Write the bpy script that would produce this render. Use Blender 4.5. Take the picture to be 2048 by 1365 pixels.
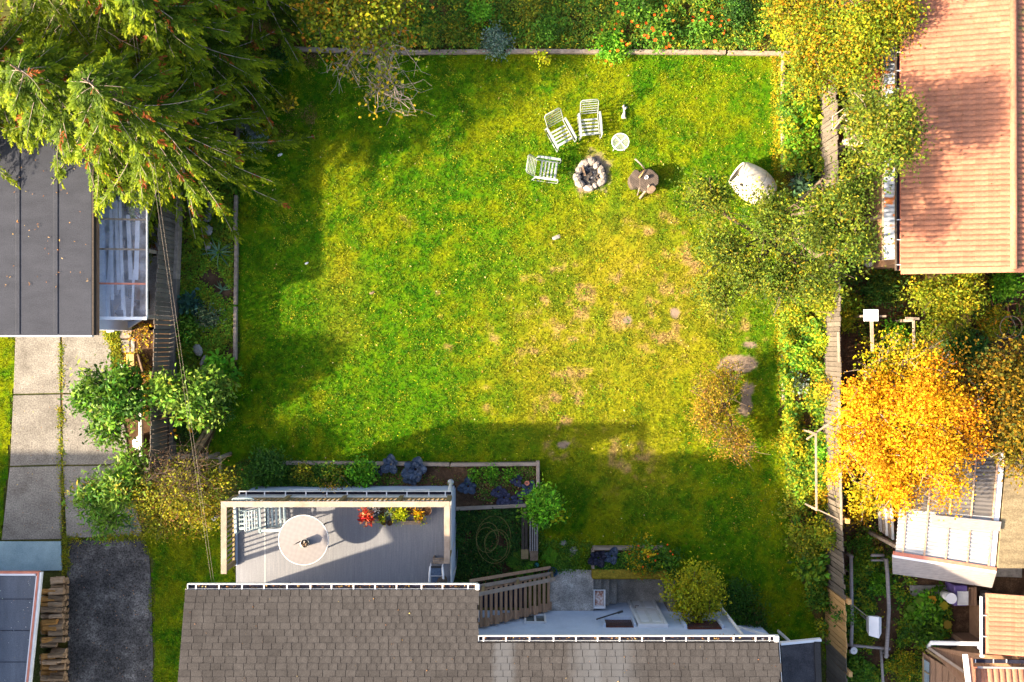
import bpy, math, random
import numpy as np
from mathutils import Vector, Matrix

for o in list(bpy.data.objects):
    bpy.data.objects.remove(o, do_unlink=True)
scene = bpy.context.scene
C = scene.collection

# ------------------------------------------------------------------ camera
CAM_H = 28.0
F = 2016.0                       # focal length in photo pixels (2048 wide)
cam_data = bpy.data.cameras.new('camera')
cam_data.sensor_width = 36.0
cam_data.lens = 36.0 * F / 2048.0
cam_data.clip_start = 0.5
cam_data.clip_end = 600.0
cam = bpy.data.objects.new('camera', cam_data)
C.objects.link(cam)
cam.location = (0, 0, CAM_H)
cam.rotation_euler = (0, 0, 0)
scene.camera = cam

# ------------------------------------------------------------------ light
SUN_EL = math.radians(29.0)
SUN_AZ = (0.952, 0.306)          # direction the light travels over the ground
world = bpy.data.worlds.new('World')
scene.world = world
world.use_nodes = True
wn = world.node_tree
wn.nodes.clear()
sky = wn.nodes.new('ShaderNodeTexSky')
sky.sky_type = 'NISHITA'
sky.sun_disc = False
sky.sun_elevation = SUN_EL
sky.sun_rotation = math.atan2(-SUN_AZ[0], -SUN_AZ[1])
sky.air_density = 0.8
sky.dust_density = 4.0
sky.ozone_density = 0.4
bg = wn.nodes.new('ShaderNodeBackground')
bg.inputs['Strength'].default_value = 0.132
wo = wn.nodes.new('ShaderNodeOutputWorld')
wn.links.new(sky.outputs[0], bg.inputs[0])
wn.links.new(bg.outputs[0], wo.inputs[0])

sun_data = bpy.data.lights.new('sun', 'SUN')
sun_data.energy = 5.0
sun_data.angle = math.radians(1.2)
sun_data.color = (1.0, 0.815, 0.58)
sun = bpy.data.objects.new('sun', sun_data)
C.objects.link(sun)
sd = Vector((SUN_AZ[0] * math.cos(SUN_EL), SUN_AZ[1] * math.cos(SUN_EL), -math.sin(SUN_EL)))
sun.rotation_euler = sd.to_track_quat('-Z', 'Y').to_euler()
sun.location = (-20, -8, 30)

scene.view_settings.view_transform = 'Standard'
scene.view_settings.look = 'None'
scene.view_settings.gamma = 1.0
scene.view_settings.exposure = 2.36
scene.render.resolution_x = 1024
scene.render.resolution_y = 682
scene.render.engine = 'CYCLES'

# ------------------------------------------------------------------ helpers
def W(px, py, z=0.0):
    """world point that stands at height z under photo pixel px, py"""
    k = (CAM_H - z) / F
    return Vector(((px - 1024.0) * k, -(py - 682.5) * k, z))

def G(px, py):
    return ((px - 1024.0) / 72.0, -(py - 682.5) / 72.0)

def rng(seed):
    return np.random.default_rng(seed)

def vnoise(x, y, scale, seed):
    r = rng(seed)
    lat = r.random((64, 64))
    x = np.asarray(x, float) / scale + 1000.3
    y = np.asarray(y, float) / scale + 1000.7
    xi = np.floor(x).astype(int); yi = np.floor(y).astype(int)
    fx = x - xi; fy = y - yi
    fx = fx * fx * (3 - 2 * fx); fy = fy * fy * (3 - 2 * fy)
    a = lat[xi % 64, yi % 64]; b = lat[(xi + 1) % 64, yi % 64]
    c = lat[xi % 64, (yi + 1) % 64]; d = lat[(xi + 1) % 64, (yi + 1) % 64]
    return (a * (1 - fx) + b * fx) * (1 - fy) + (c * (1 - fx) + d * fx) * fy

def fbm(x, y, scale, seed, octv=4):
    t = 0; amp = 1; s = 0
    for i in range(octv):
        t = t + amp * vnoise(x, y, scale / (2 ** i), seed + i * 17)
        s += amp; amp *= 0.55
    return t / s

def inpoly(x, y, poly):
    x = np.asarray(x); y = np.asarray(y)
    inside = np.zeros(x.shape, bool)
    n = len(poly)
    for i in range(n):
        x1, y1 = poly[i]; x2, y2 = poly[(i + 1) % n]
        if y1 == y2:
            continue
        cond = ((y1 > y) != (y2 > y)) & (x < (x2 - x1) * (y - y1) / (y2 - y1) + x1)
        inside ^= cond
    return inside

def pxpoly(pts):
    return [G(*p) for p in pts]

def link(o):
    C.objects.link(o)
    return o

def thing(name, label, cat, loc=(0, 0, 0), rz=0.0, group=None):
    o = link(bpy.data.objects.new(name, None))
    o.empty_display_size = 0.1
    o.location = loc
    o.rotation_euler = (0, 0, rz)
    o['label'] = label
    o['category'] = cat
    if group:
        o['group'] = group
    return o

def tag(o, label, cat, group=None):
    o['label'] = label
    o['category'] = cat
    if group:
        o['group'] = group
    return o

def attach(o, parent, local=False):
    if parent is None:
        return o
    o.parent = parent
    if not local and parent.type == 'EMPTY':
        o.matrix_parent_inverse = (Matrix.Translation(parent.location) @ parent.rotation_euler.to_matrix().to_4x4()).inverted()
    return o

def copy_tree(root, loc, rz, label=None, group=None):
    r = link(root.copy())
    r.location = loc
    r.rotation_euler = (0, 0, rz)
    if label:
        r['label'] = label
    if group:
        r['group'] = group
    for ch in list(root.children):
        c = link(ch.copy()); c.parent = r
        for g in list(ch.children):
            d = link(g.copy()); d.parent = c
    return r

class MB:
    """collects simple shapes into one mesh"""
    def __init__(s):
        s.v = []; s.f = []
    def add(s, vs, fs):
        b = len(s.v)
        s.v += [tuple(x) for x in vs]
        s.f += [tuple(i + b for i in f) for f in fs]
        return s
    def box(s, c, size, rz=0.0, m=None):
        hx, hy, hz = size[0] / 2, size[1] / 2, size[2] / 2
        vs = [Vector((x, y, z)) for x in (-hx, hx) for y in (-hy, hy) for z in (-hz, hz)]
        M = m if m is not None else Matrix.Rotation(rz, 3, 'Z')
        vs = [M @ v + Vector(c) for v in vs]
        return s.add(vs, [(0, 1, 3, 2), (4, 6, 7, 5), (0, 4, 5, 1), (2, 3, 7, 6), (0, 2, 6, 4), (1, 5, 7, 3)])
    def bar(s, p, q, w, h):
        p = Vector(p); q = Vector(q); d = q - p; L = d.length
        if L < 1e-6:
            return s
        x = d / L
        up = Vector((0, 0, 1)) if abs(x.z) < 0.95 else Vector((0, 1, 0))
        y = up.cross(x).normalized(); z = x.cross(y)
        M = Matrix((x, y, z)).transposed()
        return s.box((p + q) / 2, (L, w, h), m=M)
    def tube(s, pts, rad, n=6, cap=True):
        pts = [Vector(p) for p in pts]
        if not hasattr(rad, '__len__'):
            rad = [rad] * len(pts)
        b = len(s.v); k = len(pts)
        ref = None
        for i, p in enumerate(pts):
            t = (pts[min(i + 1, k - 1)] - pts[max(i - 1, 0)])
            t = t.normalized() if t.length > 1e-9 else Vector((0, 0, 1))
            if ref is None:
                ref = Vector((1, 0, 0)) if abs(t.x) < 0.8 else Vector((0, 1, 0))
            u = (ref - t * ref.dot(t))
            u = u.normalized() if u.length > 1e-6 else t.orthogonal().normalized()
            ref = u
            w = t.cross(u)
            for j in range(n):
                a = 2 * math.pi * j / n
                s.v.append(tuple(p + (u * math.cos(a) + w * math.sin(a)) * rad[i]))
        for i in range(k - 1):
            for j in range(n):
                a = b + i * n + j; c = b + i * n + (j + 1) % n
                s.f.append((a, c, c + n, a + n))
        if cap:
            s.f.append(tuple(b + j for j in reversed(range(n))))
            s.f.append(tuple(b + (k - 1) * n + j for j in range(n)))
        return s
    def cyl(s, c, r, h, n=16, r2=None):
        r2 = r if r2 is None else r2
        c = Vector(c)
        return s.tube([c, c + Vector((0, 0, h))], [r, r2], n)
    def prism(s, poly, z0, z1):
        n = len(poly)
        vs = [(x, y, z0) for x, y in poly] + [(x, y, z1) for x, y in poly]
        fs = [tuple(reversed(range(n))), tuple(range(n, 2 * n))]
        fs += [(i, (i + 1) % n, n + (i + 1) % n, n + i) for i in range(n)]
        return s.add(vs, fs)
    def lathe(s, prof, n=24, c=(0, 0, 0)):
        b = len(s.v); c = Vector(c)
        for r, z in prof:
            for j in range(n):
                a = 2 * math.pi * j / n
                s.v.append((c.x + r * math.cos(a), c.y + r * math.sin(a), c.z + z))
        for i in range(len(prof) - 1):
            for j in range(n):
                a = b + i * n + j; d = b + i * n + (j + 1) % n
                s.f.append((a, d, d + n, a + n))
        return s
    def mesh(s, name, mat, smooth=False):
        me = bpy.data.meshes.new(name)
        me.from_pydata(s.v, [], s.f)
        if mat:
            me.materials.append(mat)
        if smooth:
            me.polygons.foreach_set('use_smooth', [True] * len(me.polygons))
        me.update()
        return me
    def build(s, name, mat, parent=None, smooth=False, local=False, bevel=0.0):
        o = link(bpy.data.objects.new(name, s.mesh(name, mat, smooth)))
        if bevel:
            bm = o.modifiers.new('bevel', 'BEVEL'); bm.width = bevel; bm.segments = 1; bm.limit_method = 'ANGLE'
        return attach(o, parent, local)

def inst(name, me, parent, loc, rot=(0, 0, 0), scale=(1, 1, 1), local=False):
    o = link(bpy.data.objects.new(name, me))
    o.location = loc; o.rotation_euler = rot; o.scale = scale
    return attach(o, parent, local)

def structure(o):
    o['kind'] = 'structure'
    return o

# ------------------------------------------------------------------ materials
def new_mat(name):
    m = bpy.data.materials.new(name)
    m.use_nodes = True
    nt = m.node_tree
    nt.nodes.clear()
    out = nt.nodes.new('ShaderNodeOutputMaterial')
    b = nt.nodes.new('ShaderNodeBsdfPrincipled')
    nt.links.new(b.outputs[0], out.inputs[0])
    return m, nt, b, out

def ramp(nt, fac, stops):
    r = nt.nodes.new('ShaderNodeValToRGB')
    while len(r.color_ramp.elements) < len(stops):
        r.color_ramp.elements.new(0.5)
    for e, (p, c) in zip(r.color_ramp.elements, stops):
        e.position = p; e.color = (*c, 1)
    nt.links.new(fac, r.inputs[0])
    return r

def noise(nt, scale, detail=4, rough=0.6, stretch=None):
    tc = nt.nodes.new('ShaderNodeTexCoord')
    src = tc.outputs['Object']
    if stretch:
        mp = nt.nodes.new('ShaderNodeMapping')
        mp.inputs['Scale'].default_value = stretch
        nt.links.new(src, mp.inputs[0]); src = mp.outputs[0]
    n = nt.nodes.new('ShaderNodeTexNoise')
    n.inputs['Scale'].default_value = scale
    n.inputs['Detail'].default_value = detail
    n.inputs['Roughness'].default_value = rough
    nt.links.new(src, n.inputs['Vector'])
    return n

def randval(nt):
    oi = nt.nodes.new('ShaderNodeObjectInfo')
    ge = nt.nodes.new('ShaderNodeNewGeometry')
    ad = nt.nodes.new('ShaderNodeMath'); ad.operation = 'ADD'
    nt.links.new(oi.outputs['Random'], ad.inputs[0])
    nt.links.new(ge.outputs['Random Per Island'], ad.inputs[1])
    fr = nt.nodes.new('ShaderNodeMath'); fr.operation = 'FRACT'
    nt.links.new(ad.outputs[0], fr.inputs[0])
    return fr.outputs[0]

def mixcol(nt, fac, a, b, mode='MIX'):
    m = nt.nodes.new('ShaderNodeMix'); m.data_type = 'RGBA'; m.blend_type = mode
    for sock, v in ((m.inputs[0], fac), (m.inputs[6], a), (m.inputs[7], b)):
        if hasattr(v, 'links'):
            nt.links.new(v, sock)
        elif isinstance(v, (int, float)):
            sock.default_value = v
        else:
            sock.default_value = (*v, 1)
    return m.outputs[2]

def bump(nt, b, src, strength, dist=0.01):
    bp = nt.nodes.new('ShaderNodeBump')
    bp.inputs['Strength'].default_value = strength
    bp.inputs['Distance'].default_value = dist
    nt.links.new(src, bp.inputs['Height'])
    nt.links.new(bp.outputs[0], b.inputs['Normal'])

def M_noise(name, stops, scale=6, rough=0.85, detail=5, stretch=None, bmp=0.4, bdist=0.01, rand=0.0, spec=0.3, fine=None, metal=0.0):
    """noise-ramped surface; rand darkens/lightens each piece; fine adds a small-scale grain"""
    m, nt, b, out = new_mat(name)
    n = noise(nt, scale, detail, 0.65, stretch)
    col = ramp(nt, n.outputs[0], stops).outputs[0]
    if fine:
        n2 = noise(nt, fine[0], 2, 0.7)
        r2 = ramp(nt, n2.outputs[0], [(0.3, (1 - fine[1],) * 3), (0.7, (1 + fine[1],) * 3)])
        col = mixcol(nt, 1.0, col, r2.outputs[0], 'MULTIPLY')
    if rand:
        rv = randval(nt)
        r3 = ramp(nt, rv, [(0, (1 - rand,) * 3), (1, (1 + rand,) * 3)])
        col = mixcol(nt, 1.0, col, r3.outputs[0], 'MULTIPLY')
    nt.links.new(col, b.inputs['Base Color'])
    b.inputs['Roughness'].default_value = rough
    b.inputs['Specular IOR Level'].default_value = spec
    b.inputs['Metallic'].default_value = metal
    if bmp:
        bump(nt, b, n.outputs[0], bmp, bdist)
    return m

def M_leaf(name, trans=0.35, rough=0.6, spec=0.12):
    """leaf colour comes from each leaf's own colour attribute"""
    m, nt, b, out = new_mat(name)
    at = nt.nodes.new('ShaderNodeAttribute'); at.attribute_name = 'col'
    nt.links.new(at.outputs['Color'], b.inputs['Base Color'])
    b.inputs['Roughness'].default_value = rough
    b.inputs['Specular IOR Level'].default_value = spec
    if trans:
        t = nt.nodes.new('ShaderNodeBsdfTranslucent')
        nt.links.new(at.outputs['Color'], t.inputs[0])
        mx = nt.nodes.new('ShaderNodeMixShader'); mx.inputs[0].default_value = trans
        nt.links.new(b.outputs[0], mx.inputs[1]); nt.links.new(t.outputs[0], mx.inputs[2])
        nt.links.new(mx.outputs[0], out.inputs[0])
    return m

def wood(name, dark, light, scale=5, rand=0.18, stretch=(1, 12, 12), **k):
    return M_noise(name, [(0.25, dark), (0.7, light)], scale, stretch=stretch, rand=rand, bmp=0.3, **k)

LEAF = M_leaf('leaf', 0.48)
PETAL = M_leaf('petal', 0.2, 0.6, 0.1)
GRASS = M_leaf('grass_blade', 0.3, 0.7, 0.12)
WAXLEAF = M_leaf('waxy_leaf', 0.3, 0.5, 0.12)
M_attr_ground = M_leaf('turf', 0.0, 1.0, 0.0)
SOIL = M_noise('soil', [(0.25, (0.0225, 0.0125, 0.0075)), (0.55, (0.06875, 0.04, 0.0225)), (0.8, (0.15, 0.09375, 0.0525))], 3.5, 0.95, 8, bmp=1.0, bdist=0.03, fine=(45, 0.5), spec=0.05)
LITTER = M_noise('leaf_litter', [(0.25, (0.024, 0.0168, 0.0084)), (0.5, (0.066, 0.054, 0.0144)), (0.75, (0.156, 0.084, 0.03))], 4.5, 0.95, 8, bmp=1.0, bdist=0.03, fine=(38, 0.6), spec=0.05)
GROUND = M_noise('ground', [(0.3, (0.02, 0.035, 0.008)), (0.6, (0.06, 0.06, 0.015)), (0.8, (0.11, 0.075, 0.03))], 0.8, 0.95, 8, bmp=0.8, bdist=0.05, fine=(20, 0.4), spec=0.05)
CONC = M_noise('concrete', [(0.25, (0.088, 0.080, 0.069)), (0.55, (0.152, 0.141, 0.124)), (0.8, (0.198, 0.186, 0.163))], 1.6, 0.95, 8, bmp=0.3, fine=(26, 0.4), rand=0.1, spec=0.1)
AGG = M_noise('aggregate_concrete', [(0.25, (0.1215, 0.1142, 0.1021)), (0.6, (0.3645, 0.3402, 0.3038)), (0.8, (0.5832, 0.5468, 0.486))], 2.2, 0.95, 9, bmp=0.5, fine=(48, 0.55), spec=0.1)
BLUECONC = M_noise('blue_painted_concrete', [(0.3, (0.14, 0.21, 0.24)), (0.7, (0.22, 0.31, 0.34))], 2.0, 0.9, 8, bmp=0.2, fine=(40, 0.15), spec=0.1)
ASPH = M_noise('asphalt', [(0.28, (0.01508, 0.01508, 0.01624)), (0.5, (0.04408, 0.04292, 0.04292)), (0.72, (0.1276, 0.1241, 0.1206))], 1.3, 0.95, 9, bmp=0.4, fine=(26, 0.8), spec=0.15)
FELT = M_noise('roofing_felt', [(0.3, (0.0165, 0.019, 0.0265)), (0.7, (0.027, 0.030, 0.040))], 1.2, 0.85, 8, stretch=(1.2, 2.6, 1), bmp=0.35, fine=(45, 0.35), spec=0.2)
CARFELT = M_noise('carport_membrane', [(0.3, (0.045, 0.052, 0.064)), (0.55, (0.075, 0.085, 0.102)), (0.8, (0.13, 0.145, 0.165))], 0.8, 0.6, 7, stretch=(2.2, 0.35, 1), bmp=0.15, fine=(60, 0.3), spec=0.3)
SHING = M_noise('asphalt_shingle', [(0.25, (0.115, 0.086, 0.072)), (0.55, (0.165, 0.125, 0.104)), (0.8, (0.205, 0.16, 0.135))], 2.5, 0.95, 7, bmp=0.3, fine=(45, 0.28), rand=0.17, spec=0.08)
SHINGPALE = M_noise('weathered_pale_shingle', [(0.25, (0.24, 0.21, 0.19)), (0.8, (0.36, 0.33, 0.31))], 2.5, 0.95, 7, bmp=0.3, fine=(45, 0.25), rand=0.12, spec=0.08)
SHINGDARK = M_noise('dark_shingle', [(0.25, (0.022, 0.022, 0.025)), (0.8, (0.06, 0.058, 0.062))], 4.5, 0.95, 8, bmp=0.4, fine=(45, 0.35), rand=0.2, spec=0.08)
def streaked_shingle():
    m, nt, b, out = new_mat('asphalt_shingle')
    n = noise(nt, 2.5, 7, 0.65)
    geo = nt.nodes.new('ShaderNodeNewGeometry')
    sx = nt.nodes.new('ShaderNodeSeparateXYZ'); nt.links.new(geo.outputs['Position'], sx.inputs[0])
    col = ramp(nt, n.outputs[0], [(0.25, (0.027, 0.0245, 0.0235)), (0.55, (0.038, 0.035, 0.0335)), (0.8, (0.049, 0.0455, 0.0435))]).outputs[0]
    n2 = noise(nt, 45, 2, 0.7)
    col = mixcol(nt, 1.0, col, ramp(nt, n2.outputs[0], [(0.3, (0.72,) * 3), (0.7, (1.28,) * 3)]).outputs[0], 'MULTIPLY')
    col = mixcol(nt, 1.0, col, ramp(nt, randval(nt), [(0, (0.88,) * 3), (1, (1.12,) * 3)]).outputs[0], 'MULTIPLY')
    # weathering stains that run down the slope in two bands
    stain = ramp(nt, sx.outputs['X'], [(0, (0,) * 3), (1, (0,) * 3)])
    mr = nt.nodes.new('ShaderNodeMapRange'); mr.inputs[1].default_value = -1.0; mr.inputs[2].default_value = 4.0
    nt.links.new(sx.outputs['X'], mr.inputs[0]); nt.links.new(mr.outputs[0], stain.inputs[0])
    el = stain.color_ramp.elements
    for x_, v in ((-0.25, 0), (-0.08, 0.7), (0.18, 0.7), (0.36, 0), (1.45, 0), (1.75, 0.5), (2.15, 0.8), (2.3, 0.4), (2.7, 0.7), (3.05, 0.15), (3.4, 0)):
        e = el.new((x_ + 1.0) / 5.0); e.color = (v, v, v, 1)
    ysel = nt.nodes.new('ShaderNodeMath'); ysel.operation = 'LESS_THAN'; ysel.inputs[1].default_value = -6.7
    nt.links.new(sx.outputs['Y'], ysel.inputs[0])
    n3 = noise(nt, 3.0, 5, 0.7)
    gr = nt.nodes.new('ShaderNodeMath'); gr.operation = 'MULTIPLY_ADD'; gr.inputs[1].default_value = 0.45
    nt.links.new(n3.outputs[0], gr.inputs[0]); nt.links.new(sx.outputs['X'], gr.inputs[2])
    nt.links.new(gr.outputs[0], mr.inputs[0])
    sf = nt.nodes.new('ShaderNodeMath'); sf.operation = 'MULTIPLY'
    nt.links.new(stain.outputs[0], sf.inputs[0]); nt.links.new(ysel.outputs[0], sf.inputs[1])
    col = mixcol(nt, sf.outputs[0], col, (0.072, 0.075, 0.08))
    nt.links.new(col, b.inputs['Base Color']); b.inputs['Roughness'].default_value = 0.95; b.inputs['Specular IOR Level'].default_value = 0.08
    bump(nt, b, n.outputs[0], 0.3)
    return m
SHING = streaked_shingle()
GAP = M_noise('shingle_underlay', [(0.3, (0.015, 0.013, 0.012)), (0.7, (0.03, 0.026, 0.023))], 8, 1.0, 3, bmp=0.0, spec=0.0)
TILE = M_noise('terracotta_tile', [(0.2, (0.20, 0.083, 0.053)), (0.5, (0.25, 0.111, 0.066)), (0.8, (0.295, 0.146, 0.082))], 1.1, 0.8, 8, bmp=0.2, fine=(18, 0.2), rand=0.14, spec=0.15)
TILEMOSS = M_noise('mossy_terracotta_tile', [(0.35, (0.088, 0.0968, 0.0308)), (0.5, (0.2376, 0.0968, 0.0572)), (0.8, (0.2904, 0.1188, 0.0704))], 3.0, 0.85, 8, bmp=0.25, fine=(26, 0.2), rand=0.1, spec=0.2)
WHITE = M_noise('white_paint', [(0.3, (0.504, 0.5112, 0.5184)), (0.7, (0.576, 0.576, 0.576))], 3, 0.45, 5, bmp=0.05, spec=0.4)
OFFWHITE = M_noise('weathered_white_paint', [(0.25, (0.39, 0.39, 0.3666)), (0.7, (0.5772, 0.5694, 0.546))], 5, 0.6, 6, bmp=0.15, spec=0.3)
DARKGUT = M_noise('gutter_dirt_and_stair_shade', [(0.3, (0.006, 0.006, 0.012)), (0.6, (0.018, 0.018, 0.03)), (0.8, (0.09, 0.05, 0.03))], 5, 0.9, 6, bmp=0.5, spec=0.1)
SIDING = M_noise('blue_grey_siding', [(0.3, (0.3105, 0.3622, 0.4427)), (0.7, (0.4025, 0.46, 0.5462))], 1.2, 0.6, 6, bmp=0.05, fine=(30, 0.06), spec=0.3)
DECKF = M_noise('grey_vinyl_deck', [(0.3, (0.1104, 0.115, 0.1288)), (0.7, (0.161, 0.1656, 0.1794))], 2.2, 0.7, 8, stretch=(16, 0.8, 1), bmp=0.1, fine=(30, 0.12), spec=0.2)
RAILW = wood('sun_bleached_cedar', (0.1581, 0.1162, 0.0837), (0.2604, 0.2093, 0.1628), 4, 0.08, stretch=(1, 1, 1))
POSTW = wood('treated_post', (0.11, 0.075, 0.03), (0.22, 0.16, 0.075), 6, 0.12)
STAIRW = wood('brown_stained_wood', (0.1885, 0.1093, 0.06032), (0.377, 0.2356, 0.1414), 6, 0.15, stretch=(10, 1, 10))
TIMB = wood('weathered_timber', (0.104, 0.076, 0.052), (0.272, 0.216, 0.164), 5, 0.15, stretch=(2, 2, 2))
GREYB = wood('grey_fence_board', (0.06, 0.048, 0.036), (0.155, 0.125, 0.095), 7, 0.28, stretch=(8, 8, 1))
PALEB = wood('pale_fence_board', (0.05357, 0.04375, 0.03348), (0.1205, 0.1004, 0.07812), 6, 0.25, stretch=(8, 8, 1))
NEWB = wood('new_cedar_board', (0.294, 0.161, 0.0525), (0.42, 0.252, 0.098), 5, 0.10, stretch=(8, 8, 1))
DARKB = wood('dark_board', (0.02, 0.015, 0.011), (0.065, 0.048, 0.035), 6, 0.25)
BROWNW = wood('brown_cladding', (0.153, 0.08075, 0.0425), (0.255, 0.1487, 0.085), 5, 0.14, stretch=(10, 1, 1))
GREYP = wood('grey_plywood', (0.136, 0.1232, 0.119), (0.289, 0.2592, 0.2422), 4, 0.05, stretch=(1.5, 14, 1))
BARK = M_noise('bark', [(0.3, (0.05, 0.035, 0.024)), (0.7, (0.17, 0.125, 0.09))], 9, 0.95, 6, stretch=(3, 3, 0.7), bmp=0.7, bdist=0.02, spec=0.05)
PALEBARK = M_noise('pale_bark', [(0.3, (0.17, 0.125, 0.09)), (0.7, (0.40, 0.33, 0.26))], 9, 0.9, 6, bmp=0.5, spec=0.05)
REDBARK = M_noise('cedar_bark', [(0.3, (0.09, 0.05, 0.03)), (0.7, (0.26, 0.18, 0.125))], 9, 0.9, 6, bmp=0.5, spec=0.05)
STONE = M_noise('stone', [(0.25, (0.119, 0.1015, 0.084)), (0.55, (0.252, 0.217, 0.182)), (0.8, (0.364, 0.315, 0.259))], 5, 0.9, 8, bmp=0.6, bdist=0.02, rand=0.25, spec=0.15)
GREYSTONE = M_noise('grey_stone', [(0.25, (0.099, 0.0935, 0.0825)), (0.7, (0.286, 0.264, 0.2365))], 6, 0.9, 8, bmp=0.6, bdist=0.02, rand=0.2, spec=0.1)
ASH = M_noise('ash', [(0.3, (0.006, 0.006, 0.007)), (0.55, (0.03, 0.03, 0.032)), (0.75, (0.30, 0.29, 0.28))], 9, 1.0, 8, bmp=1.0, bdist=0.04, fine=(40, 0.5), spec=0.02)
CHAR = M_noise('charred_wood', [(0.3, (0.015, 0.013, 0.012)), (0.7, (0.10, 0.08, 0.065))], 12, 0.9, 6, bmp=0.6, spec=0.1)
CHAIRM = M_noise('pale_green_chair_plastic', [(0.3, (0.1632, 0.1904, 0.1768)), (0.7, (0.2856, 0.306, 0.2856))], 6, 0.5, 6, bmp=0.1, rand=0.06, spec=0.4)
BLUECHAIR = M_noise('faded_blue_chair_plastic', [(0.3, (0.15, 0.21, 0.2175)), (0.7, (0.285, 0.345, 0.345))], 6, 0.5, 6, bmp=0.1, rand=0.12, spec=0.4)
CREAM = M_noise('cream_fibreglass', [(0.25, (0.248, 0.2108, 0.1488)), (0.5, (0.4092, 0.372, 0.2976)), (0.8, (0.465, 0.434, 0.372))], 2.4, 0.45, 5, bmp=0.03, fine=(9, 0.05), spec=0.35)
CUTWOOD = M_noise('cut_wood', [(0.3, (0.09, 0.06, 0.039)), (0.7, (0.21, 0.15, 0.102))], 10, 0.9, 6, bmp=0.4, spec=0.05)
LOGS = M_noise('split_firewood', [(0.25, (0.1, 0.0625, 0.0375)), (0.5, (0.2125, 0.1438, 0.0875)), (0.8, (0.35, 0.25, 0.1625))], 6, 0.9, 6, stretch=(1, 5, 5), bmp=0.6, rand=0.45, spec=0.05)
LOGSO = M_noise('orange_split_firewood', [(0.25, (0.17, 0.075, 0.02)), (0.7, (0.36, 0.19, 0.06))], 6, 0.9, 6, stretch=(1, 5, 5), bmp=0.6, rand=0.35, spec=0.05)
MOSS = M_noise('moss', [(0.3, (0.0975, 0.078, 0.0104)), (0.7, (0.286, 0.208, 0.026))], 9, 1.0, 8, bmp=1.0, bdist=0.02, fine=(40, 0.4), spec=0.02)
REDBR = M_noise('red_brown_curtain', [(0.3, (0.06, 0.012, 0.006)), (0.7, (0.13, 0.03, 0.015))], 10, 0.6, 5, bmp=0.1, spec=0.3)
POT = M_noise('plant_pot', [(0.3, (0.03, 0.018, 0.012)), (0.7, (0.09, 0.045, 0.03))], 5, 0.6, 4, bmp=0.1, rand=0.3, spec=0.3)
NAVY = M_noise('navy_fabric', [(0.3, (0.03, 0.05, 0.085)), (0.7, (0.07, 0.10, 0.15))], 20, 0.8, 4, bmp=0.2, spec=0.2)
STEEL = M_noise('dull_steel', [(0.3, (0.25, 0.24, 0.22)), (0.7, (0.48, 0.46, 0.42))], 8, 0.35, 5, bmp=0.05, metal=0.8)
BLACKM = M_noise('black_metal', [(0.3, (0.01, 0.01, 0.011)), (0.7, (0.03, 0.03, 0.032))], 8, 0.4, 4, bmp=0.05, spec=0.4)
TEAL = M_noise('teal_plastic', [(0.3, (0.008, 0.08, 0.085)), (0.7, (0.015, 0.14, 0.14))], 8, 0.4, 4, bmp=0.05, spec=0.4)
BLUEPL = M_noise('blue_plastic', [(0.3, (0.015, 0.06, 0.12)), (0.7, (0.03, 0.10, 0.18))], 8, 0.4, 4, bmp=0.05, spec=0.4)
PURPLE = M_noise('purple_plastic', [(0.3, (0.07, 0.05, 0.16)), (0.7, (0.13, 0.09, 0.26))], 8, 0.4, 4, bmp=0.05, spec=0.4)
ORANGEPL = M_noise('orange_twine', [(0.3, (0.40, 0.20, 0.02)), (0.7, (0.55, 0.32, 0.05))], 8, 0.5, 4, bmp=0.05, spec=0.3)
HOSE = M_noise('faded_garden_hose', [(0.3, (0.13, 0.11, 0.02)), (0.7, (0.24, 0.19, 0.05))], 8, 0.5, 4, bmp=0.05, spec=0.3)
CABLE = M_noise('cable_sheath', [(0.3, (0.14, 0.11, 0.085)), (0.7, (0.22, 0.18, 0.14))], 8, 0.7, 3, bmp=0.0, spec=0.1)
REDTRIM = M_noise('faded_red_trim', [(0.3, (0.336, 0.112, 0.072)), (0.7, (0.464, 0.176, 0.112))], 6, 0.7, 5, bmp=0.1, spec=0.2)
YARD = M_noise('dry_gravel_yard', [(0.25, (0.08092, 0.06188, 0.03808)), (0.55, (0.1618, 0.1285, 0.07616)), (0.8, (0.1999, 0.1666, 0.1047))], 1.8, 0.95, 8, stretch=(0.6, 3, 1), bmp=0.4, fine=(30, 0.3), spec=0.05)
SACK = M_noise('white_sack', [(0.3, (0.315, 0.28, 0.231)), (0.7, (0.476, 0.441, 0.385))], 9, 0.8, 6, bmp=0.5, bdist=0.02, spec=0.1)

def zinc_material():
    m, nt, b, out = new_mat('rusty_corrugated_zinc')
    n = noise(nt, 2.2, 6, 0.6, (1.0, 1.6, 1))
    c = ramp(nt, n.outputs[0], [(0.46, (0.20, 0.23, 0.28)), (0.55, (0.15, 0.16, 0.18)), (0.575, (0.24, 0.07, 0.015)), (0.8, (0.33, 0.11, 0.02))])
    nt.links.new(c.outputs[0], b.inputs['Base Color'])
    r = ramp(nt, n.outputs[0], [(0.5, (0.35,) * 3), (0.62, (0.9,) * 3)])
    nt.links.new(r.outputs[0], b.inputs['Roughness'])
    mt = ramp(nt, n.outputs[0], [(0.5, (0.25,) * 3), (0.6, (0.0,) * 3)])
    nt.links.new(mt.outputs[0], b.inputs['Metallic'])
    return m
ZINC = zinc_material()

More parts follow.
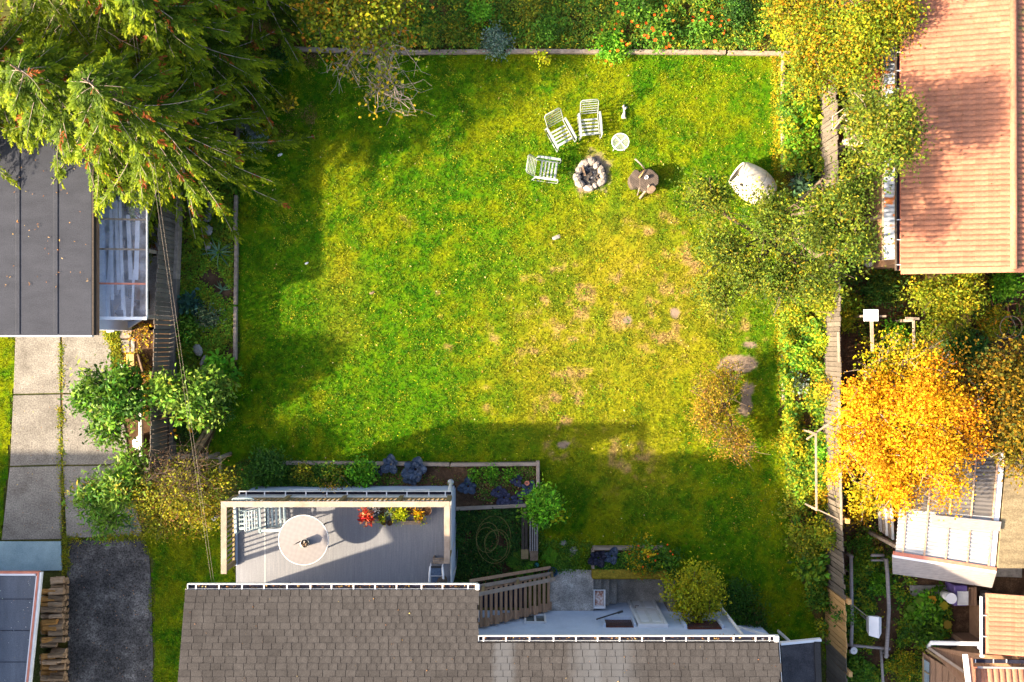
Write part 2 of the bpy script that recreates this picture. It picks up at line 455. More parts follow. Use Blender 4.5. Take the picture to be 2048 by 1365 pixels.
def glazing(name, tint, alpha, rough=0.08, diff=(0.6, 0.65, 0.72)):
    """clear or hazed sheet: part see-through, part film, with a glossy face"""
    m, nt, b, out = new_mat(name)
    b.inputs['Base Color'].default_value = (*diff, 1)
    b.inputs['Roughness'].default_value = rough
    b.inputs['Specular IOR Level'].default_value = 0.6
    n = noise(nt, 3.0, 6)
    r = ramp(nt, n.outputs[0], [(0.3, (max(alpha - 0.12, 0),) * 3), (0.75, (min(alpha + 0.15, 1),) * 3)])
    t = nt.nodes.new('ShaderNodeBsdfTransparent')
    t.inputs[0].default_value = (*tint, 1)
    mx = nt.nodes.new('ShaderNodeMixShader')
    nt.links.new(r.outputs[0], mx.inputs[0])
    nt.links.new(t.outputs[0], mx.inputs[1]); nt.links.new(b.outputs[0], mx.inputs[2])
    nt.links.new(mx.outputs[0], out.inputs[0])
    return m
GLASS = glazing('hazy_clear_sheet', (0.96, 0.96, 0.98), 0.06, 0.6, (0.5, 0.52, 0.58))
MILKY = glazing('milky_corrugated_sheet', (0.9, 0.9, 0.88), 0.84, 0.45, (0.33, 0.33, 0.325))
SMOKY = glazing('smoked_corrugated_sheet', (0.35, 0.33, 0.30), 0.62, 0.3, (0.15, 0.135, 0.12))
CLEARP = glazing('clear_window_glass', (0.9, 0.9, 0.9), 0.12, 0.05, (0.1, 0.12, 0.13))
PANE = glazing('window_glass', (0.25, 0.3, 0.3), 0.75, 0.05, (0.13, 0.16, 0.16))

# ------------------------------------------------------------------ foliage tools
def quads_mesh(name, V, nq, col, mat):
    """V: (nq*4,3) vertices of separate quads, col: (nq,3) one colour per quad"""
    me = bpy.data.meshes.new(name)
    V = np.ascontiguousarray(V, dtype=np.float32).reshape(-1, 3)
    me.vertices.add(nq * 4)
    me.vertices.foreach_set('co', V.ravel())
    me.loops.add(nq * 4)
    me.loops.foreach_set('vertex_index', np.arange(nq * 4, dtype=np.int32))
    me.polygons.add(nq)
    me.polygons.foreach_set('loop_start', np.arange(0, nq * 4, 4, dtype=np.int32))
    me.polygons.foreach_set('loop_total', np.full(nq, 4, dtype=np.int32))
    a = me.attributes.new('col', 'FLOAT_COLOR', 'POINT')
    c4 = np.ones((nq, 4, 4), dtype=np.float32)
    c4[:, :, :3] = np.clip(col, 0.002, 0.9)[:, None, :]
    a.data.foreach_set('color', c4.ravel())
    me.materials.append(mat)
    me.update(calc_edges=True)
    return me

def unit(a):
    return a / np.maximum(np.linalg.norm(a, axis=1, keepdims=True), 1e-9)

def leaf_quads(P, D, N, L, Wd, fold=0.18):
    D = unit(D)
    S = unit(np.cross(D, N)); N2 = np.cross(S, D)
    L = np.broadcast_to(np.asarray(L, float), (len(P),))[:, None]
    Wd = np.broadcast_to(np.asarray(Wd, float), (len(P),))[:, None]
    mid = P + D * L * 0.45 + N2 * Wd * fold
    V = np.stack([P, mid + S * Wd * 0.5, P + D * L, mid - S * Wd * 0.5], axis=1)
    return V.reshape(-1, 3)

def pick(r, n, pal, jit=0.18):
    w = np.array([p[0] for p in pal], float); w /= w.sum()
    cs = np.array([p[1] for p in pal])
    c = cs[r.choice(len(pal), n, p=w)]
    return 1.0 * c * (1 + r.normal(0, jit, (n, 1))) * (1 + r.normal(0, jit * 0.35, (n, 3)))

def crown_leaves(r, blobs, pal, leaf, aspect=0.55, clump=0.28, per=26, up=0.6, shell=0.55):
    """blobs: (center, rh, rv, nleaves). leaves gathered in clumps through each blob's volume"""
    Vs = []; Cs = []
    base_pal = pal
    for bl_ in blobs:
        c, rh, rv, n = bl_[:4]
        pal = bl_[4] if len(bl_) > 4 else base_pal
        k = max(3, int(n / per))
        d = unit(r.normal(0, 1, (k, 3)))
        rad = (shell + (1 - shell) * r.random((k, 1))) * (0.35 + 0.65 * r.random((k, 1)) ** 0.4)
        ang = np.arctan2(d[:, 1], d[:, 0])
        edge = 0.80 + 0.30 * np.sin(ang * 3 + r.random() * 6) * r.random(k) + 0.2 * np.sin(ang * 7 + r.random() * 6) + 0.36 * (r.random(k) - 0.4)
        cc = np.array(c) + d * rad * edge[:, None] * np.array([rh, rh, rv])
        nn = np.maximum(2, (per * (0.35 + 1.3 * r.random(k))).astype(int))
        idx = np.repeat(np.arange(k), nn)
        m = len(idx)
        P = cc[idx] + r.normal(0, 1, (m, 3)) * np.array([clump, clump, clump * 0.7])
        out = P - np.array(c)
        N = unit(out * 0.5 + r.normal(0, 0.55, (m, 3)) * 1.0 + np.array([0, 0, up * (rh + 0.3)]))
        D = unit(r.normal(0, 1, (m, 3)) + unit(out) * 0.7)
        D = unit(D - N * np.sum(D * N, axis=1, keepdims=True))
        L = leaf * (0.6 + 0.8 * r.random(m))
        Vs.append(leaf_quads(P, D, N, L, L * aspect))
        cc_col = pick(r, k, pal, 0.24)
        Cs.append(cc_col[idx] * (0.86 + 0.28 * r.random((m, 1))))
    return np.concatenate(Vs), np.concatenate(Cs)

def branch_pts(r, a, b, wob=0.08, n=5, sag=0.0):
    a = np.array(a, float); b = np.array(b, float)
    L = np.linalg.norm(b - a)
    pts = []
    for i in range(n):
        t = i / (n - 1)
        p = a * (1 - t) + b * t + (r.normal(0, 1, 3) * wob * L * math.sin(t * math.pi) if 0 < i < n - 1 else 0)
        p = p + np.array([0, 0, math.sin(t * math.pi) * sag * L])
        pts.append(Vector(p))
    return pts

def tree(name, label, cat, base, blobs, pal, leaf=0.1, seed=1, trunk_r=0.11, bark=None, group=None, twigs=10, aspect=0.55,
         clump=0.28, per=26, up=0.6, shell=0.55, mat=None, fork=0.4, twig_r=0.012, bare=0, gain=1.0):
    """blobs: (px, py, z, radius_px, vertical_radius, n_leaves) as they show in the photo"""
    r = rng(seed)
    bark = bark or BARK
    bx, by = G(*base)
    t = thing(name, label, cat, (bx, by, 0), 0, group)
    wb = []
    for bl_ in blobs:
        px, py, z, rp, rv, n = bl_[:6]
        wb.append((np.array(W(px, py, z)), rp * (CAM_H - z) / F, rv, n) + tuple(bl_[6:7]))
    V, col = crown_leaves(r, wb, pal, leaf, aspect, clump, per, up, shell)
    me = quads_mesh('crown', V, len(col), col * gain, mat or LEAF)
    attach(link(bpy.data.objects.new('crown', me)), t)
    zc = min(b[0][2] for b in wb)
    top = np.mean([b[0] for b in wb], axis=0)
    fk = np.array([bx * (1 - fork) + top[0] * fork, by * (1 - fork) + top[1] * fork, max(0.25, zc * 0.5)])
    tp = branch_pts(r, (bx, by, -0.05), fk, 0.05, 5)
    MB().tube(tp, [trunk_r * (1.25 - 0.5 * i / 4) for i in range(5)], 8).build('trunk', bark, t, True)
    lm = MB()
    for bl_ in wb:
        c, rh, rv, n = bl_[:4]
        bp = branch_pts(r, fk, c, 0.1, 5, 0.06)
        r0 = trunk_r * 0.62
        lm.tube(bp, [r0 * (1 - 0.65 * i / 4) for i in range(5)], 6)
        for j in range(twigs):
            s = bp[r.integers(1, 5)]
            d = unit(r.normal(0, 1, (1, 3)))[0]; d[2] = abs(d[2]) * 0.6
            e = np.array(c) + d * np.array([rh, rh, rv]) * (0.75 + 0.3 * r.random())
            q = branch_pts(r, s, e, 0.12, 4)
            lm.tube(q, [twig_r * 1.6, twig_r * 1.2, twig_r * 0.8, twig_r * 0.4], 4, False)
            for b2 in range(bare):
                s2 = q[r.integers(1, 4)]
                e2 = np.array(s2) + r.normal(0, 1, 3) * 0.3
                lm.tube(branch_pts(r, s2, e2, 0.12, 3), [twig_r * 0.6, twig_r * 0.45, twig_r * 0.25], 3, False)
    lm.build('limbs', bark, t, True)
    return t

# palettes: (weight, linear rgb)
P_GREEN = [(3, (0.045, 0.12, 0.012)), (3, (0.075, 0.17, 0.014)), (2, (0.12, 0.20, 0.016)), (1, (0.028, 0.07, 0.012))]
P_DARK = [(3, (0.022, 0.062, 0.012)), (3, (0.035, 0.09, 0.014)), (1, (0.06, 0.12, 0.015))]
P_IVY = [(3, (0.018, 0.048, 0.012)), (3, (0.03, 0.075, 0.012)), (1, (0.07, 0.10, 0.015)), (0.6, (0.09, 0.055, 0.02))]
P_YGREEN = [(3, (0.16, 0.20, 0.012)), (3, (0.22, 0.22, 0.012)), (1.5, (0.10, 0.16, 0.012)), (1.2, (0.34, 0.27, 0.012))]
P_OLIVE = [(3, (0.09, 0.12, 0.012)), (3, (0.145, 0.165, 0.013)), (1.4, (0.25, 0.22, 0.012)), (1.3, (0.05, 0.08, 0.012)), (0.7, (0.36, 0.27, 0.015))]
P_HEDGE = [(3, (0.19, 0.19, 0.010)), (2.2, (0.28, 0.24, 0.010)), (2.2, (0.12, 0.15, 0.012)), (0.8, (0.16, 0.08, 0.02))]
P_GOLD = [(4, (0.53, 0.275, 0.006)), (3.4, (0.57, 0.33, 0.008)), (1.8, (0.52, 0.23, 0.007)), (0.7, (0.42, 0.15, 0.008)), (0.6, (0.34, 0.29, 0.010))]
P_DGOLD = [(3, (0.20, 0.12, 0.008)), (3, (0.11, 0.10, 0.010)), (2, (0.30, 0.17, 0.008)), (1.5, (0.055, 0.07, 0.012))]
P_AUT = [(3, (0.30, 0.22, 0.010)), (3, (0.42, 0.28, 0.010)), (2, (0.18, 0.18, 0.012)), (1, (0.45, 0.17, 0.012)), (1, (0.11, 0.13, 0.014))]
P_YTREE = [(3, (0.22, 0.225, 0.010)), (3, (0.14, 0.19, 0.011)), (1.5, (0.32, 0.25, 0.010)), (1.5, (0.08, 0.13, 0.011)), (0.8, (0.42, 0.19, 0.012))]
P_SILVER = [(3, (0.17, 0.22, 0.19)), (2, (0.24, 0.29, 0.26)), (1, (0.10, 0.15, 0.12))]
P_LAUREL = [(3, (0.05, 0.145, 0.010)), (2.5, (0.10, 0.21, 0.012)), (1.0, (0.20, 0.30, 0.04)), (1, (0.03, 0.085, 0.010))]
P_PALE = [(3, (0.13, 0.25, 0.02)), (3, (0.20, 0.31, 0.035)), (1.5, (0.08, 0.18, 0.015)), (0.3, (0.42, 0.30, 0.03))]
P_BRIGHT = [(3, (0.09, 0.24, 0.012)), (3, (0.13, 0.28, 0.016)), (1, (0.05, 0.16, 0.012))]
P_BROWN = [(3, (0.13, 0.065, 0.025)), (2, (0.20, 0.11, 0.045)), (1, (0.08, 0.04, 0.02)), (1, (0.26, 0.18, 0.09))]
P_LIME = [(3, (0.33, 0.40, 0.012)), (2, (0.42, 0.42, 0.014)), (1, (0.2, 0.3, 0.012))]
P_RED = [(3, (0.42, 0.035, 0.02)), (2, (0.55, 0.12, 0.06)), (1, (0.30, 0.02, 0.02)), (1, (0.5, 0.3, 0.12))]
P_FLOWER = [(3, (0.62, 0.08, 0.008)), (1, (0.70, 0.20, 0.01))]
P_ORANGEF = [(3, (0.75, 0.32, 0.01)), (1, (0.7, 0.42, 0.02))]

def bush(name, label, px, py, rp, h, n, pal, leaf=0.08, seed=1, group=None, z0=0.0, cat='shrub', aspect=0.55, flowers=None, nf=0, fsize=0.06,
         clump=0.12, per=20, up=0.7, mat=None, rv=None, stems=5, stretch=(1, 1), gain=1.0):
    """single low plant: foliage + stems (+ flowers). px,py is the middle of the plant as seen"""
    r = rng(seed)
    zc = z0 + h * 0.6
    c = np.array(W(px, py, zc))
    rh = rp * (CAM_H - zc) / F
    t = thing(name, label, cat, (c[0], c[1], z0), 0, group)
    rv = rv or h * 0.45
    V, col = crown_leaves(r, [(c, rh, rv, n)], pal, leaf, aspect, clump, per, up, 0.45)
    V[:, 0] = c[0] + (V[:, 0] - c[0]) * stretch[0]
    V[:, 1] = c[1] + (V[:, 1] - c[1]) * stretch[1]
    V[:, 2] = np.maximum(V[:, 2], z0 + 0.01)
    fo = attach(link(bpy.data.objects.new('foliage', quads_mesh('foliage', V, len(col), col * gain, mat or LEAF))), t)
    sm = MB()
    for j in range(stems):
        a = 2 * math.pi * (j + r.random()) / stems
        e = c + np.array([math.cos(a) * rh * 0.6 * stretch[0], math.sin(a) * rh * 0.6 * stretch[1], rv * 0.3])
        sm.tube(branch_pts(r, (c[0], c[1], z0 - 0.02), e, 0.1, 4), [0.012, 0.01, 0.008, 0.005], 4, False)
    sm.build('stems', BARK, t)
    if nf:
        flower_heads(t, r, c, rh * stretch[0], rh * stretch[1], rv, nf, flowers, fsize)
    return t

def flower_heads(t, r, c, rx, ry, rv, nf, pal, size):
    me = None
    for k in range(nf):
        a = r.random() * 6.283; q = math.sqrt(r.random()) * 0.95
        p = Vector((c[0] + math.cos(a) * q * rx, c[1] + math.sin(a) * q * ry, c[2] + rv * (0.75 + 0.25 * r.random())))
        if me is None:
            m = 6
            aa = np.arange(m) * 2 * math.pi / m
            D = np.stack([np.cos(aa), np.sin(aa), np.full(m, 0.35)], 1)
            V = leaf_quads(np.zeros((m, 3)), D, np.tile([0, 0, 1.0], (m, 1)), size * 0.62, size * 0.5)
            me = quads_mesh('flower', V, m, pick(r, m, pal, 0.12), PETAL)
        inst('flower', me, t, p, (r.normal(0, 0.3), r.normal(0, 0.3), r.random() * 6.28), (0.8 + 0.5 * r.random(),) * 3)

def scatter(name, label, poly, n, pal, leaf, seed, hmax=0.22, mounds=0.5, z0=0.0, aspect=0.6, mat=None, hole=0.3, cat='plants', noise_seed=None, gain=1.0):
    """uncountable low growth: leaves in tufts over a patch of ground, uneven in height, with bare gaps"""
    r = rng(seed)
    xs = [p[0] for p in poly]; ys = [p[1] for p in poly]
    k = int(n / 9)
    x = r.uniform(min(xs), max(xs), k * 3); y = r.uniform(min(ys), max(ys), k * 3)
    ns = noise_seed or seed
    cover = fbm(x, y, 0.55, ns + 5, 3)
    ok = inpoly(x, y, poly) & (cover > hole + 0.12 * r.random(len(x)))
    x = x[ok][:k]; y = y[ok][:k]; cover = cover[ok][:k]
    k = len(x)
    hh = hmax * (0.25 + 1.3 * np.clip(fbm(x, y, mounds, ns + 9, 2) - 0.25, 0, 1))
    idx = np.repeat(np.arange(k), 9); m = len(idx)
    P = np.stack([x[idx] + r.normal(0, 0.05, m), y[idx] + r.normal(0, 0.05, m), z0 + hh[idx] * (0.3 + 0.8 * r.random(m))], 1)
    N = unit(r.normal(0, 0.5, (m, 3)) + np.array([0, 0, 1.0]))
    D = unit(r.normal(0, 1, (m, 3)) * np.array([1, 1, 0.35]))
    L = leaf * (0.55 + 0.9 * r.random(m))
    V = leaf_quads(P, D, N, L, L * aspect)
    zone = fbm(x, y, 0.9, ns + 21, 2)
    pc = pick(r, k, pal, 0.2) * (0.75 + 0.5 * zone[:, None])
    col = gain * pc[idx] * (0.8 + 0.4 * r.random((m, 1)))
    o = link(bpy.data.objects.new(name, quads_mesh(name, V, m, col, mat or LEAF)))
    o['kind'] = 'stuff'
    tag(o, label, cat)
    return o

def sheet(name, poly, z, mat, sub=None):
    o = MB().add([(x, y, z) for x, y in poly], [tuple(range(len(poly)))]).build(name, mat)
    # make sure it faces up
    me = o.data
    if me.polygons[0].normal.z < 0:
        me.flip_normals()
    return structure(o)

# ------------------------------------------------------------------ ground
HX0, HX1, HY0, HY1 = G(1187, 0)[0], 4.33, -7.5, -6.62        # sunken stair well
g = MB()
R = 160.0
def gq(x0, y0, x1, y1, z=-0.012):
    g.add([(x0, y0, z), (x1, y0, z), (x1, y1, z), (x0, y1, z)], [(0, 1, 2, 3)])
gq(-R, -R, HX0, R); gq(HX1, -R, R, R); gq(HX0, -R, HX1, HY0); gq(HX0, HY1, HX1, R)
structure(g.build('ground', GROUND))

LAWN = pxpoly([(474, 118), (474, 400), (476, 720), (452, 800), (428, 872), (396, 922), (470, 932), (480, 924), (1082, 924), (1084, 1010), (1064, 1060),
               (1080, 1142), (1100, 1142), (1186, 1140), (1186, 1100), (1330, 1096), (1350, 1140), (1440, 1180), (1475, 1260), (1562, 1282),
               (1640, 1285), (1655, 1365), (1660, 1460), (1668, 1460), (1650, 1290), (1612, 1190), (1590, 1080), (1572, 960), (1560, 800), (1562, 110), (1200, 106), (800, 108), (590, 112)])
STRIP = pxpoly([(285, 1085), (300, 1040), (445, 1030), (470, 1100), (470, 1240), (400, 1300), (370, 1500), (308, 1500), (305, 1120)])
VERGE = pxpoly([(-200, 672), (32, 672), (24, 850), (4, 1078), (-10, 1080), (-200, 1080)])

DRY = [(1100, 560, 70), (1150, 600, 60), (1010, 630, 40), (1160, 745, 45), (1215, 660, 40), (1340, 690, 50), (1300, 600, 60), (1130, 800, 60), (1260, 920, 70),
       (1120, 880, 40), (900, 690, 26), (880, 640, 14), (1330, 620, 40), (1420, 470, 70), (975, 800, 30), (740, 522, 12), (1245, 560, 22), (815, 436, 18), (610, 320, 28),
       (1380, 780, 26), (1300, 450, 60), (1200, 690, 70), (1060, 700, 40), (870, 590, 12), (960, 540, 16), (1440, 560, 80), (720, 440, 10), (1480, 640, 60), (930, 600, 14), (985, 670, 22)]
YEL = [(660, 520, 70), (700, 640, 60), (1000, 270, 90), (1150, 200, 80), (1330, 300, 60), (1250, 480, 160), (1100, 760, 130), (1400, 700, 110), (660, 330, 60), (1270, 930, 170), (640, 800, 50), (1020, 560, 90), (1450, 240, 60)]
GRN = [(560, 300, 80), (530, 400, 70), (540, 620, 80), (540, 850, 80), (780, 150, 90), (900, 190, 80), (680, 160, 80), (700, 870, 80), (850, 880, 80), (1000, 890, 60), (1150, 1000, 70), (1300, 1080, 80), (1500, 1180, 90), (1420, 1050, 70), (1120, 150, 50), (1480, 160, 60), (1500, 300, 40), (830, 560, 90), (960, 520, 70), (560, 500, 70), (900, 380, 60), (620, 620, 80), (1420, 620, 50), (760, 180, 90), (1490, 690, 60), (1120, 320, 40), (700, 690, 90), (1480, 1120, 80), (1010, 450, 50), (560, 760, 60), (1410, 880, 60)]  # greener turf patches; those on shaded zones put shade tone into the colour

WARM = [(1200, 620, 170), (1090, 760, 130), (1350, 690, 130), (1260, 480, 110), (1420, 560, 90), (1270, 930, 90), (680, 560, 50), (690, 660, 45)]
EARTH = [(1462, 728, 30, 15), (1492, 728, 22, 18), (1493, 790, 15, 26), (1498, 690, 16, 7), (1490, 820, 14, 16), (1350, 626, 10, 12), (1255, 640, 10, 8), (1125, 890, 14, 9), (1180, 350, 42, 38)]
def lawn_color(x, y, mask=False, rnd=None):
    n1 = fbm(x, y, 1.5, 3, 4); n2 = fbm(x, y, 0.33, 8, 4); n3 = fbm(x, y, 0.11, 5, 3)
    def blob(lst):
        t = np.zeros(np.shape(x))
        for (px, py, rp) in lst:
            gx, gy = G(px, py); s = rp / 72.0
            t = t + np.exp(-((x - gx) ** 2 + (y - gy) ** 2) / (s * s))
        return t
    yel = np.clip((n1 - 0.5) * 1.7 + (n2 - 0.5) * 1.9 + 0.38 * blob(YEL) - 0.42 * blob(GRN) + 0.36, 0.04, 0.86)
    if rnd is not None:
        yel = np.clip(yel + (rnd - 0.5) * 1.1, 0, 1)
    dry = np.clip(1.0 * np.clip(blob(DRY), 0, 1.1) * np.clip((n2 - 0.30) * 3.0, 0, 1.4) + (n2 - 0.78) * 2 + (n3 - 0.5) * 0.7 - 0.25, 0, 1)
    deep = np.array([0.030, 0.120, 0.003]); green = np.array([0.080, 0.185, 0.004]); yg = np.array([0.20, 0.225, 0.004])
    straw = np.array([0.33, 0.225, 0.075])
    d = np.clip(0.5 + (n3 - 0.5) * 3.0 + (n2 - 0.5) * 1.2, 0, 1)[..., None]
    c = deep * (1 - d) + green * d
    c = c * (1 - yel[..., None]) + yg * yel[..., None]
    warm = np.clip(0.30 * blob(WARM) * (0.55 + 0.9 * n2) + (0 if rnd is None else (rnd - 0.5) * 0.25), 0, 0.6) * (blob(WARM) > 0.08)
    c = c * (1 - warm[..., None]) + np.array([0.31, 0.235, 0.018]) * warm[..., None]
    c = c * (1 - dry[..., None]) + straw * dry[..., None]
    e = np.zeros(np.shape(x))
    for (px, py, rx, ry) in EARTH:
        gx, gy = G(px, py)
        e = e + np.exp(-(((x - gx) / (rx / 72.0)) ** 2 + ((y - gy) / (ry / 72.0)) ** 2) ** 1.5)
    e = np.clip((e + (n2 - 0.5) * 0.9 + (n3 - 0.5) * 0.5 - 0.32) * 3.0, 0, 1) * (e > 0.05)
    earth = np.array([0.24, 0.18, 0.13]) * (0.7 + 0.6 * n3[..., None])
    c = c * (1 - e[..., None]) + earth * e[..., None]
    c = c * 0.88
    if mask:
        return c, e
    return c

def turf(name, poly, step, seed, z=0.0):
    xs = [p[0] for p in poly]; ys = [p[1] for p in poly]
    gx = np.arange(min(xs), max(xs) + step, step); gy = np.arange(min(ys), max(ys) + step, step)
    X, Y = np.meshgrid(gx, gy)
    nx, ny = len(gx), len(gy)
    jx = (vnoise(X, Y, 0.3, seed) - 0.5) * 0.14; jy = (vnoise(X, Y, 0.3, seed + 1) - 0.5) * 0.14
    ins = inpoly(X + jx, Y + jy, poly)
    Z = z + 0.03 * fbm(X, Y, 1.2, seed + 2, 3) * 0.6
    V = np.stack([X, Y, Z], -1).reshape(-1, 3)
    idx = np.arange(nx * ny).reshape(ny, nx)
    ok = ins[:-1, :-1] & ins[1:, :-1] & ins[:-1, 1:] & ins[1:, 1:]
    q = np.stack([idx[:-1, :-1], idx[:-1, 1:], idx[1:, 1:], idx[1:, :-1]], -1)[ok]
    me = bpy.data.meshes.new(name)
    used = np.unique(q); remap = -np.ones(nx * ny, int); remap[used] = np.arange(len(used))
    q = remap[q]; V = V[used]
    me.vertices.add(len(V)); me.vertices.foreach_set('co', V.astype(np.float32).ravel())
    nq = len(q)
    me.loops.add(nq * 4); me.loops.foreach_set('vertex_index', q.astype(np.int32).ravel())
    me.polygons.add(nq)
    me.polygons.foreach_set('loop_start', np.arange(0, nq * 4, 4, dtype=np.int32))
    me.polygons.foreach_set('loop_total', np.full(nq, 4, dtype=np.int32))
    col = np.ones((len(V), 4), np.float32)
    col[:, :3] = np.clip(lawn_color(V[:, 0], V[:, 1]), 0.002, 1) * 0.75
    me.attributes.new('col', 'FLOAT_COLOR', 'POINT').data.foreach_set('color', col.ravel())
    me.materials.append(M_attr_ground)
    me.update(calc_edges=True)
    return structure(link(bpy.data.objects.new(name, me)))

def grass(name, label, poly, n, seed, L=0.06, tall=1.0):
    r = rng(seed)
    xs = [p[0] for p in poly]; ys = [p[1] for p in poly]
    x = r.uniform(min(xs), max(xs), int(n * 1.9)); y = r.uniform(min(ys), max(ys), int(n * 1.9))
    jx = (vnoise(x, y, 0.3, seed) - 0.5) * 0.2; jy = (vnoise(x, y, 0.3, seed + 1) - 0.5) * 0.2
    ok = inpoly(x + jx, y + jy, poly)
    x = x[ok][:n]; y = y[ok][:n]; k = len(x)
    b = 3
    idx = np.repeat(np.arange(k), b); m = len(idx)
    P = np.stack([x[idx] + r.normal(0, 0.012, m), y[idx] + r.normal(0, 0.012, m), np.full(m, 0.008)], 1)
    D = unit(r.normal(0, 1, (m, 3)) * np.array([1, 1, 0.2]) + np.array([0, 0, 0.75]))
    N = unit(r.normal(0, 0.6, (m, 3)) + np.array([0, 0, 1.0]))
    big = fbm(x, y, 0.4, seed + 3, 3)
    Ls = L * (0.5 + 0.9 * r.random(m)) * (0.55 + 0.9 * big[idx]) * tall
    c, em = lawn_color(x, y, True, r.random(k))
    keep = em < 0.3 + 0.5 * r.random(k)
    Ls = Ls * np.where(keep[idx], 1.0, 0.12)
    V = leaf_quads(P, D, N, Ls, 0.011 + 0.009 * r.random(m))
    hue = r.random((k, 1))
    c = c * (0.72 + 0.6 * hue)
    bright = r.random(k) < 0.035
    c[bright] = np.array([0.34, 0.36, 0.01]) * (0.5 + 0.6 * r.random((bright.sum(), 1)))
    col = c[idx] * (0.85 + 0.3 * r.random((m, 1)))
    o = link(bpy.data.objects.new(name, quads_mesh(name, V, m, col, GRASS)))
    o['kind'] = 'stuff'
    return tag(o, label, 'grass')

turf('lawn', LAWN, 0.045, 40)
turf('grass_strip', STRIP, 0.06, 41)
turf('verge', VERGE, 0.06, 42)
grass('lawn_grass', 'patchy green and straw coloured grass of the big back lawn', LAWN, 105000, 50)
grass('strip_grass', 'short shaded grass between asphalt drive and the shingled house', STRIP, 11000, 51)
grass('verge_grass', 'bright green grass left of the concrete slabs', VERGE, 9000, 52)

# soil of the beds
sheet('soil_left_bed', pxpoly([(345, 270), (474, 230), (474, 722), (448, 800), (425, 872), (395, 922), (330, 922)]), 0.0, SOIL)
sheet('soil_top_bed', pxpoly([(470, -90), (1700, -90), (1640, 106), (590, 106), (474, 118), (470, 60)]), 0.0, LITTER)
sheet('soil_right_bed', pxpoly([(1556, 108), (1640, 108), (1640, 1060), (1648, 1290), (1606, 1190), (1584, 1080), (1566, 960), (1554, 800)]), -0.004, LITTER)
sheet('soil_neighbour_yard', pxpoly([(1642, -40), (2300, -40), (2300, 900), (2000, 900), (2000, 1130), (2300, 1150), (2300, 1500), (1655, 1500), (1645, 1060)]), -0.006, SOIL)
sheet('soil_shed_gap', pxpoly([(228, 640), (345, 640), (335, 920), (228, 920)]), -0.002, SOIL)

# ------------------------------------------------------------------ paving
drive = structure(link(bpy.data.objects.new('driveway', None)))
def slab(poly, z, mat, parent, name='slab', th=0.08, bev=0.012):
    p = [G(*q) for q in poly]
    a = sum(p[i][0] * p[(i + 1) % len(p)][1] - p[(i + 1) % len(p)][0] * p[i][1] for i in range(len(p)))
    if a < 0:
        p = p[::-1]
    return MB().prism(p, z - th, z).build(name, mat, parent, bevel=bev)
slab([(33, 640), (121.5, 640), (122, 786), (28, 788)], 0.035, CONC, drive)
slab([(27.5, 791), (122, 789), (123.5, 929), (21, 932)], 0.032, CONC, drive)
slab([(20.5, 935), (123.5, 932), (124, 1078), (4, 1080)], 0.036, CONC, drive)
slab([(125.5, 640), (222, 640), (226, 786), (125.5, 786)], 0.034, CONC, drive)
slab([(126, 789), (228, 788), (252, 860), (258, 928), (126.5, 930)], 0.033, CONC, drive)
slab([(127, 933), (262, 931), (268, 1000), (284, 1060), (280, 1072), (134, 1076)], 0.036, CONC, drive)
slab([(-14, 1083), (123, 1083), (125, 1141), (-14, 1143)], 0.045, BLUECONC, drive, 'painted_slab')
asphalt = pxpoly([(133, 1080), (200, 1082), (270, 1074), (290, 1080), (298, 1100), (303, 1180), (306, 1300), (308, 1520), (134, 1520), (137, 1240)])
structure(MB().prism(asphalt[::-1], -0.06, 0.02).build('asphalt_drive', ASPH))
jointg = pxpoly([(119, 660), (127, 660), (128, 1070), (140, 1084), (136, 1144), (126, 1150), (126, 1080), (120, 930)])
scatter('joint_moss', 'moss and weeds growing in the joint of the concrete slabs', jointg, 2600, P_YGREEN, 0.045, 61, 0.045, 0.3, 0.02, hole=0.36, cat='moss')
sheet('joint_soil', jointg, 0.012, LITTER)
jointw = pxpoly([(204, 644), (232, 644), (240, 700), (236, 745), (226, 750), (222, 700)])
scatter('edge_weeds', 'strip of yellow green weeds along the right edge of the slabs', jointw, 3600, P_YGREEN, 0.05, 62, 0.1, 0.3, 0.0, hole=0.18, cat='weeds')
jointe = pxpoly([(128, 1071), (285, 1066), (288, 1078), (132, 1084)])
scatter('asphalt_edge_moss', 'mossy strip between the slabs and the asphalt drive', jointe, 1500, P_YGREEN, 0.045, 63, 0.05, 0.3, 0.01, hole=0.25, cat='moss')

# ------------------------------------------------------------------ garage on the left
gar = thing('garage', 'garage with dark grey felt roof and raised seams under the cedars', 'garage', (-13.8, 3.0, 0))
gx1 = W(183, 0, 3.0).x
gy0 = W(0, 671, 3.0).y
MB().box(((gx1 - 0.12 - 20) / 2, (gy0 + 0.15 + 6.4) / 2, 1.45), (20 + gx1 - 0.12, 6.25 - gy0, 2.9)).build('wall', SIDING, gar)
rf = MB().prism([(-20, gy0), (gx1, gy0), (gx1, 6.6), (-20, 6.6)], 2.9, 3.0).build('roof', FELT, gar)
for px in (36, 112, -60, -140):
    x = W(px, 0, 3.0).x
    MB().box((x, (gy0 + 6.6) / 2, 3.008), (0.11, 6.56 - gy0, 0.02)).build('seam', FELT, rf, bevel=0.01)
MB().box((gx1 + 0.025, (gy0 + 6.6) / 2, 2.9), (0.05, 6.6 - gy0, 0.19)).build('fascia', DARKB, gar)
MB().box((gx1 + 0.075, (gy0 + 6.6) / 2, 2.80), (0.035, 6.6 - gy0, 0.12)).build('fascia', BROWNW, gar)
MB().box(((gx1 - 20) / 2, gy0 - 0.02, 2.92), (20 + gx1, 0.035, 0.15)).build('fascia', WHITE, gar)

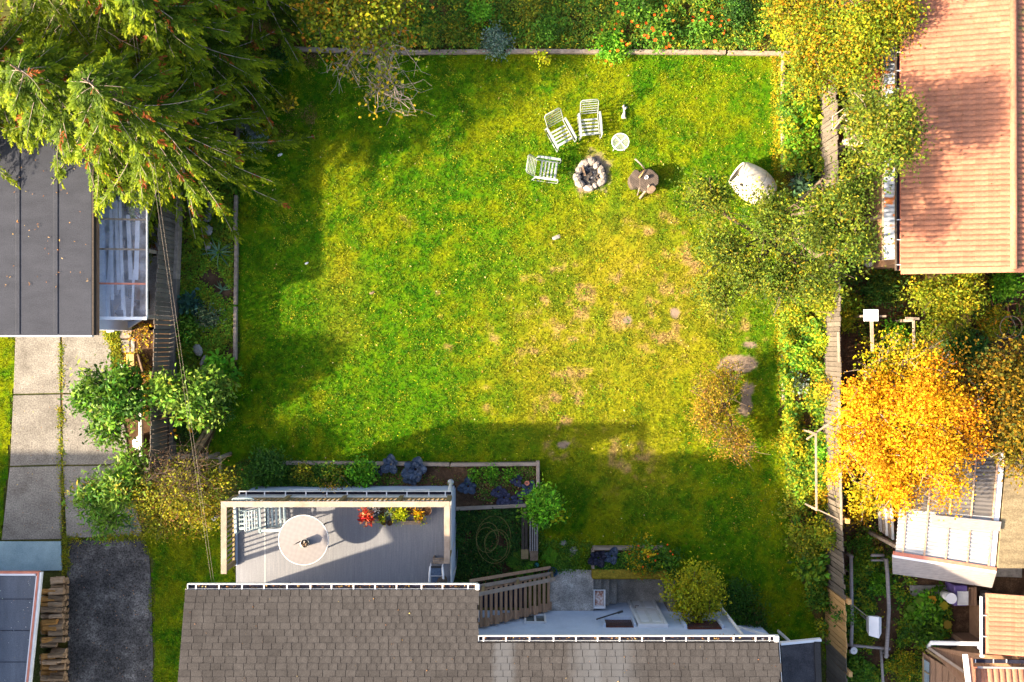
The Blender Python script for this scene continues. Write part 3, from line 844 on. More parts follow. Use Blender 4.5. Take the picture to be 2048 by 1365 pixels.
# lean-to with clear roof
le = thing('lean_to', 'lean-to with clear plastic sheet roof over stored boards', 'lean-to', (-10.0, 2.5, 0))
lx0, lx1 = W(186, 0, 2.55).x, W(293, 0, 2.3).x
for (ya, yb) in ((380, 437), (440, 497), (500, 566), (569, 633)):
    a0 = W(0, ya, 2.5).y; a1 = W(0, yb, 2.5).y
    MB().add([(lx0, a0, 2.58), (lx1, a0, 2.33), (lx1, a1, 2.33), (lx0, a1, 2.58), (lx0, a0, 2.57), (lx1, a0, 2.32), (lx1, a1, 2.32), (lx0, a1, 2.57)],
             [(3, 2, 1, 0), (4, 5, 6, 7), (0, 1, 5, 4), (1, 2, 6, 5), (2, 3, 7, 6), (3, 0, 4, 7)]).build('roof_pane', GLASS, le)
for y in (380, 438.5, 498.5, 567.5):
    yy = W(0, y, 2.5).y
    MB().bar((lx0, yy, 2.56), (lx1, yy, 2.31), 0.045, 0.06).build('rafter', REDTRIM if y in (380, 567.5) else TIMB, le)
yy = W(0, 637, 2.5).y
MB().bar((lx0 - 0.02, yy, 2.58), (lx1 + 0.02, yy, 2.34), 0.08, 0.09).build('end_beam', WHITE, le)
MB().bar((lx1 + 0.02, W(0, 380, 2.5).y, 2.32), (lx1 + 0.02, yy, 2.32), 0.035, 0.07).build('edge_beam', OFFWHITE, le)
for y in (382, 500, 634):
    MB().box((lx1, W(0, y, 2.4).y, 1.15), (0.08, 0.08, 2.3)).build('post', TIMB, le)
MB().box(((lx0 + lx1) / 2, W(0, 376, 2.4).y, 1.2), (lx1 - lx0, 0.06, 2.4)).build('back_wall', DARKB, le)
sheet('lean_to_floor', [(lx0 - 0.3, 4.4), (lx1 + 0.1, 4.4), (lx1 + 0.1, 0.6), (lx0 - 0.3, 0.6)], 0.002, AGG)
PLANKLAB = ['longest white plank at the left of the stack under the lean-to roof', 'white plank just right of the longest one under the lean-to roof', 'short white plank in the lower left corner under the lean-to roof',
            'white plank in the middle of the stack under the lean-to roof', 'narrow white plank right of the middle under the lean-to roof', 'grey board half hidden in the middle under the lean-to roof',
            'white plank under the third bay right of the middle of the lean-to', 'straight bright white plank at the right of the stack in the lean-to', 'thin white batten in the lowest bay of the lean-to, right one', 'thin white batten in the lowest bay of the lean-to, left one',
            'brown weathered plank along the right edge of the lean-to', 'orange brown board low in the lean-to near its right edge', 'grey board in the upper left of the lean-to', 'grey board in the lower left of the lean-to', 'wide grey panel across the lowest bay of the lean-to']
for i, (x0, y0, x1, y1, z, w, mt) in enumerate([(214, 640, 228, 385, .9, .10, 'w'), (225, 600, 222, 420, .95, .08, 'w'), (205, 640, 216, 560, .8, .12, 'w'), (238, 580, 232, 400, .95, .09, 'w'),
      (246, 620, 240, 390, 1.0, .07, 'w'), (232, 590, 246, 480, .85, .14, 'g'), (262, 560, 256, 430, .9, .10, 'w'), (272, 560, 276, 430, 1.05, .11, 'w'), (264, 635, 268, 540, .8, .05, 'w'),
      (250, 640, 244, 520, .8, .06, 'w'), (286, 620, 288, 390, .7, .16, 'b'), (278, 600, 272, 480, .6, .18, 'o'), (210, 500, 200, 390, .7, .13, 'g'), (222, 640, 210, 580, .6, .2, 'g'), (240, 635, 262, 600, .5, .35, 'g')]):
    z += 0.85
    a = W(x0, y0, z); b = W(x1, y1, z + 0.15)
    pl = MB().bar(a, b, w, 0.03).build('stored_plank', {'w': WHITE, 'g': GREYP, 'b': TIMB, 'o': BROWNW}[mt])
    tag(pl, PLANKLAB[i], 'plank', 'boards stored in the lean-to')
rack = thing('trestle_rack', 'dark trestles carrying the stored boards in the lean-to', 'trestles', W(245, 520, 0))
for (x, y) in ((200, 600), (245, 600), (285, 600), (200, 430), (245, 430), (285, 430)):
    p = W(x, y, 0.4)
    MB().box((p.x, p.y, 0.65), (0.12, 0.5, 1.3)).build('trestle', DARKB, rack)

# ------------------------------------------------------------------ flat carport roof and firewood
cp = thing('carport', 'carport with blue grey membrane roof and red white trim', 'carport', (-13.5, -8.0, 0))
CZ = 2.55
c0 = W(78, 1145, CZ); c1 = W(52, 1400, CZ)
MB().prism([(-19, c1.y), (c1.x, c1.y), (c0.x, c0.y), (-19, c0.y)], CZ - 0.12, CZ - 0.02).build('roof', CARFELT, cp)
for y in (1199, 1262, 1325):
    t_ = (y - 1145) / 255.0
    p = W(78 - 26 * t_, y, CZ)
    MB().box(((p.x - 19) / 2, p.y, CZ - 0.017), (19 + p.x - 0.1, 0.012, 0.012)).build('seam', DARKGUT, cp)
MB().bar((c0.x, c0.y + 0.0, CZ), (c1.x, c1.y, CZ), 0.05, 0.1).build('trim', REDTRIM, cp)
MB().bar((c0.x + 0.055, c0.y + 0.0, CZ - 0.02), (c1.x + 0.055, c1.y, CZ - 0.02), 0.055, 0.1).build('trim', OFFWHITE, cp)
MB().bar((c0.x - 0.045, c0.y - 0.09, CZ), (c1.x - 0.045, c1.y, CZ), 0.035, 0.06).build('trim', WHITE, cp)
MB().bar((-19, c0.y, CZ - 0.003), (c0.x + 0.02, c0.y, CZ - 0.003), 0.05, 0.1).build('trim', REDTRIM, cp)
MB().bar((-19, c0.y - 0.055, CZ - 0.003), (c0.x - 0.075, c0.y - 0.055, CZ - 0.003), 0.045, 0.06).build('trim', WHITE, cp)
for (x, y) in ((-13.75, c0.y - 0.6), (-13.9, -9.8), (-16.0, c0.y - 0.6)):
    MB().box((x, y, CZ / 2 - 0.1), (0.11, 0.11, CZ - 0.2)).build('post', TIMB, cp)

nh = thing('neighbour_house', 'pale neighbouring house beyond the left edge with dark gabled roof', 'house', (-20, -10, 0))
MB().box((-20.4, -10.0, 2.25), (11.0, 8.0, 4.5)).build('wall', SIDING, nh)
MB().add([(-26.2, -5.6, 4.6), (-14.6, -5.6, 4.6), (-14.6, -10, 5.6), (-26.2, -10, 5.6), (-26.2, -14.4, 4.6), (-14.6, -14.4, 4.6),
          (-26.2, -5.6, 4.45), (-14.6, -5.6, 4.45), (-14.6, -14.4, 4.45), (-26.2, -14.4, 4.45)],
         [(0, 3, 2, 1), (3, 4, 5, 2), (0, 1, 7, 6), (4, 9, 8, 5), (1, 2, 5, 8, 7), (0, 6, 9, 4, 3), (6, 7, 8, 9)]).build('roof', SHINGDARK, nh)
MB().box((-14.88, -7.4, 2.9), (0.04, 1.2, 1.1)).build('window', PANE, nh)

def log_mesh(seed, mat):
    r = random.Random(seed)
    n = r.choice((4, 5, 5, 6))
    poly = []
    for j in range(n):
        a = 2 * math.pi * j / n + r.uniform(-0.25, 0.25)
        q = r.uniform(0.75, 1.15)
        poly.append((math.cos(a) * q * 0.085, math.sin(a) * q * 0.07))
    L = 0.38
    vs = [(-L / 2, y, z) for y, z in poly] + [(L / 2, y * 0.95, z * 0.95) for y, z in poly]
    fs = [tuple(range(n)), tuple(reversed(range(n, 2 * n)))] + [(i, n + i, n + (i + 1) % n, (i + 1) % n) for i in range(n)]
    me = MB().add(vs, fs).mesh('firewood_log', mat)
    return me
logm = [log_mesh(i, LOGS) for i in range(5)] + [log_mesh(9, LOGSO), log_mesh(11, LOGSO)]
r_ = random.Random(8)
for row in range(2):
    for k in range(20):
        py = 1162 + k * 11.6 + r_.uniform(-2, 2)
        if 1290 < py < 1300:
            continue
        for lev in range(5):
            z = 0.10 + lev * 0.16
            big = (lev == 4)
            if big and r_.random() < 0.3:
                continue
            px = (98 if row == 0 else 122) - lev * (0.0 if row == 0 else 2.2)
            if row == 0 and py < 1185 - 20 + (0):
                pass
            if row == 0 and k < 2:
                continue
            if py > 1300 and row == 0 and px < 90:
                continue
            p = W(px + r_.uniform(-2.5, 2.5), py, z)
            me = r_.choice(logm[5:] + logm[:3]) if row == 0 else r_.choice(logm[:5])
            o = inst('firewood_log', me, None, p, (r_.uniform(0, 6.28), r_.uniform(-0.08, 0.08), r_.uniform(-0.12, 0.12)), (r_.uniform(0.85, 1.1), r_.uniform(0.9, 1.3), r_.uniform(0.85, 1.15)))
            tag(o, ('orange brown' if me in logm[5:] else 'dull brown') + (' split log in the row of firewood next to the carport' if row == 0 else ' split log in the firewood row beside the asphalt'), 'firewood', 'split logs stacked along the carport, ' + ('orange brown' if me in logm[5:] else 'dull brown') + (' inner row' if row == 0 else ' outer row'))

# ------------------------------------------------------------------ main house
SL = 0.27
EZ = 4.6
EY = W(0, 1180, EZ).y                 # eave line of the front part
EX0 = W(372, 0, EZ).x; EX1 = W(957, 0, EZ).x
def roof_z(y):
    return EZ + SL * (EY - y)
def solve_y(py):
    y = EY
    for _ in range(30):
        y = -(py - 682.5) * (CAM_H - roof_z(y)) / F
    return y
EY2 = solve_y(1284)
EX2 = W(1558, 0, roof_z(EY2)).x
RIDGE = -11.4
WALLY = -7.5
WALLX0, WALLX1 = EX0 + 0.35, EX2 - 0.3
house = thing('house', 'blue grey house with brown shingle roof, white gutters and a back door', 'house', (0, -9.0, 0))
# roof slab
def roof_piece(name, mat, dz, x0a, x1a, ya, x1b, yb, yr):
    v = [(x0a, ya, roof_z(ya) + dz), (x1a, ya, roof_z(ya) + dz), (x1a, yb, roof_z(yb) + dz), (x1b, yb, roof_z(yb) + dz), (x1b, yr, roof_z(yr) + dz), (x0a, yr, roof_z(yr) + dz)]
    lo = [(x, y, z - 0.12) for x, y, z in v]
    n = len(v)
    return MB().add(v + lo, [tuple(reversed(range(n))), tuple(range(n, 2 * n))] + [(i, (i + 1) % n, n + (i + 1) % n, n + i) for i in range(n)])
roof = roof_piece('roof', GAP, 0.0, EX0, EX1, EY, EX2, EY2, RIDGE).build('roof', GAP, house)
MB().add([(EX0, RIDGE, roof_z(RIDGE) - 0.01), (EX2, RIDGE, roof_z(RIDGE) - 0.01), (EX2, RIDGE - 5.5, roof_z(RIDGE) - 1.5), (EX0, RIDGE - 5.5, roof_z(RIDGE) - 1.5)], [(0, 3, 2, 1)]).build('back_slope', SHING, house)
# shingles
ROWH = 0.148
slang = math.atan(SL)
shm = []
for wv in (0.20, 0.235, 0.26, 0.285):
    hx = wv / 2 - 0.006
    shm.append((wv, MB().add([(-hx, 0.004, 0.012), (hx, 0.0, 0.012), (hx, -0.19, 0.004), (-hx, -0.19, 0.004), (-hx, 0.004, 0.0), (hx, 0.0, 0.0)],
                              [(0, 3, 2, 1), (0, 1, 5, 4), (1, 2, 5), (0, 4, 3)]).mesh('shingle', SHING)))
r_ = random.Random(11)
rest = MB()
nsh = 0
row = 0
y = EY
while y > -9.0:
    x = EX0 + r_.uniform(-0.02, 0.0)
    x1 = EX1 if y > EY2 + 0.02 else EX2
    first = True
    while x < x1 - 0.06:
        k = r_.randrange(4)
        wv, me = shm[k]
        if first:
            first = False
            off = r_.uniform(0.05, wv)
            cx = x + off - wv / 2
            if cx - wv / 2 < EX0 - 0.03:
                cx = EX0 - 0.02 + wv / 2
            x = cx + wv / 2
        else:
            cx = x + wv / 2
            x += wv
        if cx + wv / 2 > x1 + 0.03:
            cx = x1 - wv / 2 + 0.02
        z = roof_z(y) + 0.003
        ry = y + r_.uniform(-0.004, 0.004)
        # seen in the picture, and among the first 300
        vis = -(y) * F / (CAM_H - z) + 682.5 < 1380
        if vis and nsh < 300 and -5.2 < cx < 5.8 and (row % 2 == 0 or y > -7.6):
            inst('shingle', me, roof, (cx, ry, z), (-slang, 0, r_.uniform(-0.006, 0.006)))
            nsh += 1
        else:
            tgt = rest
            Mx = Matrix.Rotation(-slang, 3, 'X')
            vs = [Mx @ v.co + Vector((cx, ry, z)) for v in me.vertices]
            tgt.add(vs, [tuple(p.vertices) for p in me.polygons])
    y -= ROWH * math.cos(slang)
    row += 1
o = rest.build('remaining_shingles', SHING, roof); o['kind'] = 'stuff'
# bargeboards
MB().bar((EX0 - 0.008, EY, roof_z(EY) - 0.06), (EX0 - 0.008, RIDGE, roof_z(RIDGE) - 0.06), 0.012, 0.10).build('bargeboard', OFFWHITE, house)
MB().bar((EX2 + 0.008, EY2, roof_z(EY2) - 0.06), (EX2 + 0.008, RIDGE, roof_z(RIDGE) - 0.06), 0.012, 0.10).build('bargeboard', OFFWHITE, house)

def gutter(parent, x0, x1, y, z, hangers, w=0.13, name='gutter'):
    g_ = MB()
    L = x1 - x0; cx = (x0 + x1) / 2
    g_.box((cx, y + w, z - 0.03), (L, 0.017, 0.11))
    g_.box((cx, y + 0.012, z - 0.05), (L, 0.01, 0.09))
    g_.box((x0, y + w / 2, z - 0.035), (0.012, w, 0.10))
    g_.box((x1, y + w / 2, z - 0.035), (0.012, w, 0.10))
    gg = g_.build(name, OFFWHITE, parent)
    MB().box((cx, y + w / 2, z - 0.075), (L - 0.02, w - 0.02, 0.02)).build('gutter_bed', DARKGUT, gg)
    for hx in hangers:
        MB().box((hx, y + w / 2 - 0.01, z + 0.004), (0.028, w + 0.03, 0.01)).build('hanger', WHITE, gg)
    return gg
gz = EZ - 0.02
gutter(house, EX0 + 0.03, EX1 - 0.02, EY, gz, [W(p, 0, gz).x for p in (392, 438, 484, 528, 574, 621, 663, 707, 750, 793, 843, 885, 936)])
gz2 = roof_z(EY2) - 0.02
gutter(house, EX1 + 0.01, EX2, EY2, gz2, [W(p, 0, gz2).x for p in (967, 1012, 1059, 1107, 1152, 1195, 1239, 1284, 1328, 1372, 1417, 1467, 1511, 1539)])
# walls with lapped siding
def siding(name, parent, x0, x1, y, z0, z1, mat, holes=(), step=0.18):
    """horizontal lapped boards on a wall facing +y, each a little proud at its lower edge"""
    bx = []
    z = z0
    while z < z1 - 1e-3:
        zt = min(z + step, z1)
        segs = [(x0, x1)]
        for (a, b, c, d) in holes:
            if c < zt - 0.01 and d > z + 0.01:
                ns = []
                for s0, s1 in segs:
                    if b <= s0 or a >= s1:
                        ns.append((s0, s1))
                    else:
                        if a > s0: ns.append((s0, a))
                        if b < s1: ns.append((b, s1))
                segs = ns
        for s0, s1 in segs:
            m = MB().add([(s0, y + 0.022, z), (s1, y + 0.022, z), (s1, y + 0.008, zt), (s0, y + 0.008, zt), (s0, y - 0.02, z), (s1, y - 0.02, z), (s1, y - 0.02, zt), (s0, y - 0.02, zt)],
                         [(0, 3, 2, 1), (0, 1, 5, 4), (3, 7, 6, 2), (0, 4, 7, 3), (1, 2, 6, 5)])
            m.build('siding_board', mat, parent)
        z = zt
wall = MB().box(((WALLX0 + WALLX1) / 2, WALLY - 0.25, 1.8), (WALLX1 - WALLX0, 0.44, 5.6)).build('wall', SIDING, house)
def px_on_wall(px, py):
    """x, z of the wall point under a pixel"""
    k = WALLY / -(py - 682.5)
    return (px - 1024.0) * k, CAM_H - k * F
wa = px_on_wall(1207, 1241); wb_ = px_on_wall(1267, 1254)
wc = px_on_wall(1365, 1243); wd = px_on_wall(1443, 1257)
da = px_on_wall(1258, 1205); db = px_on_wall(1337, 1255)
we = px_on_wall(1050, 1233); wf = px_on_wall(1091, 1248)
h1 = (wa[0], wb_[0], wa[1], wb_[1] + 0.05)
h2 = (wc[0], wd[0], wc[1], wd[1] + 0.05)
h3 = (da[0], db[0] - 0.08, -1.05, db[1])
h4 = (we[0], wf[0], we[1], wf[1])
siding('s', wall, EX1 - 0.2, WALLX1, WALLY, -1.0, 4.7, SIDING, (h1, h2, h3, h4))
siding('s', wall, WALLX0, EX1 - 0.2, WALLY, 1.9, 4.5, SIDING, (), 0.3)
for (a, b, c, d), nm in ((h1, 0), (h2, 1)):
    w_ = MB().box(((a + b) / 2, WALLY + 0.004, (c + d) / 2), (b - a, 0.02, d - c)).build('window', REDBR, house)
    MB().box(((a + b) / 2, WALLY + 0.05, c - 0.03), (b - a + 0.14, 0.1, 0.06)).build('sill', SIDING, w_)
    MB().box((a - 0.03, WALLY + 0.05, (c + d) / 2), (0.06, 0.1, d - c)).build('frame', SIDING, w_)
    MB().box((b + 0.03, WALLY + 0.05, (c + d) / 2), (0.06, 0.1, d - c)).build('frame', SIDING, w_)
    MB().box(((a + b) / 2, WALLY + 0.018, (c + d) / 2), (b - a - 0.02, 0.006, d - c - 0.02)).build('pane', CLEARP, w_)
a, b, c, d = h4
w_ = MB().box(((a + b) / 2, WALLY + 0.004, (c + d) / 2), (b - a - 0.05, 0.016, d - c - 0.05)).build('window', PANE, house)
for (x_, z_, sx, sz) in ((a, (c + d) / 2, 0.05, d - c + 0.1), (b, (c + d) / 2, 0.05, d - c + 0.1), ((a + b) / 2, (c + d) / 2, 0.05, d - c)):
    MB().box((x_, WALLY + 0.035, z_), (sx, 0.06, sz)).build('frame', WHITE, w_)
for z_ in (c, d):
    MB().box(((a + b) / 2, WALLY + 0.033, z_), (b - a - 0.06, 0.055, 0.05)).build('frame', WHITE, w_)
# back door, standing slightly ajar at the foot of the steps
a, b, c, d = h3
dr = MB().box(((a + b) / 2, WALLY + 0.03, (c + d) / 2), (b - a, 0.06, d - c)).build('door', OFFWHITE, house)
for (fx, fz, sx, sz) in ((0.27, 0.22, 0.32, 0.26), (0.73, 0.22, 0.32, 0.26), (0.27, 0.68, 0.32, 0.40), (0.73, 0.68, 0.32, 0.40)):
    x_ = a + (b - a) * fx; z_ = c + (d - c) * fz
    MB().box((x_, WALLY + 0.066, z_), (sx * (b - a), 0.014, sz * (d - c))).build('door_panel', WHITE, dr, bevel=0.006)
MB().tube([(a + 0.07, WALLY + 0.07, c + 1.0), (a + 0.07, WALLY + 0.13, c + 1.0), (a + 0.17, WALLY + 0.13, c + 1.0)], 0.012, 6).build('handle', BLACKM, dr)
for x_ in (a - 0.03, b + 0.03):
    MB().box((x_, WALLY + 0.05, (c + d) / 2), (0.06, 0.1, d - c)).build('door_frame', WHITE, house)
MB().box(((a + b) / 2, WALLY + 0.05, d + 0.03), (b - a + 0.12, 0.1, 0.06)).build('door_frame', WHITE, house)
# downpipe at the corner
MB().tube([(WALLX1 - 0.05, EY2 + 0.06, gz2 - 0.08), (WALLX1 - 0.03, WALLY + 0.12, gz2 - 0.5), (WALLX1 - 0.03, WALLY + 0.12, 0.1), (WALLX1 - 0.03, WALLY + 0.35, 0.03)], 0.04, 8).build('downpipe', OFFWHITE, house, True)
MB().box((EX1 - 0.02, EY + 0.07, gz + 0.02), (0.10, 0.14, 0.10)).build('gutter_outlet', WHITE, house, bevel=0.02)
MB().box((EX2 - 0.06, EY2 + 0.07, gz2 + 0.02), (0.12, 0.14, 0.10)).build('gutter_outlet', WHITE, house, bevel=0.02)
# end walls
MB().box((WALLX0 + 0.05, WALLY - 4.55, 2.2), (0.1, 9.0, 4.6)).build('side_wall', SIDING, house)
MB().box((WALLX1 - 0.05, WALLY - 4.55, 2.2), (0.1, 9.0, 4.8)).build('side_wall', SIDING, house)
# porch wall under the long front eave
MB().box(((EX0 + 0.45 + EX1 - 0.3) / 2, EY - 0.75, 3.2), (EX1 - EX0 - 0.75, 0.14, 2.7)).build('porch_wall', SIDING, house)

# small wing with dark roof at the right corner
wing = thing('house_wing', 'low side wing with black shingle roof at the right corner of the house', 'house', (7.0, -9.5, 0))
wz = 3.0
a = W(1562, 1291, wz); b = W(1641, 1283, wz); cR = W(1645, 1420, wz + 0.5); cL = W(1570, 1420, wz + 0.5)
MB().add([a, b, cR, cL] + [v - Vector((0, 0, 0.12)) for v in (a, b, cR, cL)], [(0, 3, 2, 1), (4, 5, 6, 7), (0, 1, 5, 4), (1, 2, 6, 5), (2, 3, 7, 6), (3, 0, 4, 7)]).build('roof', SHINGDARK, wing)
MB().bar(a + Vector((0, 0.03, -0.05)), b + Vector((0.02, 0.03, -0.05)), 0.06, 0.14).build('fascia', WHITE, wing)
e0 = W(1634, 1284, wz + 0.02); e1 = W(1640, 1420, wz + 0.52)
MB().bar(e0, e1, 0.14, 0.03).build('edge_shingles', SHING, wing)
MB().box((7.05, -10.3, 1.4), (1.4, 3.2, 2.9)).build('wall', SIDING, wing)
MB().bar(W(1468, 1252, 1.6), W(1552, 1276, 2.6), 0.05, 0.05).build('pipe', OFFWHITE, wing)
MB().bar(W(1556, 1262, 0.3), W(1598, 1300, 1.8), 0.05, 0.06).build('rail', OFFWHITE, wing)
# low stucco wall beside the windows
lw = thing('low_wall', 'low blue grey wall stepping out at the right end of the house', 'wall', (5.8, -7.4, 0))
MB().add([W(1478, 1258, 0.5), W(1528, 1260, 0.5), W(1560, 1292, 0.9), W(1500, 1292, 0.9)] + [W(1478, 1258, 0.5) - Vector((0, 0, .5)), W(1528, 1260, 0.5) - Vector((0, 0, .5)), W(1560, 1292, 0.9) - Vector((0, 0, .9)), W(1500, 1292, 0.9) - Vector((0, 0, .9))],
         [(0, 3, 2, 1), (0, 1, 5, 4), (1, 2, 6, 5), (3, 0, 4, 7)]).build('wall_body', SIDING, lw)

# sunken steps and patio
pat = structure(link(bpy.data.objects.new('patio', None)))
MB().prism([(1.05, -7.49), (HX0, -7.49), (HX0, -6.36), (1.05, -6.3)], -0.6, 0.03).build('slab', AGG, pat, bevel=0.01)
well = structure(link(bpy.data.objects.new('stair_well', None)))
sx = [HX0, HX0 + 0.235, HX0 + 0.47, HX0 + 0.705]
for i, x_ in enumerate(sx[:3]):
    MB().box((x_ + 0.1175 + 0.002, (HY0 + HY1) / 2 + 0.02, -0.5 - 0.2 * (i + 1) / 2 - 0.1), (0.233, HY1 - HY0 - 0.05, 1.0 - 0.2 * (i + 1) + 0.2), ).build('step', AGG, well, bevel=0.008)
MB().box(((sx[3] + HX1) / 2, (HY0 + HY1) / 2, -0.86), (HX1 - sx[3], HY1 - HY0, 0.1)).build('floor', AGG, well)
MB().box(((HX0 + HX1) / 2, HY1 + 0.06, -0.45), (HX1 - HX0 + 0.2, 0.12, 0.9)).build('retaining_wall', MOSS, well)
MB().box((HX1 + 0.09, (HY0 + HY1) / 2, -0.40), (0.18, HY1 - HY0, 1.06)).build('retaining_wall', CONC, well, bevel=0.01)
MB().box(((HX0 + HX1) / 2, HY0 - 0.02, -0.93), (HX1 - HX0, 0.6, 0.1)).build('floor', CONC, well)
tb = thing('wash_tub', 'white rectangular plastic tub with brown residue on the sunken steps', 'tub', W(1198, 1196, 0.0))
t0 = W(1198, 1196, -0.05)
m = MB()
for (w0, l0, z0_), (w1, l1, z1_) in zip(((0.13, 0.22, 0.0), (0.15, 0.25, 0.14), (0.165, 0.265, 0.145), (0.13, 0.225, 0.13)), ((0.15, 0.25, 0.14), (0.165, 0.265, 0.145), (0.13, 0.225, 0.13), (0.115, 0.20, 0.02))):
    v = [(-w0, -l0, z0_), (w0, -l0, z0_), (w0, l0, z0_), (-w0, l0, z0_), (-w1, -l1, z1_), (w1, -l1, z1_), (w1, l1, z1_), (-w1, l1, z1_)]
    m.add([Vector(q) + t0 for q in v], [(0, 1, 5, 4), (1, 2, 6, 5), (2, 3, 7, 6), (3, 0, 4, 7)])
m.build('rim', WHITE, tb)
MB().box(t0 + Vector((0, 0, 0.03)), (0.23, 0.40, 0.02)).build('residue', M_noise('tub_residue', [(0.42, (0.30, 0.11, 0.06)), (0.6, (0.62, 0.55, 0.5))], 9, 0.6, 6), tb)
rod = MB().bar(W(1193, 1239, 1.75), W(1244, 1223, 1.25), 0.03, 0.03)
rod.bar(W(1236, 1226, 1.33), W(1245, 1223, 1.24), 0.05, 0.045)
tag(rod.build('metal_rod', BLACKM), 'thin black rod leaning against the house wall by the steps', 'rod')

# ------------------------------------------------------------------ deck
DZ = 2.1
RZ = 3.1
dx0 = W(472, 0, DZ).x; dx1 = -1.58
dy1 = -4.02; dy0 = EY - 0.68
deck = thing('deck', 'raised grey vinyl deck with pale wooden railing at the back of the house', 'deck', ((dx0 + dx1) / 2, -5.2, 0))
fl = MB().box(((dx0 + dx1) / 2, (dy0 + dy1) / 2, DZ - 0.1), (dx1 - dx0, dy1 - dy0, 0.2)).build('floor', DECKF, deck)
for px in (530,):
    MB().box((W(px, 0, DZ).x, (dy0 + dy1) / 2, DZ + 0.002), (0.012, dy1 - dy0 - 0.04, 0.004)).build('floor_seam', OFFWHITE, fl)
MB().box((W(0, 0, 0).x * 0 + (dx0 + dx1) / 2, dy1 - 0.02, 0.95), (dx1 - dx0 - 0.02, 0.06, 1.9)).build('skirt_wall', SIDING, deck)
MB().box((dx1 - 0.01, (dy0 + dy1) / 2, 0.95), (0.06, dy1 - dy0 - 0.1, 1.9)).build('skirt_wall', SIDING, deck)
MB().box((dx0 + 0.04, (dy0 + dy1) / 2, 0.95), (0.06, dy1 - dy0 - 0.1, 1.9)).build('skirt_wall', SIDING, deck)
MB().box(((dx0 + dx1) / 2, dy1 + 0.012, DZ - 0.04), (dx1 - dx0, 0.02, 0.14)).build('edge_strip', OFFWHITE, deck)
MB().box((dx1 + 0.012, (dy0 + dy1) / 2, DZ - 0.04), (0.02, dy1 - dy0, 0.14)).build('edge_strip', OFFWHITE, deck)
for (pa, pb) in ((574, 634), (804, 853)):
    xa, xb = W(pa, 0, 1.6).x, W(pb, 0, 1.6).x
    w_ = MB().box(((xa + xb) / 2, dy1 + 0.022, 1.35), (xb - xa, 0.03, 0.5)).build('window', PANE, deck)
    MB().box(((xa + xb) / 2, dy1 + 0.03, 1.08), (xb - xa + 0.1, 0.07, 0.05)).build('sill', WHITE, w_)
    MB().box(((xa + xb) / 2, dy1 + 0.03, 1.62), (xb - xa + 0.1, 0.07, 0.05)).build('frame', WHITE, w_)
    for x_ in (xa - 0.025, xb + 0.025):
        MB().box((x_, dy1 + 0.03, 1.35), (0.05, 0.07, 0.5)).build('frame', WHITE, w_)
gutter(deck, dx0 + 0.05, dx1 + 0.02, dy1 + 0.03, DZ - 0.12, [W(p, 0, DZ).x for p in (490, 527, 569, 610, 652, 693, 732, 772, 813, 857, 890)], 0.11)
dp = MB().tube([W(898, 985, 1.9), W(900, 975, 1.2), W(902, 966, 0.4), W(902, 960, 0.02)], 0.045, 8)
dp.build('downpipe', OFFWHITE, deck, True)
MB().cyl(W(902, 964, 0.0), 0.085, 0.12, 14).build('drain_collar', WHITE, deck, True)
rl = W(447.5, 0, RZ).x; rr = W(894, 0, RZ).x; rf_ = W(0, 1009, RZ).y; rb_ = dy0 + 0.7
top = [(rl, rb_), (rl, rf_), (rr, rf_), (rr, rb_ + 0.25)]
rails = []
RW = 0.142
for (x0_, y0_), (x1_, y1_) in zip(top[:-1], top[1:]):
    rails.append(((x0_, y0_), (x1_, y1_)))
# mitred cap boards
def cap(pts):
    return MB().prism(pts, RZ - 0.04, RZ)
h = RW / 2
cap([(rl - h, rb_), (rl + h, rb_), (rl + h, rf_ - h), (rl - h, rf_ + h)]).build('top_rail', RAILW, deck, bevel=0.004)
cap([(rl - h + 0.002, rf_ + h), (rl + h + 0.002, rf_ - h), (rr - h - 0.002, rf_ - h), (rr + h - 0.002, rf_ + h)]).build('top_rail', RAILW, deck, bevel=0.004)
cap([(rr - h, rb_ + 0.25), (rr + h, rb_ + 0.25), (rr + h, rf_ + h), (rr - h, rf_ - h)][::1]).build('top_rail', RAILW, deck, bevel=0.004)
for (a, b) in rails:
    MB().bar((a[0], a[1], DZ + 0.10), (b[0], b[1], DZ + 0.10), 0.05, 0.06).build('bottom_rail', POSTW, deck)
    MB().bar((a[0], a[1], RZ - 0.09), (b[0], b[1], RZ - 0.09), 0.04, 0.07).build('under_rail', POSTW, deck)
bal = MB().box((0, 0, 0), (0.032, 0.032, RZ - DZ - 0.2)).mesh('baluster', RAILW)
bald = MB().box((0, 0, 0), (0.032, 0.032, RZ - DZ - 0.2)).mesh('baluster', POSTW)
for k, (a, b) in enumerate(rails):
    L = math.hypot(b[0] - a[0], b[1] - a[1]); n = int(L / 0.118)
    for i in range(1, n):
        t_ = i / n
        inst('baluster', bal if k == 0 else bald, deck, (a[0] + (b[0] - a[0]) * t_, a[1] + (b[1] - a[1]) * t_, (RZ + DZ) / 2))
posts = [(rl, rf_), (rr, rf_), (rl, rb_ + 0.08), (rr, rb_ + 0.33)] + [(W(p, 0, DZ).x, rf_) for p in (577, 690, 803)]
for (x_, y_) in posts:
    MB().box((x_, y_ + 0.005, (DZ + RZ) / 2 - 0.12), (0.1, 0.1, RZ - DZ + 0.16)).build('railing_post', POSTW, deck)
# kneewall on the left seen as blue grey strip
MB().box((dx0 + 0.02, (rb_ + rf_) / 2, DZ + 0.02), (0.05, rf_ - rb_, 0.08)).build('curb', SIDING, deck)
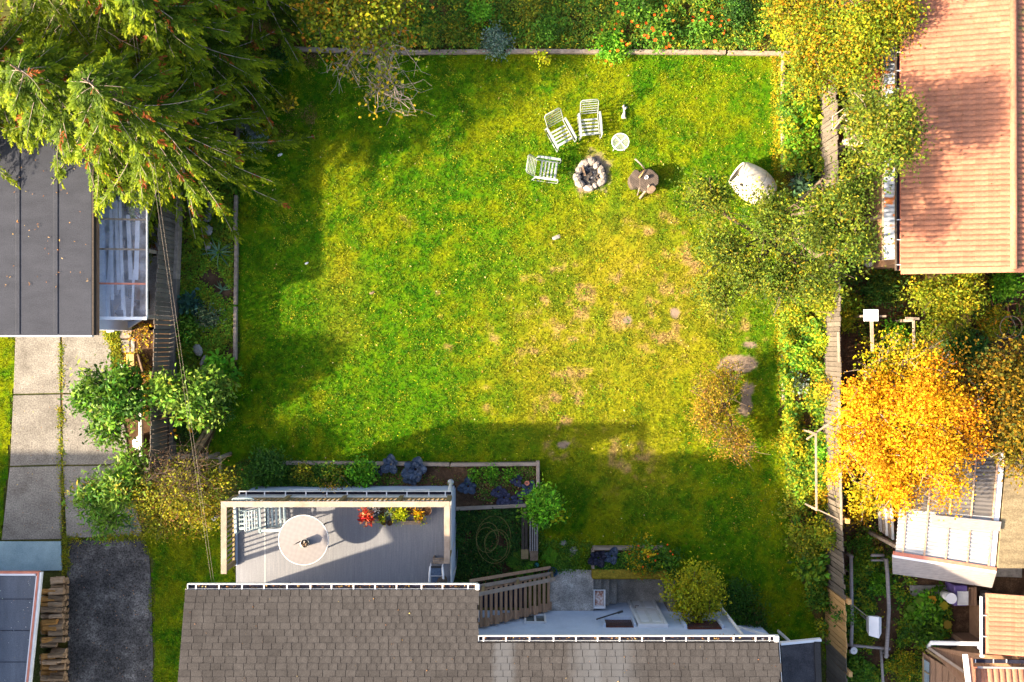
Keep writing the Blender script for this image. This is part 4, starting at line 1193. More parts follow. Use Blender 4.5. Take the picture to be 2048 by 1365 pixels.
# bent metal flashing on the right skirt
for (pts) in ([(902, 1110, 1.7), (909, 1090, 1.0), (913, 1050, .3)], [(902, 1160, 1.7), (912, 1140, .6), (914, 1105, .3)]):
    q = [W(*p) for p in pts]
    q2 = [v + Vector((0.02, 0.12, 0.02)) for v in q]
    MB().add(q + q2, [(0, 1, 4, 3), (1, 2, 5, 4)]).build('loose_flashing', OFFWHITE, deck)

# round table with cloth
tz = DZ + 0.74
tc = W(607, 1080.5, tz)
def cloth_mat():
    m, nt, b, out = new_mat('woven_table_cloth')
    tcn = nt.nodes.new('ShaderNodeTexCoord')
    cols = []
    for rot in (0.35, 1.92):
        mp = nt.nodes.new('ShaderNodeMapping'); mp.inputs['Rotation'].default_value = (0, 0, rot)
        nt.links.new(tcn.outputs['Object'], mp.inputs[0])
        wv = nt.nodes.new('ShaderNodeTexWave'); wv.inputs['Scale'].default_value = 2.6; wv.inputs['Distortion'].default_value = 6.0; wv.inputs['Detail Scale'].default_value = 1.4; wv.inputs['Detail'].default_value = 2
        nt.links.new(mp.outputs[0], wv.inputs[0])
        cols.append(ramp(nt, wv.outputs[0], [(0.15, (0.93,) * 3), (0.85, (1.0,) * 3)]).outputs[0])
    c = mixcol(nt, 1.0, cols[0], cols[1], 'MULTIPLY')
    c = mixcol(nt, 1.0, c, (0.165, 0.153, 0.152), 'MULTIPLY')
    nt.links.new(c, b.inputs['Base Color']); b.inputs['Roughness'].default_value = 0.85
    return m
CLOTH = cloth_mat()
tab = thing('round_table', 'large round patio table with pale woven top on the deck', 'table', (tc.x, tc.y, DZ))
rt = 50 * (CAM_H - tz) / F
MB().lathe([(0.001, tz), (rt - 0.01, tz), (rt, tz - 0.012), (rt, tz - 0.03), (0.001, tz - 0.035)], 64, (tc.x, tc.y, 0)).build('table_top', CLOTH, tab)
MB().lathe([(rt - 0.012, tz + 0.001), (rt - 0.006, tz + 0.006), (rt + 0.006, tz + 0.001), (rt + 0.006, tz - 0.03), (rt - 0.004, tz - 0.04)], 64, (tc.x, tc.y, 0)).build('rim', OFFWHITE, tab, True)
for k in range(4):
    a = k * math.pi / 2 + 0.6
    MB().tube([(tc.x + math.cos(a) * 0.5, tc.y + math.sin(a) * 0.5, DZ), (tc.x + math.cos(a) * 0.38, tc.y + math.sin(a) * 0.38, tz - 0.03)], 0.02, 8).build('leg', BLACKM, tab)
pc = W(612, 1085, tz)
pot = thing('kettle_pot', 'steel pot with twigs inside standing on the round deck table', 'pot', (pc.x, pc.y, tz))
MB().lathe([(0.001, 0.004), (0.075, 0.004), (0.10, 0.05), (0.105, 0.16), (0.112, 0.165), (0.098, 0.16), (0.09, 0.05), (0.001, 0.03)], 24, (pc.x, pc.y, tz)).build('body', STEEL, pot, True)
MB().tube([pc + Vector((-0.1, 0.05, 0.12)), pc + Vector((-0.18, 0.02, 0.16)), pc + Vector((-0.26, -0.03, 0.17))], 0.014, 6).build('handle', BLACKM, pot, True)
r_ = random.Random(3)
for k in range(6):
    MB().tube([pc + Vector((r_.uniform(-.05, .05), r_.uniform(-.05, .05), 0.06)), pc + Vector((r_.uniform(-.07, .07), r_.uniform(-.07, .07), 0.2))], 0.02, 6).build('twig', r_.choice((DARKB, SACK, CUTWOOD)), pot)

# slatted garden chairs
def chair(name, label, mat, loc, rz, group):
    """front faces -y; seat at 0.40 m, reclined slatted back, flat arms on loop legs"""
    t = thing(name, label, 'chair', loc, rz, group)
    w = 0.26
    for i in range(5):
        y_ = -0.25 + i * 0.105
        MB().box((0, y_, 0.40 - 0.012 * i), (2 * w - 0.04, 0.052, 0.018)).build('seat_slat', mat, t, local=True, bevel=0.004)
    for i in range(6):
        s = i / 5.0
        y_ = 0.34 + 0.22 * s; z_ = 0.46 + 0.50 * s
        MB().box((0, y_, z_), (2 * w - 0.05, 0.010, 0.026), m=Matrix.Rotation(-0.4, 3, 'X')).build('back_slat', mat, t, local=True)
    MB().tube([(-w, -0.28, 0.39), (-w, 0.26, 0.35), (-w, 0.34, 0.46), (-w, 0.56, 0.97), (-w + 0.05, 0.595, 1.02), (w - 0.05, 0.595, 1.02), (w, 0.56, 0.97), (w, 0.34, 0.46), (w, 0.26, 0.35), (w, -0.28, 0.39)], 0.014, 6).build('frame', mat, t, True, local=True)
    MB().tube([(-w, -0.285, 0.39), (w, -0.285, 0.39)], 0.014, 6).build('front_bar', mat, t, True, local=True)
    for sgn in (-1, 1):
        x_ = sgn * (w + 0.045)
        MB().prism([(x_ - 0.032, -0.36), (x_ + 0.032, -0.36), (x_ + 0.04, 0.0), (x_ + 0.03, 0.33), (x_ - 0.03, 0.33), (x_ - 0.036, 0.0)], 0.60, 0.622).build('armrest', mat, t, local=True, bevel=0.006)
        MB().tube([(x_, -0.34, 0.60), (x_, -0.38, 0.5), (x_, -0.36, 0.02), (x_, -0.30, 0.012), (x_, 0.36, 0.012), (x_, 0.40, 0.04), (x_, 0.30, 0.60)], 0.015, 6).build('leg', mat, t, True, local=True)
    return t
gA = 'slatted chairs around the fire pit'
ch_s = 0.93
def cpos(px, py):
    p = W(px, py, 0.4); return (p.x, p.y, 0)
def ang(px, py, tx, ty):
    a = math.atan2(-(ty - py), tx - px)
    return a + math.pi / 2
ch = chair('garden_chair', 'pale green slatted chair with the tall back, nearest the side table', CHAIRM, cpos(1180, 250), math.radians(5), gA)
ch.scale = (ch_s,) * 3
copy_tree(ch, cpos(1122, 268), math.radians(29), 'pale slatted chair turned at an angle, leftmost of the two facing the fire pit', gA)
copy_tree(ch, cpos(1094, 339), math.radians(82), 'pale slatted chair left of the fire pit, facing right', gA)
gB = 'slatted chairs on the deck'
def dpos(px, py):
    p = W(px, py, DZ + 0.4); return (p.x, p.y, DZ)
c2 = chair('deck_chair', 'faded blue slatted chair in the left corner of the deck', BLUECHAIR, dpos(499, 1036), math.radians(2), gB)
copy_tree(c2, dpos(549, 1034), math.radians(92), 'faded blue chair next to the round table, turned sideways to the other', gB)

# small side table
sp = W(1241, 284, 0.48)
st = thing('side_table', 'small round white mesh side table on the lawn', 'table', (sp.x, sp.y, 0))
rs = 17.0 * (CAM_H - 0.48) / F
MB().lathe([(rs - 0.012, 0.475), (rs, 0.487), (rs + 0.012, 0.475), (rs, 0.463), (rs - 0.012, 0.475)], 40, (sp.x, sp.y, 0)).build('rim', WHITE, st, True)
mesh_top = glazing('white_mesh_sheet', (1, 1, 1), 0.25, 0.6, (0.42, 0.44, 0.41))
MB().lathe([(0.001, 0.474), (rs - 0.01, 0.474)], 40, (sp.x, sp.y, 0)).build('mesh_top', mesh_top, st)
for a in (0.78, 2.30):
    d = Vector((math.cos(a), math.sin(a), 0)) * (rs - 0.005)
    MB().bar(Vector((sp.x, sp.y, 0.482)) - d, Vector((sp.x, sp.y, 0.482)) + d, 0.022, 0.008).build('brace', WHITE, st)
for k in range(4):
    a = k * math.pi / 2 + 0.78
    MB().tube([(sp.x + math.cos(a) * rs * 0.95, sp.y + math.sin(a) * rs * 0.95, 0.0), (sp.x + math.cos(a) * rs * 0.85, sp.y + math.sin(a) * rs * 0.85, 0.47)], 0.009, 6).build('leg', WHITE, st)

# white forked ornament
op = W(1247, 225, 0.05)
om = MB()
om.tube([op + Vector((-0.03, -0.17, 0)), op + Vector((0.0, -0.12, 0.02)), op + Vector((0.02, -0.02, 0.03)), op + Vector((0.015, 0.06, 0.03)), op + Vector((-0.005, 0.15, 0.03)), op + Vector((0.02, 0.2, 0.02))], [0.03, 0.06, 0.035, 0.022, 0.035, 0.02], 8)
om.tube([op + Vector((0.0, -0.12, 0.02)), op + Vector((0.07, -0.17, 0.0))], [0.05, 0.02], 8)
om.tube([op + Vector((0.015, 0.06, 0.03)), op + Vector((0.06, 0.12, 0.03)), op + Vector((0.10, 0.14, 0.02))], [0.022, 0.03, 0.015], 8)
tag(om.build('garden_ornament', SACK, None, True), 'small white forked object lying on the grass above the side table', 'ornament')

# fire pit
fp = W(1183, 350, 0.0)
pit = thing('fire_pit', 'ring of pale stones around black ash on the lawn', 'fire pit', fp)
MB().lathe([(0.001, 0.06), (0.18, 0.05), (0.34, 0.03), (0.42, 0.004)], 28, fp).build('ash_bed', ASH, pit)
def rock(seed, mat, sx=1, sy=1, sz=1, name='stone'):
    r = rng(seed)
    m = MB()
    prof = [(0.0, -0.5), (0.35, -0.42), (0.5, -0.1), (0.48, 0.15), (0.33, 0.38), (0.0, 0.46)]
    n = 8
    vs = []
    for (rr_, z) in prof:
        for j in range(n):
            a = 2 * math.pi * j / n
            q = rr_ * (0.85 + 0.3 * r.random())
            vs.append((math.cos(a) * q * sx, math.sin(a) * q * sy, (z + r.normal(0, 0.03)) * sz))
    fs = [(i * n + j, i * n + (j + 1) % n, (i + 1) * n + (j + 1) % n, (i + 1) * n + j) for i in range(5) for j in range(n)]
    return m.add(vs, fs).mesh(name, mat)
rocks = [rock(i, STONE) for i in range(5)]
r_ = random.Random(4)
for (px, py, w_, l_, ang_) in [(1167, 329, 26, 15, .5), (1183, 323, 18, 16, 0), (1193, 331, 12, 17, -.4), (1202, 341, 13, 20, -.1), (1206, 352, 12, 18, .1), (1202, 365, 22, 15, .6), (1190, 372, 10, 12, 0), (1178, 377, 22, 13, -.1),
                               (1160, 369, 22, 15, -.5), (1154, 355, 15, 18, .2), (1158, 341, 14, 15, .3)]:
    p = W(px, py, 0.06)
    inst('stone', r_.choice(rocks), pit, p, (0, 0, ang_), (w_ / 68.0, l_ / 68.0, 0.2))
MB().bar(W(1164, 331, 0.14), W(1170, 352, 0.10), 0.05, 0.05).build('charred_log', CUTWOOD, pit)
for k in range(7):
    a = r_.uniform(0, 6.28); q = r_.uniform(0.02, 0.2)
    p = fp + Vector((math.cos(a) * q, math.sin(a) * q, 0.07))
    MB().bar(p, p + Vector((r_.uniform(-.16, .16), r_.uniform(-.16, .16), r_.uniform(0, .04))), 0.04, 0.035).build('charred_log', CHAR, pit)

# chopping block
def ringmat():
    m, nt, b, out = new_mat('stump_top')
    n = noise(nt, 5, 6, 0.6)
    w = nt.nodes.new('ShaderNodeTexWave'); w.wave_type = 'RINGS'; w.rings_direction = 'Z'; w.inputs['Scale'].default_value = 7; w.inputs['Distortion'].default_value = 4
    tcn = nt.nodes.new('ShaderNodeTexCoord'); nt.links.new(tcn.outputs['Object'], w.inputs[0])
    c1 = ramp(nt, n.outputs[0], [(0.3, (0.026, 0.019, 0.014)), (0.7, (0.085, 0.062, 0.045))]).outputs[0]
    c2 = ramp(nt, w.outputs[0], [(0.2, (0.78,) * 3), (0.8, (1.05,) * 3)]).outputs[0]
    nt.links.new(mixcol(nt, 1.0, c1, c2, 'MULTIPLY'), b.inputs['Base Color']); b.inputs['Roughness'].default_value = 0.95
    bump(nt, b, w.outputs[0], 0.3, 0.01)
    return m
STUMP = ringmat()
def lumpy(px, py, rx, ry, z0, z1, seed, n=18):
    c = W(px, py, z1); k = (CAM_H - z1) / F; r = rng(seed)
    ph = r.random(3) * 6
    out = []
    for j in range(n):
        a = 2 * math.pi * j / n
        q = 1 + 0.06 * math.sin(3 * a + ph[0]) + 0.05 * math.sin(5 * a + ph[1]) + 0.03 * r.normal()
        out.append((c.x + math.cos(a) * rx * k * q, c.y + math.sin(a) * ry * k * q))
    return out
blk = thing('chopping_block', 'pair of brown tree stump rounds used as chopping block', 'stump', W(1285, 362, 0))
MB().prism(lumpy(1273, 359, 14.5, 18, 0, 0.42, 1), 0, 0.42).build('stump_round', STUMP, blk, bevel=0.015)
MB().prism(lumpy(1297, 360, 20, 22, 0, 0.47, 2), 0, 0.47).build('stump_round', STUMP, blk, bevel=0.015)
MB().prism(lumpy(1303, 378, 9, 8, 0, 0.50, 3, 10), 0.3, 0.50).build('root_knot', CUTWOOD, blk, bevel=0.01)
for (a, b, rr_, lb) in [((1270, 318, 0.62), (1289, 337, 0.5), 0.026, 'pale stick leaning on the top of the chopping block'), ((1280, 397, 0.02), (1299, 370, 0.55), 0.036, 'thick pale branch leaning against the front of the stump'),
                    ((1275, 391, 0.03), (1279, 372, 0.4), 0.018, 'thin short stick at the lower left of the stump'), ((1278, 356, 0.50), (1289, 340, 0.52), 0.016, 'thin orange brown stick lying on the stump')]:
    tag(MB().tube([W(*a), (W(*a) + W(*b)) / 2 + Vector((0.01, 0, 0.015)), W(*b)], [rr_, rr_ * 0.9, rr_ * 0.8], 7).build('stick', NEWB if rr_ < 0.017 else TIMB, None, True), lb, 'stick')
tag(inst('mug', MB().lathe([(0.001, 0), (0.045, 0), (0.05, 0.1), (0.045, 0.1), (0.04, 0.02), (0.001, 0.02)], 14).mesh('mug', WHITE, True), None, W(1292, 356, 0.47)), 'white cup standing on the chopping block', 'cup')

# egg-shaped shell
ep = W(1510, 372, 0.45)
egg = thing('egg_shell', 'large cream egg-shaped fibreglass shell with dark holes on the lawn', 'shell', (ep.x, ep.y, 0))
prof = [(-0.62, 0.30), (-0.60, 0.36), (-0.52, 0.40), (-0.35, 0.445), (-0.15, 0.475), (0.0, 0.485), (0.02, 0.468), (0.04, 0.48), (0.2, 0.455), (0.34, 0.40), (0.45, 0.32), (0.53, 0.20), (0.565, 0.08), (0.57, 0.0)]
# smooth profile, with ragged holes broken through the shell
pa = [p[0] for p in prof]; pq = [p[1] for p in prof]
ax = np.concatenate([np.linspace(-0.62, 0.4, 60), np.linspace(0.41, 0.57, 24)])
rad_ = np.interp(ax, pa, pq)
rad_[60:] = np.interp(ax[59], pa, pq) * np.sqrt(np.clip(1 - ((ax[60:] - ax[59]) / (0.572 - ax[59])) ** 2, 0, 1))
n = 90
vs = []; fs = []
for a_, q in zip(ax, rad_):
    for j in range(n):
        t_ = 2 * math.pi * j / n
        vs.append((a_, q * math.cos(t_), q * math.sin(t_)))
for i in range(len(ax) - 1):
    for j in range(n):
        t_ = 2 * math.pi * (j + 0.5) / n; a_ = ax[i]
        wob = 0.35 * (vnoise(a_ * 3, t_, 0.12, 5) - 0.5)
        hole_ = False
        for (ha, ht, ra, rt_) in ((0.20, 1.42, 0.035, 0.16), (0.24, 1.30, 0.05, 0.07), (0.10, 2.25, 0.02, 0.05), (0.14, 2.33, 0.02, 0.04), (-0.53, 1.35, 0.03, 0.30), (-0.42, 2.3, 0.05, 0.12), (-0.30, 2.55, 0.06, 0.06), (-0.02, 2.45, 0.02, 0.05)):
            if ((a_ - ha) / ra) ** 2 + ((t_ - ht) / rt_) ** 2 < 1 + wob * 2.5:
                hole_ = True
        if not hole_:
            fs.append((i * n + j, i * n + (j + 1) % n, (i + 1) * n + (j + 1) % n, (i + 1) * n + j))
Mx = Matrix.Rotation(math.radians(-33), 3, 'Z') @ Matrix.Rotation(math.radians(8), 3, 'Y')
me_ = MB().add([Mx @ Vector(v) + ep + Vector((0, 0, 0.03)) for v in vs], fs).build('shell_body', CREAM, egg, True)
so = me_.modifiers.new('solid', 'SOLIDIFY'); so.thickness = 0.02; so.offset = -1
ring = [Mx @ Vector((-0.62, 0.32 * math.cos(2 * math.pi * j / 24), 0.32 * math.sin(2 * math.pi * j / 24))) + ep + Vector((0, 0, 0.03)) for j in range(25)]
MB().tube(ring, 0.025, 6).build('rim', CREAM, egg, True)

# potted plants along the front railing
def pot_obj(t, c, r0, h0):
    MB().lathe([(0.001, 0), (r0 * 0.72, 0), (r0, h0), (r0 * 1.06, h0 + 0.012), (r0 * 0.92, h0), (r0 * 0.9, h0 - 0.04), (0.001, h0 - 0.04)], 18, c).build('pot', POT, t, True)
    MB().lathe([(0.001, h0 - 0.035), (r0 * 0.9, h0 - 0.038)], 14, c).build('potting_soil', SOIL, t)
def potted(name, label, px, py, rp, h, n, pal, leaf, seed, pr=0.14, ph=0.22, asp=0.5, up=0.7):
    c = W(px, py, DZ + ph + h * 0.4)
    r = rng(seed)
    t = thing(name, label, 'potted plant', (c.x, c.y, DZ), 0, 'potted plants on the deck')
    pot_obj(t, Vector((c.x, c.y, DZ)), pr, ph)
    if n:
        V, col = crown_leaves(r, [(np.array(c), rp * (CAM_H - c.z) / F, h * 0.5, n)], pal, leaf, asp, 0.06, 12, up, 0.4)
        attach(link(bpy.data.objects.new('foliage', quads_mesh('foliage', V, len(col), col, LEAF))), t)
    return t
potted('potted_plant', 'red leaved plant in a pot at the left of the deck pots', 733, 1034, 17, 0.3, 260, P_RED, 0.10, 301)
potted('potted_plant', 'pot with white blooms behind the red leaved plant', 748, 1020, 7, 0.16, 60, [(1, (0.75, 0.68, 0.62))], 0.06, 302, 0.1, 0.2)
potted('potted_plant', 'empty brown pot between red plant and herbs', 765, 1025, 5, 0.1, 0, P_GREEN, 0.05, 303, 0.1, 0.2)
potted('potted_plant', 'small pot with green and yellow leaves below the empty pot', 763, 1038, 8, 0.2, 110, P_LIME + P_BRIGHT, 0.06, 304, 0.09, 0.16)
potted('potted_plant', 'pot of silvery green strap leaves among the deck pots', 778, 1026, 9, 0.25, 70, P_SILVER + P_LIME, 0.11, 305, 0.09, 0.18, 0.25)
potted('potted_plant', 'wide pot of bright green herbs in the middle of the deck pots', 800, 1031, 17, 0.24, 420, P_LIME, 0.055, 306, 0.16, 0.2)
potted('potted_plant', 'dark brown pot with bare soil behind the yellow flowers', 821, 1022, 5, 0.1, 0, P_GREEN, 0.05, 307, 0.10, 0.24)
potted('potted_plant', 'pot of yellow and orange leaves at the right of the deck pots', 836, 1032, 13, 0.26, 230, P_GOLD + P_LIME[:1], 0.06, 308, 0.13, 0.2)
potted('potted_plant', 'large dark pot in the corner at the right end of the deck pots', 853, 1022, 5, 0.1, 0, P_GREEN, 0.05, 309, 0.125, 0.26)
potted('potted_plant', 'small empty round pot in front of the herbs, right of its twin', 779, 1047, 4, 0.1, 0, P_GREEN, 0.05, 310, 0.07, 0.12)
potted('potted_plant', 'small empty round pot in front of the green and yellow pot', 767, 1046, 4, 0.1, 0, P_GREEN, 0.05, 311, 0.07, 0.12)
p0 = W(822, 1046, DZ + 0.1)
tr_ = MB().box((p0.x, p0.y, DZ + 0.06), (0.52, 0.10, 0.10)).build('planter_tray', TIMB)
tag(tr_, 'pale wooden tray in front of the yellow potted plant on the deck', 'tray')

# folding stool and slatted crate at the right of the deck
sp_ = W(873, 1150, DZ + 0.35)
fs_ = thing('folding_chair', 'white framed folding chair with two navy panels at the deck corner', 'chair', (sp_.x, sp_.y, DZ))
for y_ in (0.09, -0.13):
    MB().box((sp_.x, sp_.y + y_, DZ + 0.38 + y_ * 0.4), (0.26, 0.19, 0.02)).build('seat_panel', NAVY, fs_, bevel=0.008)
for s_ in (-1, 1):
    MB().tube([(sp_.x + s_ * 0.15, sp_.y + 0.22, DZ + 0.4), (sp_.x + s_ * 0.17, sp_.y + 0.05, DZ + 0.42), (sp_.x + s_ * 0.18, sp_.y - 0.26, DZ + 0.36), (sp_.x + s_ * 0.17, sp_.y - 0.3, DZ + 0.02)], 0.028, 8).build('side_frame', WHITE, fs_, True)
    MB().tube([(sp_.x + s_ * 0.15, sp_.y + 0.22, DZ + 0.4), (sp_.x + s_ * 0.15, sp_.y + 0.24, DZ + 0.02)], 0.02, 6).build('leg', WHITE, fs_, True)
MB().box((sp_.x, sp_.y - 0.02, DZ + 0.385), (0.28, 0.02, 0.015)).build('cross_bar', WHITE, fs_)
MB().box((sp_.x, sp_.y + 0.21, DZ + 0.41), (0.27, 0.05, 0.03)).build('cross_bar', BLACKM, fs_)
MB().box((sp_.x, sp_.y - 0.27, DZ + 0.33), (0.3, 0.10, 0.04)).build('cross_bar', WHITE, fs_, bevel=0.01)
cr = thing('wooden_crate', 'weathered slatted crate above the folding chair on the deck', 'crate', (sp_.x + 0.08, sp_.y + 0.33, DZ))
for i in range(3):
    MB().box((sp_.x + 0.08, sp_.y + 0.29 + i * 0.055, DZ + 0.3), (0.36, 0.04, 0.02)).build('slat', TIMB, cr)
for s_ in (-1, 1):
    MB().box((sp_.x + 0.08 + s_ * 0.16, sp_.y + 0.345, DZ + 0.145), (0.03, 0.15, 0.29)).build('side_panel', TIMB, cr)
bp_ = W(884, 1162, DZ + 0.25)
tag(inst('coiled_bag', rock(33, CHAR, 1, 1, 1, 'coiled_bag'), None, bp_, (0, 0, 0), (0.3, 0.28, 0.45)), 'dark brown crumpled bag at the right of the folding chair', 'bag')

# ------------------------------------------------------------------ wooden stairs
ss = thing('staircase', 'brown wooden staircase descending from deck to patio', 'stairs', (0.1, -6.9, 0))
xl = W(962, 0, 1.85).x; xr = W(1097, 0, 0.25).x
zz = lambda i: 0.25 + 0.228 * ((15 - i) // 2)
for i in range(15):
    x_ = xl + (xr - xl) * i / 14
    z_ = zz(i)
    MB().box((x_, (-6.42 - 7.42) / 2, z_ - 0.02), (0.076, 1.0, 0.038)).build('tread', STAIRW, ss, bevel=0.004)
    if i % 2 == 0 or True:
        MB().box((x_ + 0.0635, -7.30, z_ - 0.045), (0.055, 0.22, 0.03)).build('tread_filler', STAIRW, ss)
for y_ in (-6.46, -7.38):
    MB().bar((xl - 0.05, y_, 1.74), (xr, y_, 0.08), 0.04, 0.22).build('stringer', STAIRW, ss)
MB().box(((xl + xr) / 2 - 0.35, -6.95, 0.004), (1.3, 0.9, 0.01)).build('under_stair_shade', DARKGUT, ss)  # near-black sheet stands in for the shade under the open treads
MB().bar((xl - 0.3, -6.36, 2.05), (xr + 0.06, -6.36, 0.42), 0.09, 0.03).build('skirt_rail', RAILW, ss)
MB().bar((xl - 0.3, -6.25, 1.75), (xr + 0.06, -6.25, 0.18), 0.08, 0.03).build('skirt_rail', STAIRW, ss)
MB().bar(W(957, 1189, 2.68), W(1110, 1158.5, 1.06), 0.095, 0.035).build('handrail', RAILW, ss)
for t_ in (0.05, 0.5, 0.97):
    p = W(957, 1189, 2.68) * (1 - t_) + W(1110, 1158.5, 1.06) * t_
    MB().box((p.x, -6.38, p.z - 0.52), (0.07, 0.05, 1.0)).build('baluster_post', POSTW, ss)
    MB().bar((p.x, -6.38, p.z - 0.05), (p.x, p.y, p.z - 0.03), 0.04, 0.04).build('handrail_bracket', POSTW, ss)
bb = W(1105, 1143, 0.1)
tag(inst('bucket', MB().lathe([(0.001, 0), (0.1, 0), (0.13, 0.24), (0.135, 0.24), (0.125, 0.23), (0.1, 0.02), (0.001, 0.02)], 18).mesh('bucket', BLUEPL, True), None, (bb.x, bb.y, 0.0)), 'dark blue bucket at the foot of the wooden stairs', 'bucket')
bb = W(1073, 1132, 0.15)
tag(inst('ball', MB().lathe([(0.001, -0.075), (0.045, -0.06), (0.07, -0.025), (0.075, 0), (0.07, 0.025), (0.045, 0.06), (0.001, 0.075)], 14).mesh('ball', TEAL, True), None, (bb.x, bb.y, 0.08)), 'small teal ball beside the fern by the stairs', 'ball')

# ------------------------------------------------------------------ terracotta house on the right
def tile_mesh(w, l, mat, segs=6, amp=0.022):
    """one barrel tile: w across the wave (y), l down the slope (x, eave at -x)"""
    m = MB()
    rows = ((-l / 2, 0.020), (l / 2 + 0.03, 0.0))
    vs = []
    for (x_, dz) in rows:
        for i in range(segs + 1):
            t_ = i / segs
            vs.append((x_, (t_ - 0.5) * w * 1.02, amp * math.sin(math.pi * t_) ** 0.8 * 1.6 + dz))
    for i in range(segs + 1):
        t_ = i / segs
        vs.append((-l / 2, (t_ - 0.5) * w * 1.02, amp * math.sin(math.pi * t_) ** 0.8 * 1.6 - 0.012))
    n = segs + 1
    fs = [(i, n + i, n + i + 1, i + 1) for i in range(segs)] + [(i, i + 1, 2 * n + i + 1, 2 * n + i) for i in range(segs)]
    return m.add(vs, fs).mesh('tile', mat)

th = thing('tiled_house', 'house with orange terracotta tile roof in the upper right', 'house', (14.0, 5.0, 0))
TE = 3.3; TS = 0.30                                  # eave height, slope rising to +x
tx0 = W(1801, 0, TE).x
def tz_(x): return TE + TS * (x - tx0)
trx = tx0
for _ in range(40):
    trx = (2026 - 1024.0) * (CAM_H - tz_(trx)) / F
ty0 = W(0, 541, TE).y; ty1 = W(0, 18, TE).y + 0.6
mid = (tx0 + trx) / 2
body = MB().add([(tx0, ty0, TE), (trx, ty0, tz_(trx)), (trx, ty1, tz_(trx)), (tx0, ty1, TE), (trx + (trx - tx0), ty0, TE), (trx + (trx - tx0), ty1, TE),
                 (tx0, ty0, TE - 0.1), (tx0, ty1, TE - 0.1), (trx + trx - tx0, ty0, TE - 0.1), (trx + trx - tx0, ty1, TE - 0.1)],
                [(0, 1, 2, 3), (1, 4, 5, 2), (0, 3, 7, 6), (4, 8, 9, 5), (0, 6, 8, 4, 1), (3, 2, 5, 9, 7)])
roofT = body.build('roof', REDTRIM, th)
tw = 0.13; ncol = 9
tl = math.hypot(trx - tx0, tz_(trx) - TE) / ncol
tme = tile_mesh(tw, tl, TILE); tmm = tile_mesh(tw, tl, TILEMOSS)
sa = math.atan(TS)
r_ = random.Random(21)
ny = int((ty1 - ty0 - 0.06) / tw)
cnt = 0
rest = MB()
for j in range(ny):
    for i in range(ncol):
        s_ = (i + 0.5) * tl
        x_ = tx0 + s_ * math.cos(sa); y_ = ty0 + 0.05 + (j + 0.5) * tw
        z_ = tz_(x_) + 0.012
        py_ = 682.5 - y_ * F / (CAM_H - z_)
        if cnt < 300 and (i % 3 != 1 or i > 5) and 30 < py_ < 541:
            inst('tile', tme, roofT, (x_, y_, z_), (0, -sa, r_.uniform(-0.008, 0.008))); cnt += 1
        else:
            Mx = Matrix.Rotation(-sa, 3, 'Y')
            rest.add([Mx @ v.co + Vector((x_, y_, z_)) for v in tme.vertices], [tuple(p.vertices) for p in tme.polygons])
o = rest.build('remaining_tiles', TILE, roofT); o['kind'] = 'stuff'
rest = MB()
for j in range(ny):
    for i in range(3):
        s_ = (i + 0.5) * tl
        x_ = trx + s_ * math.cos(sa); y_ = ty0 + 0.05 + (j + 0.5) * tw; z_ = tz_(trx) - TS * (x_ - trx) + 0.012
        Mx = Matrix.Rotation(math.pi, 3, 'Z') @ Matrix.Rotation(-sa, 3, 'Y')
        rest.add([Mx @ v.co + Vector((x_, y_, z_)) for v in tme.vertices], [tuple(p.vertices) for p in tme.polygons])
o = rest.build('far_slope_tiles', TILEMOSS, roofT); o['kind'] = 'stuff'
MB().tube([(trx, ty0 - 0.02, tz_(trx) + 0.03), (trx, ty1, tz_(trx) + 0.03)], 0.085, 10).build('ridge_cap', TILE, roofT, True)
MB().bar((tx0, ty0 - 0.03, TE + 0.02), (trx, ty0 - 0.03, tz_(trx) + 0.02), 0.14, 0.09).build('verge_trim', TILE, roofT)
MB().bar((trx, ty0 - 0.03, tz_(trx) + 0.02), (trx * 2 - tx0, ty0 - 0.03, TE + 0.02), 0.14, 0.09).build('verge_trim', TILE, roofT)
# upper roof plane crossing at the top right corner
up0 = W(1858, 18, 4.6); up1 = W(2046, -4, 5.0)
MB().add([(tx0 + 0.5, ty1 - 0.35, TE + 0.45), (trx + 1.6, ty1 + 0.25, TE + 1.2), (trx + 1.6, ty1 + 4.5, TE + 1.4), (tx0 + 0.5, ty1 + 4.5, TE + 0.6)], [(0, 1, 2, 3)]).build('cross_roof', TILEMOSS, th)
MB().box((tx0 + 3.0, (ty0 + ty1) / 2, 1.55), (5.4, ty1 - ty0 - 0.5, 3.2)).build('wall', BROWNW, th)
gt = MB()
gt.box((tx0 - 0.10, (ty0 + ty1) / 2, TE - 0.03), (0.018, ty1 - ty0, 0.09))
gt.box((tx0 - 0.05, (ty0 + ty1) / 2, TE - 0.09), (0.11, ty1 - ty0, 0.016))
gg = gt.build('gutter', DARKB, th)
MB().box((tx0 - 0.05, (ty0 + ty1) / 2, TE - 0.075), (0.08, ty1 - ty0 - 0.02, 0.012)).build('gutter_bed', DARKGUT, gg)
for py in (70, 105, 142, 178, 440, 480, 530):
    MB().box((tx0 - 0.055, W(0, py, TE).y, TE + 0.01), (0.11, 0.02, 0.01)).build('hanger', WHITE, gg)
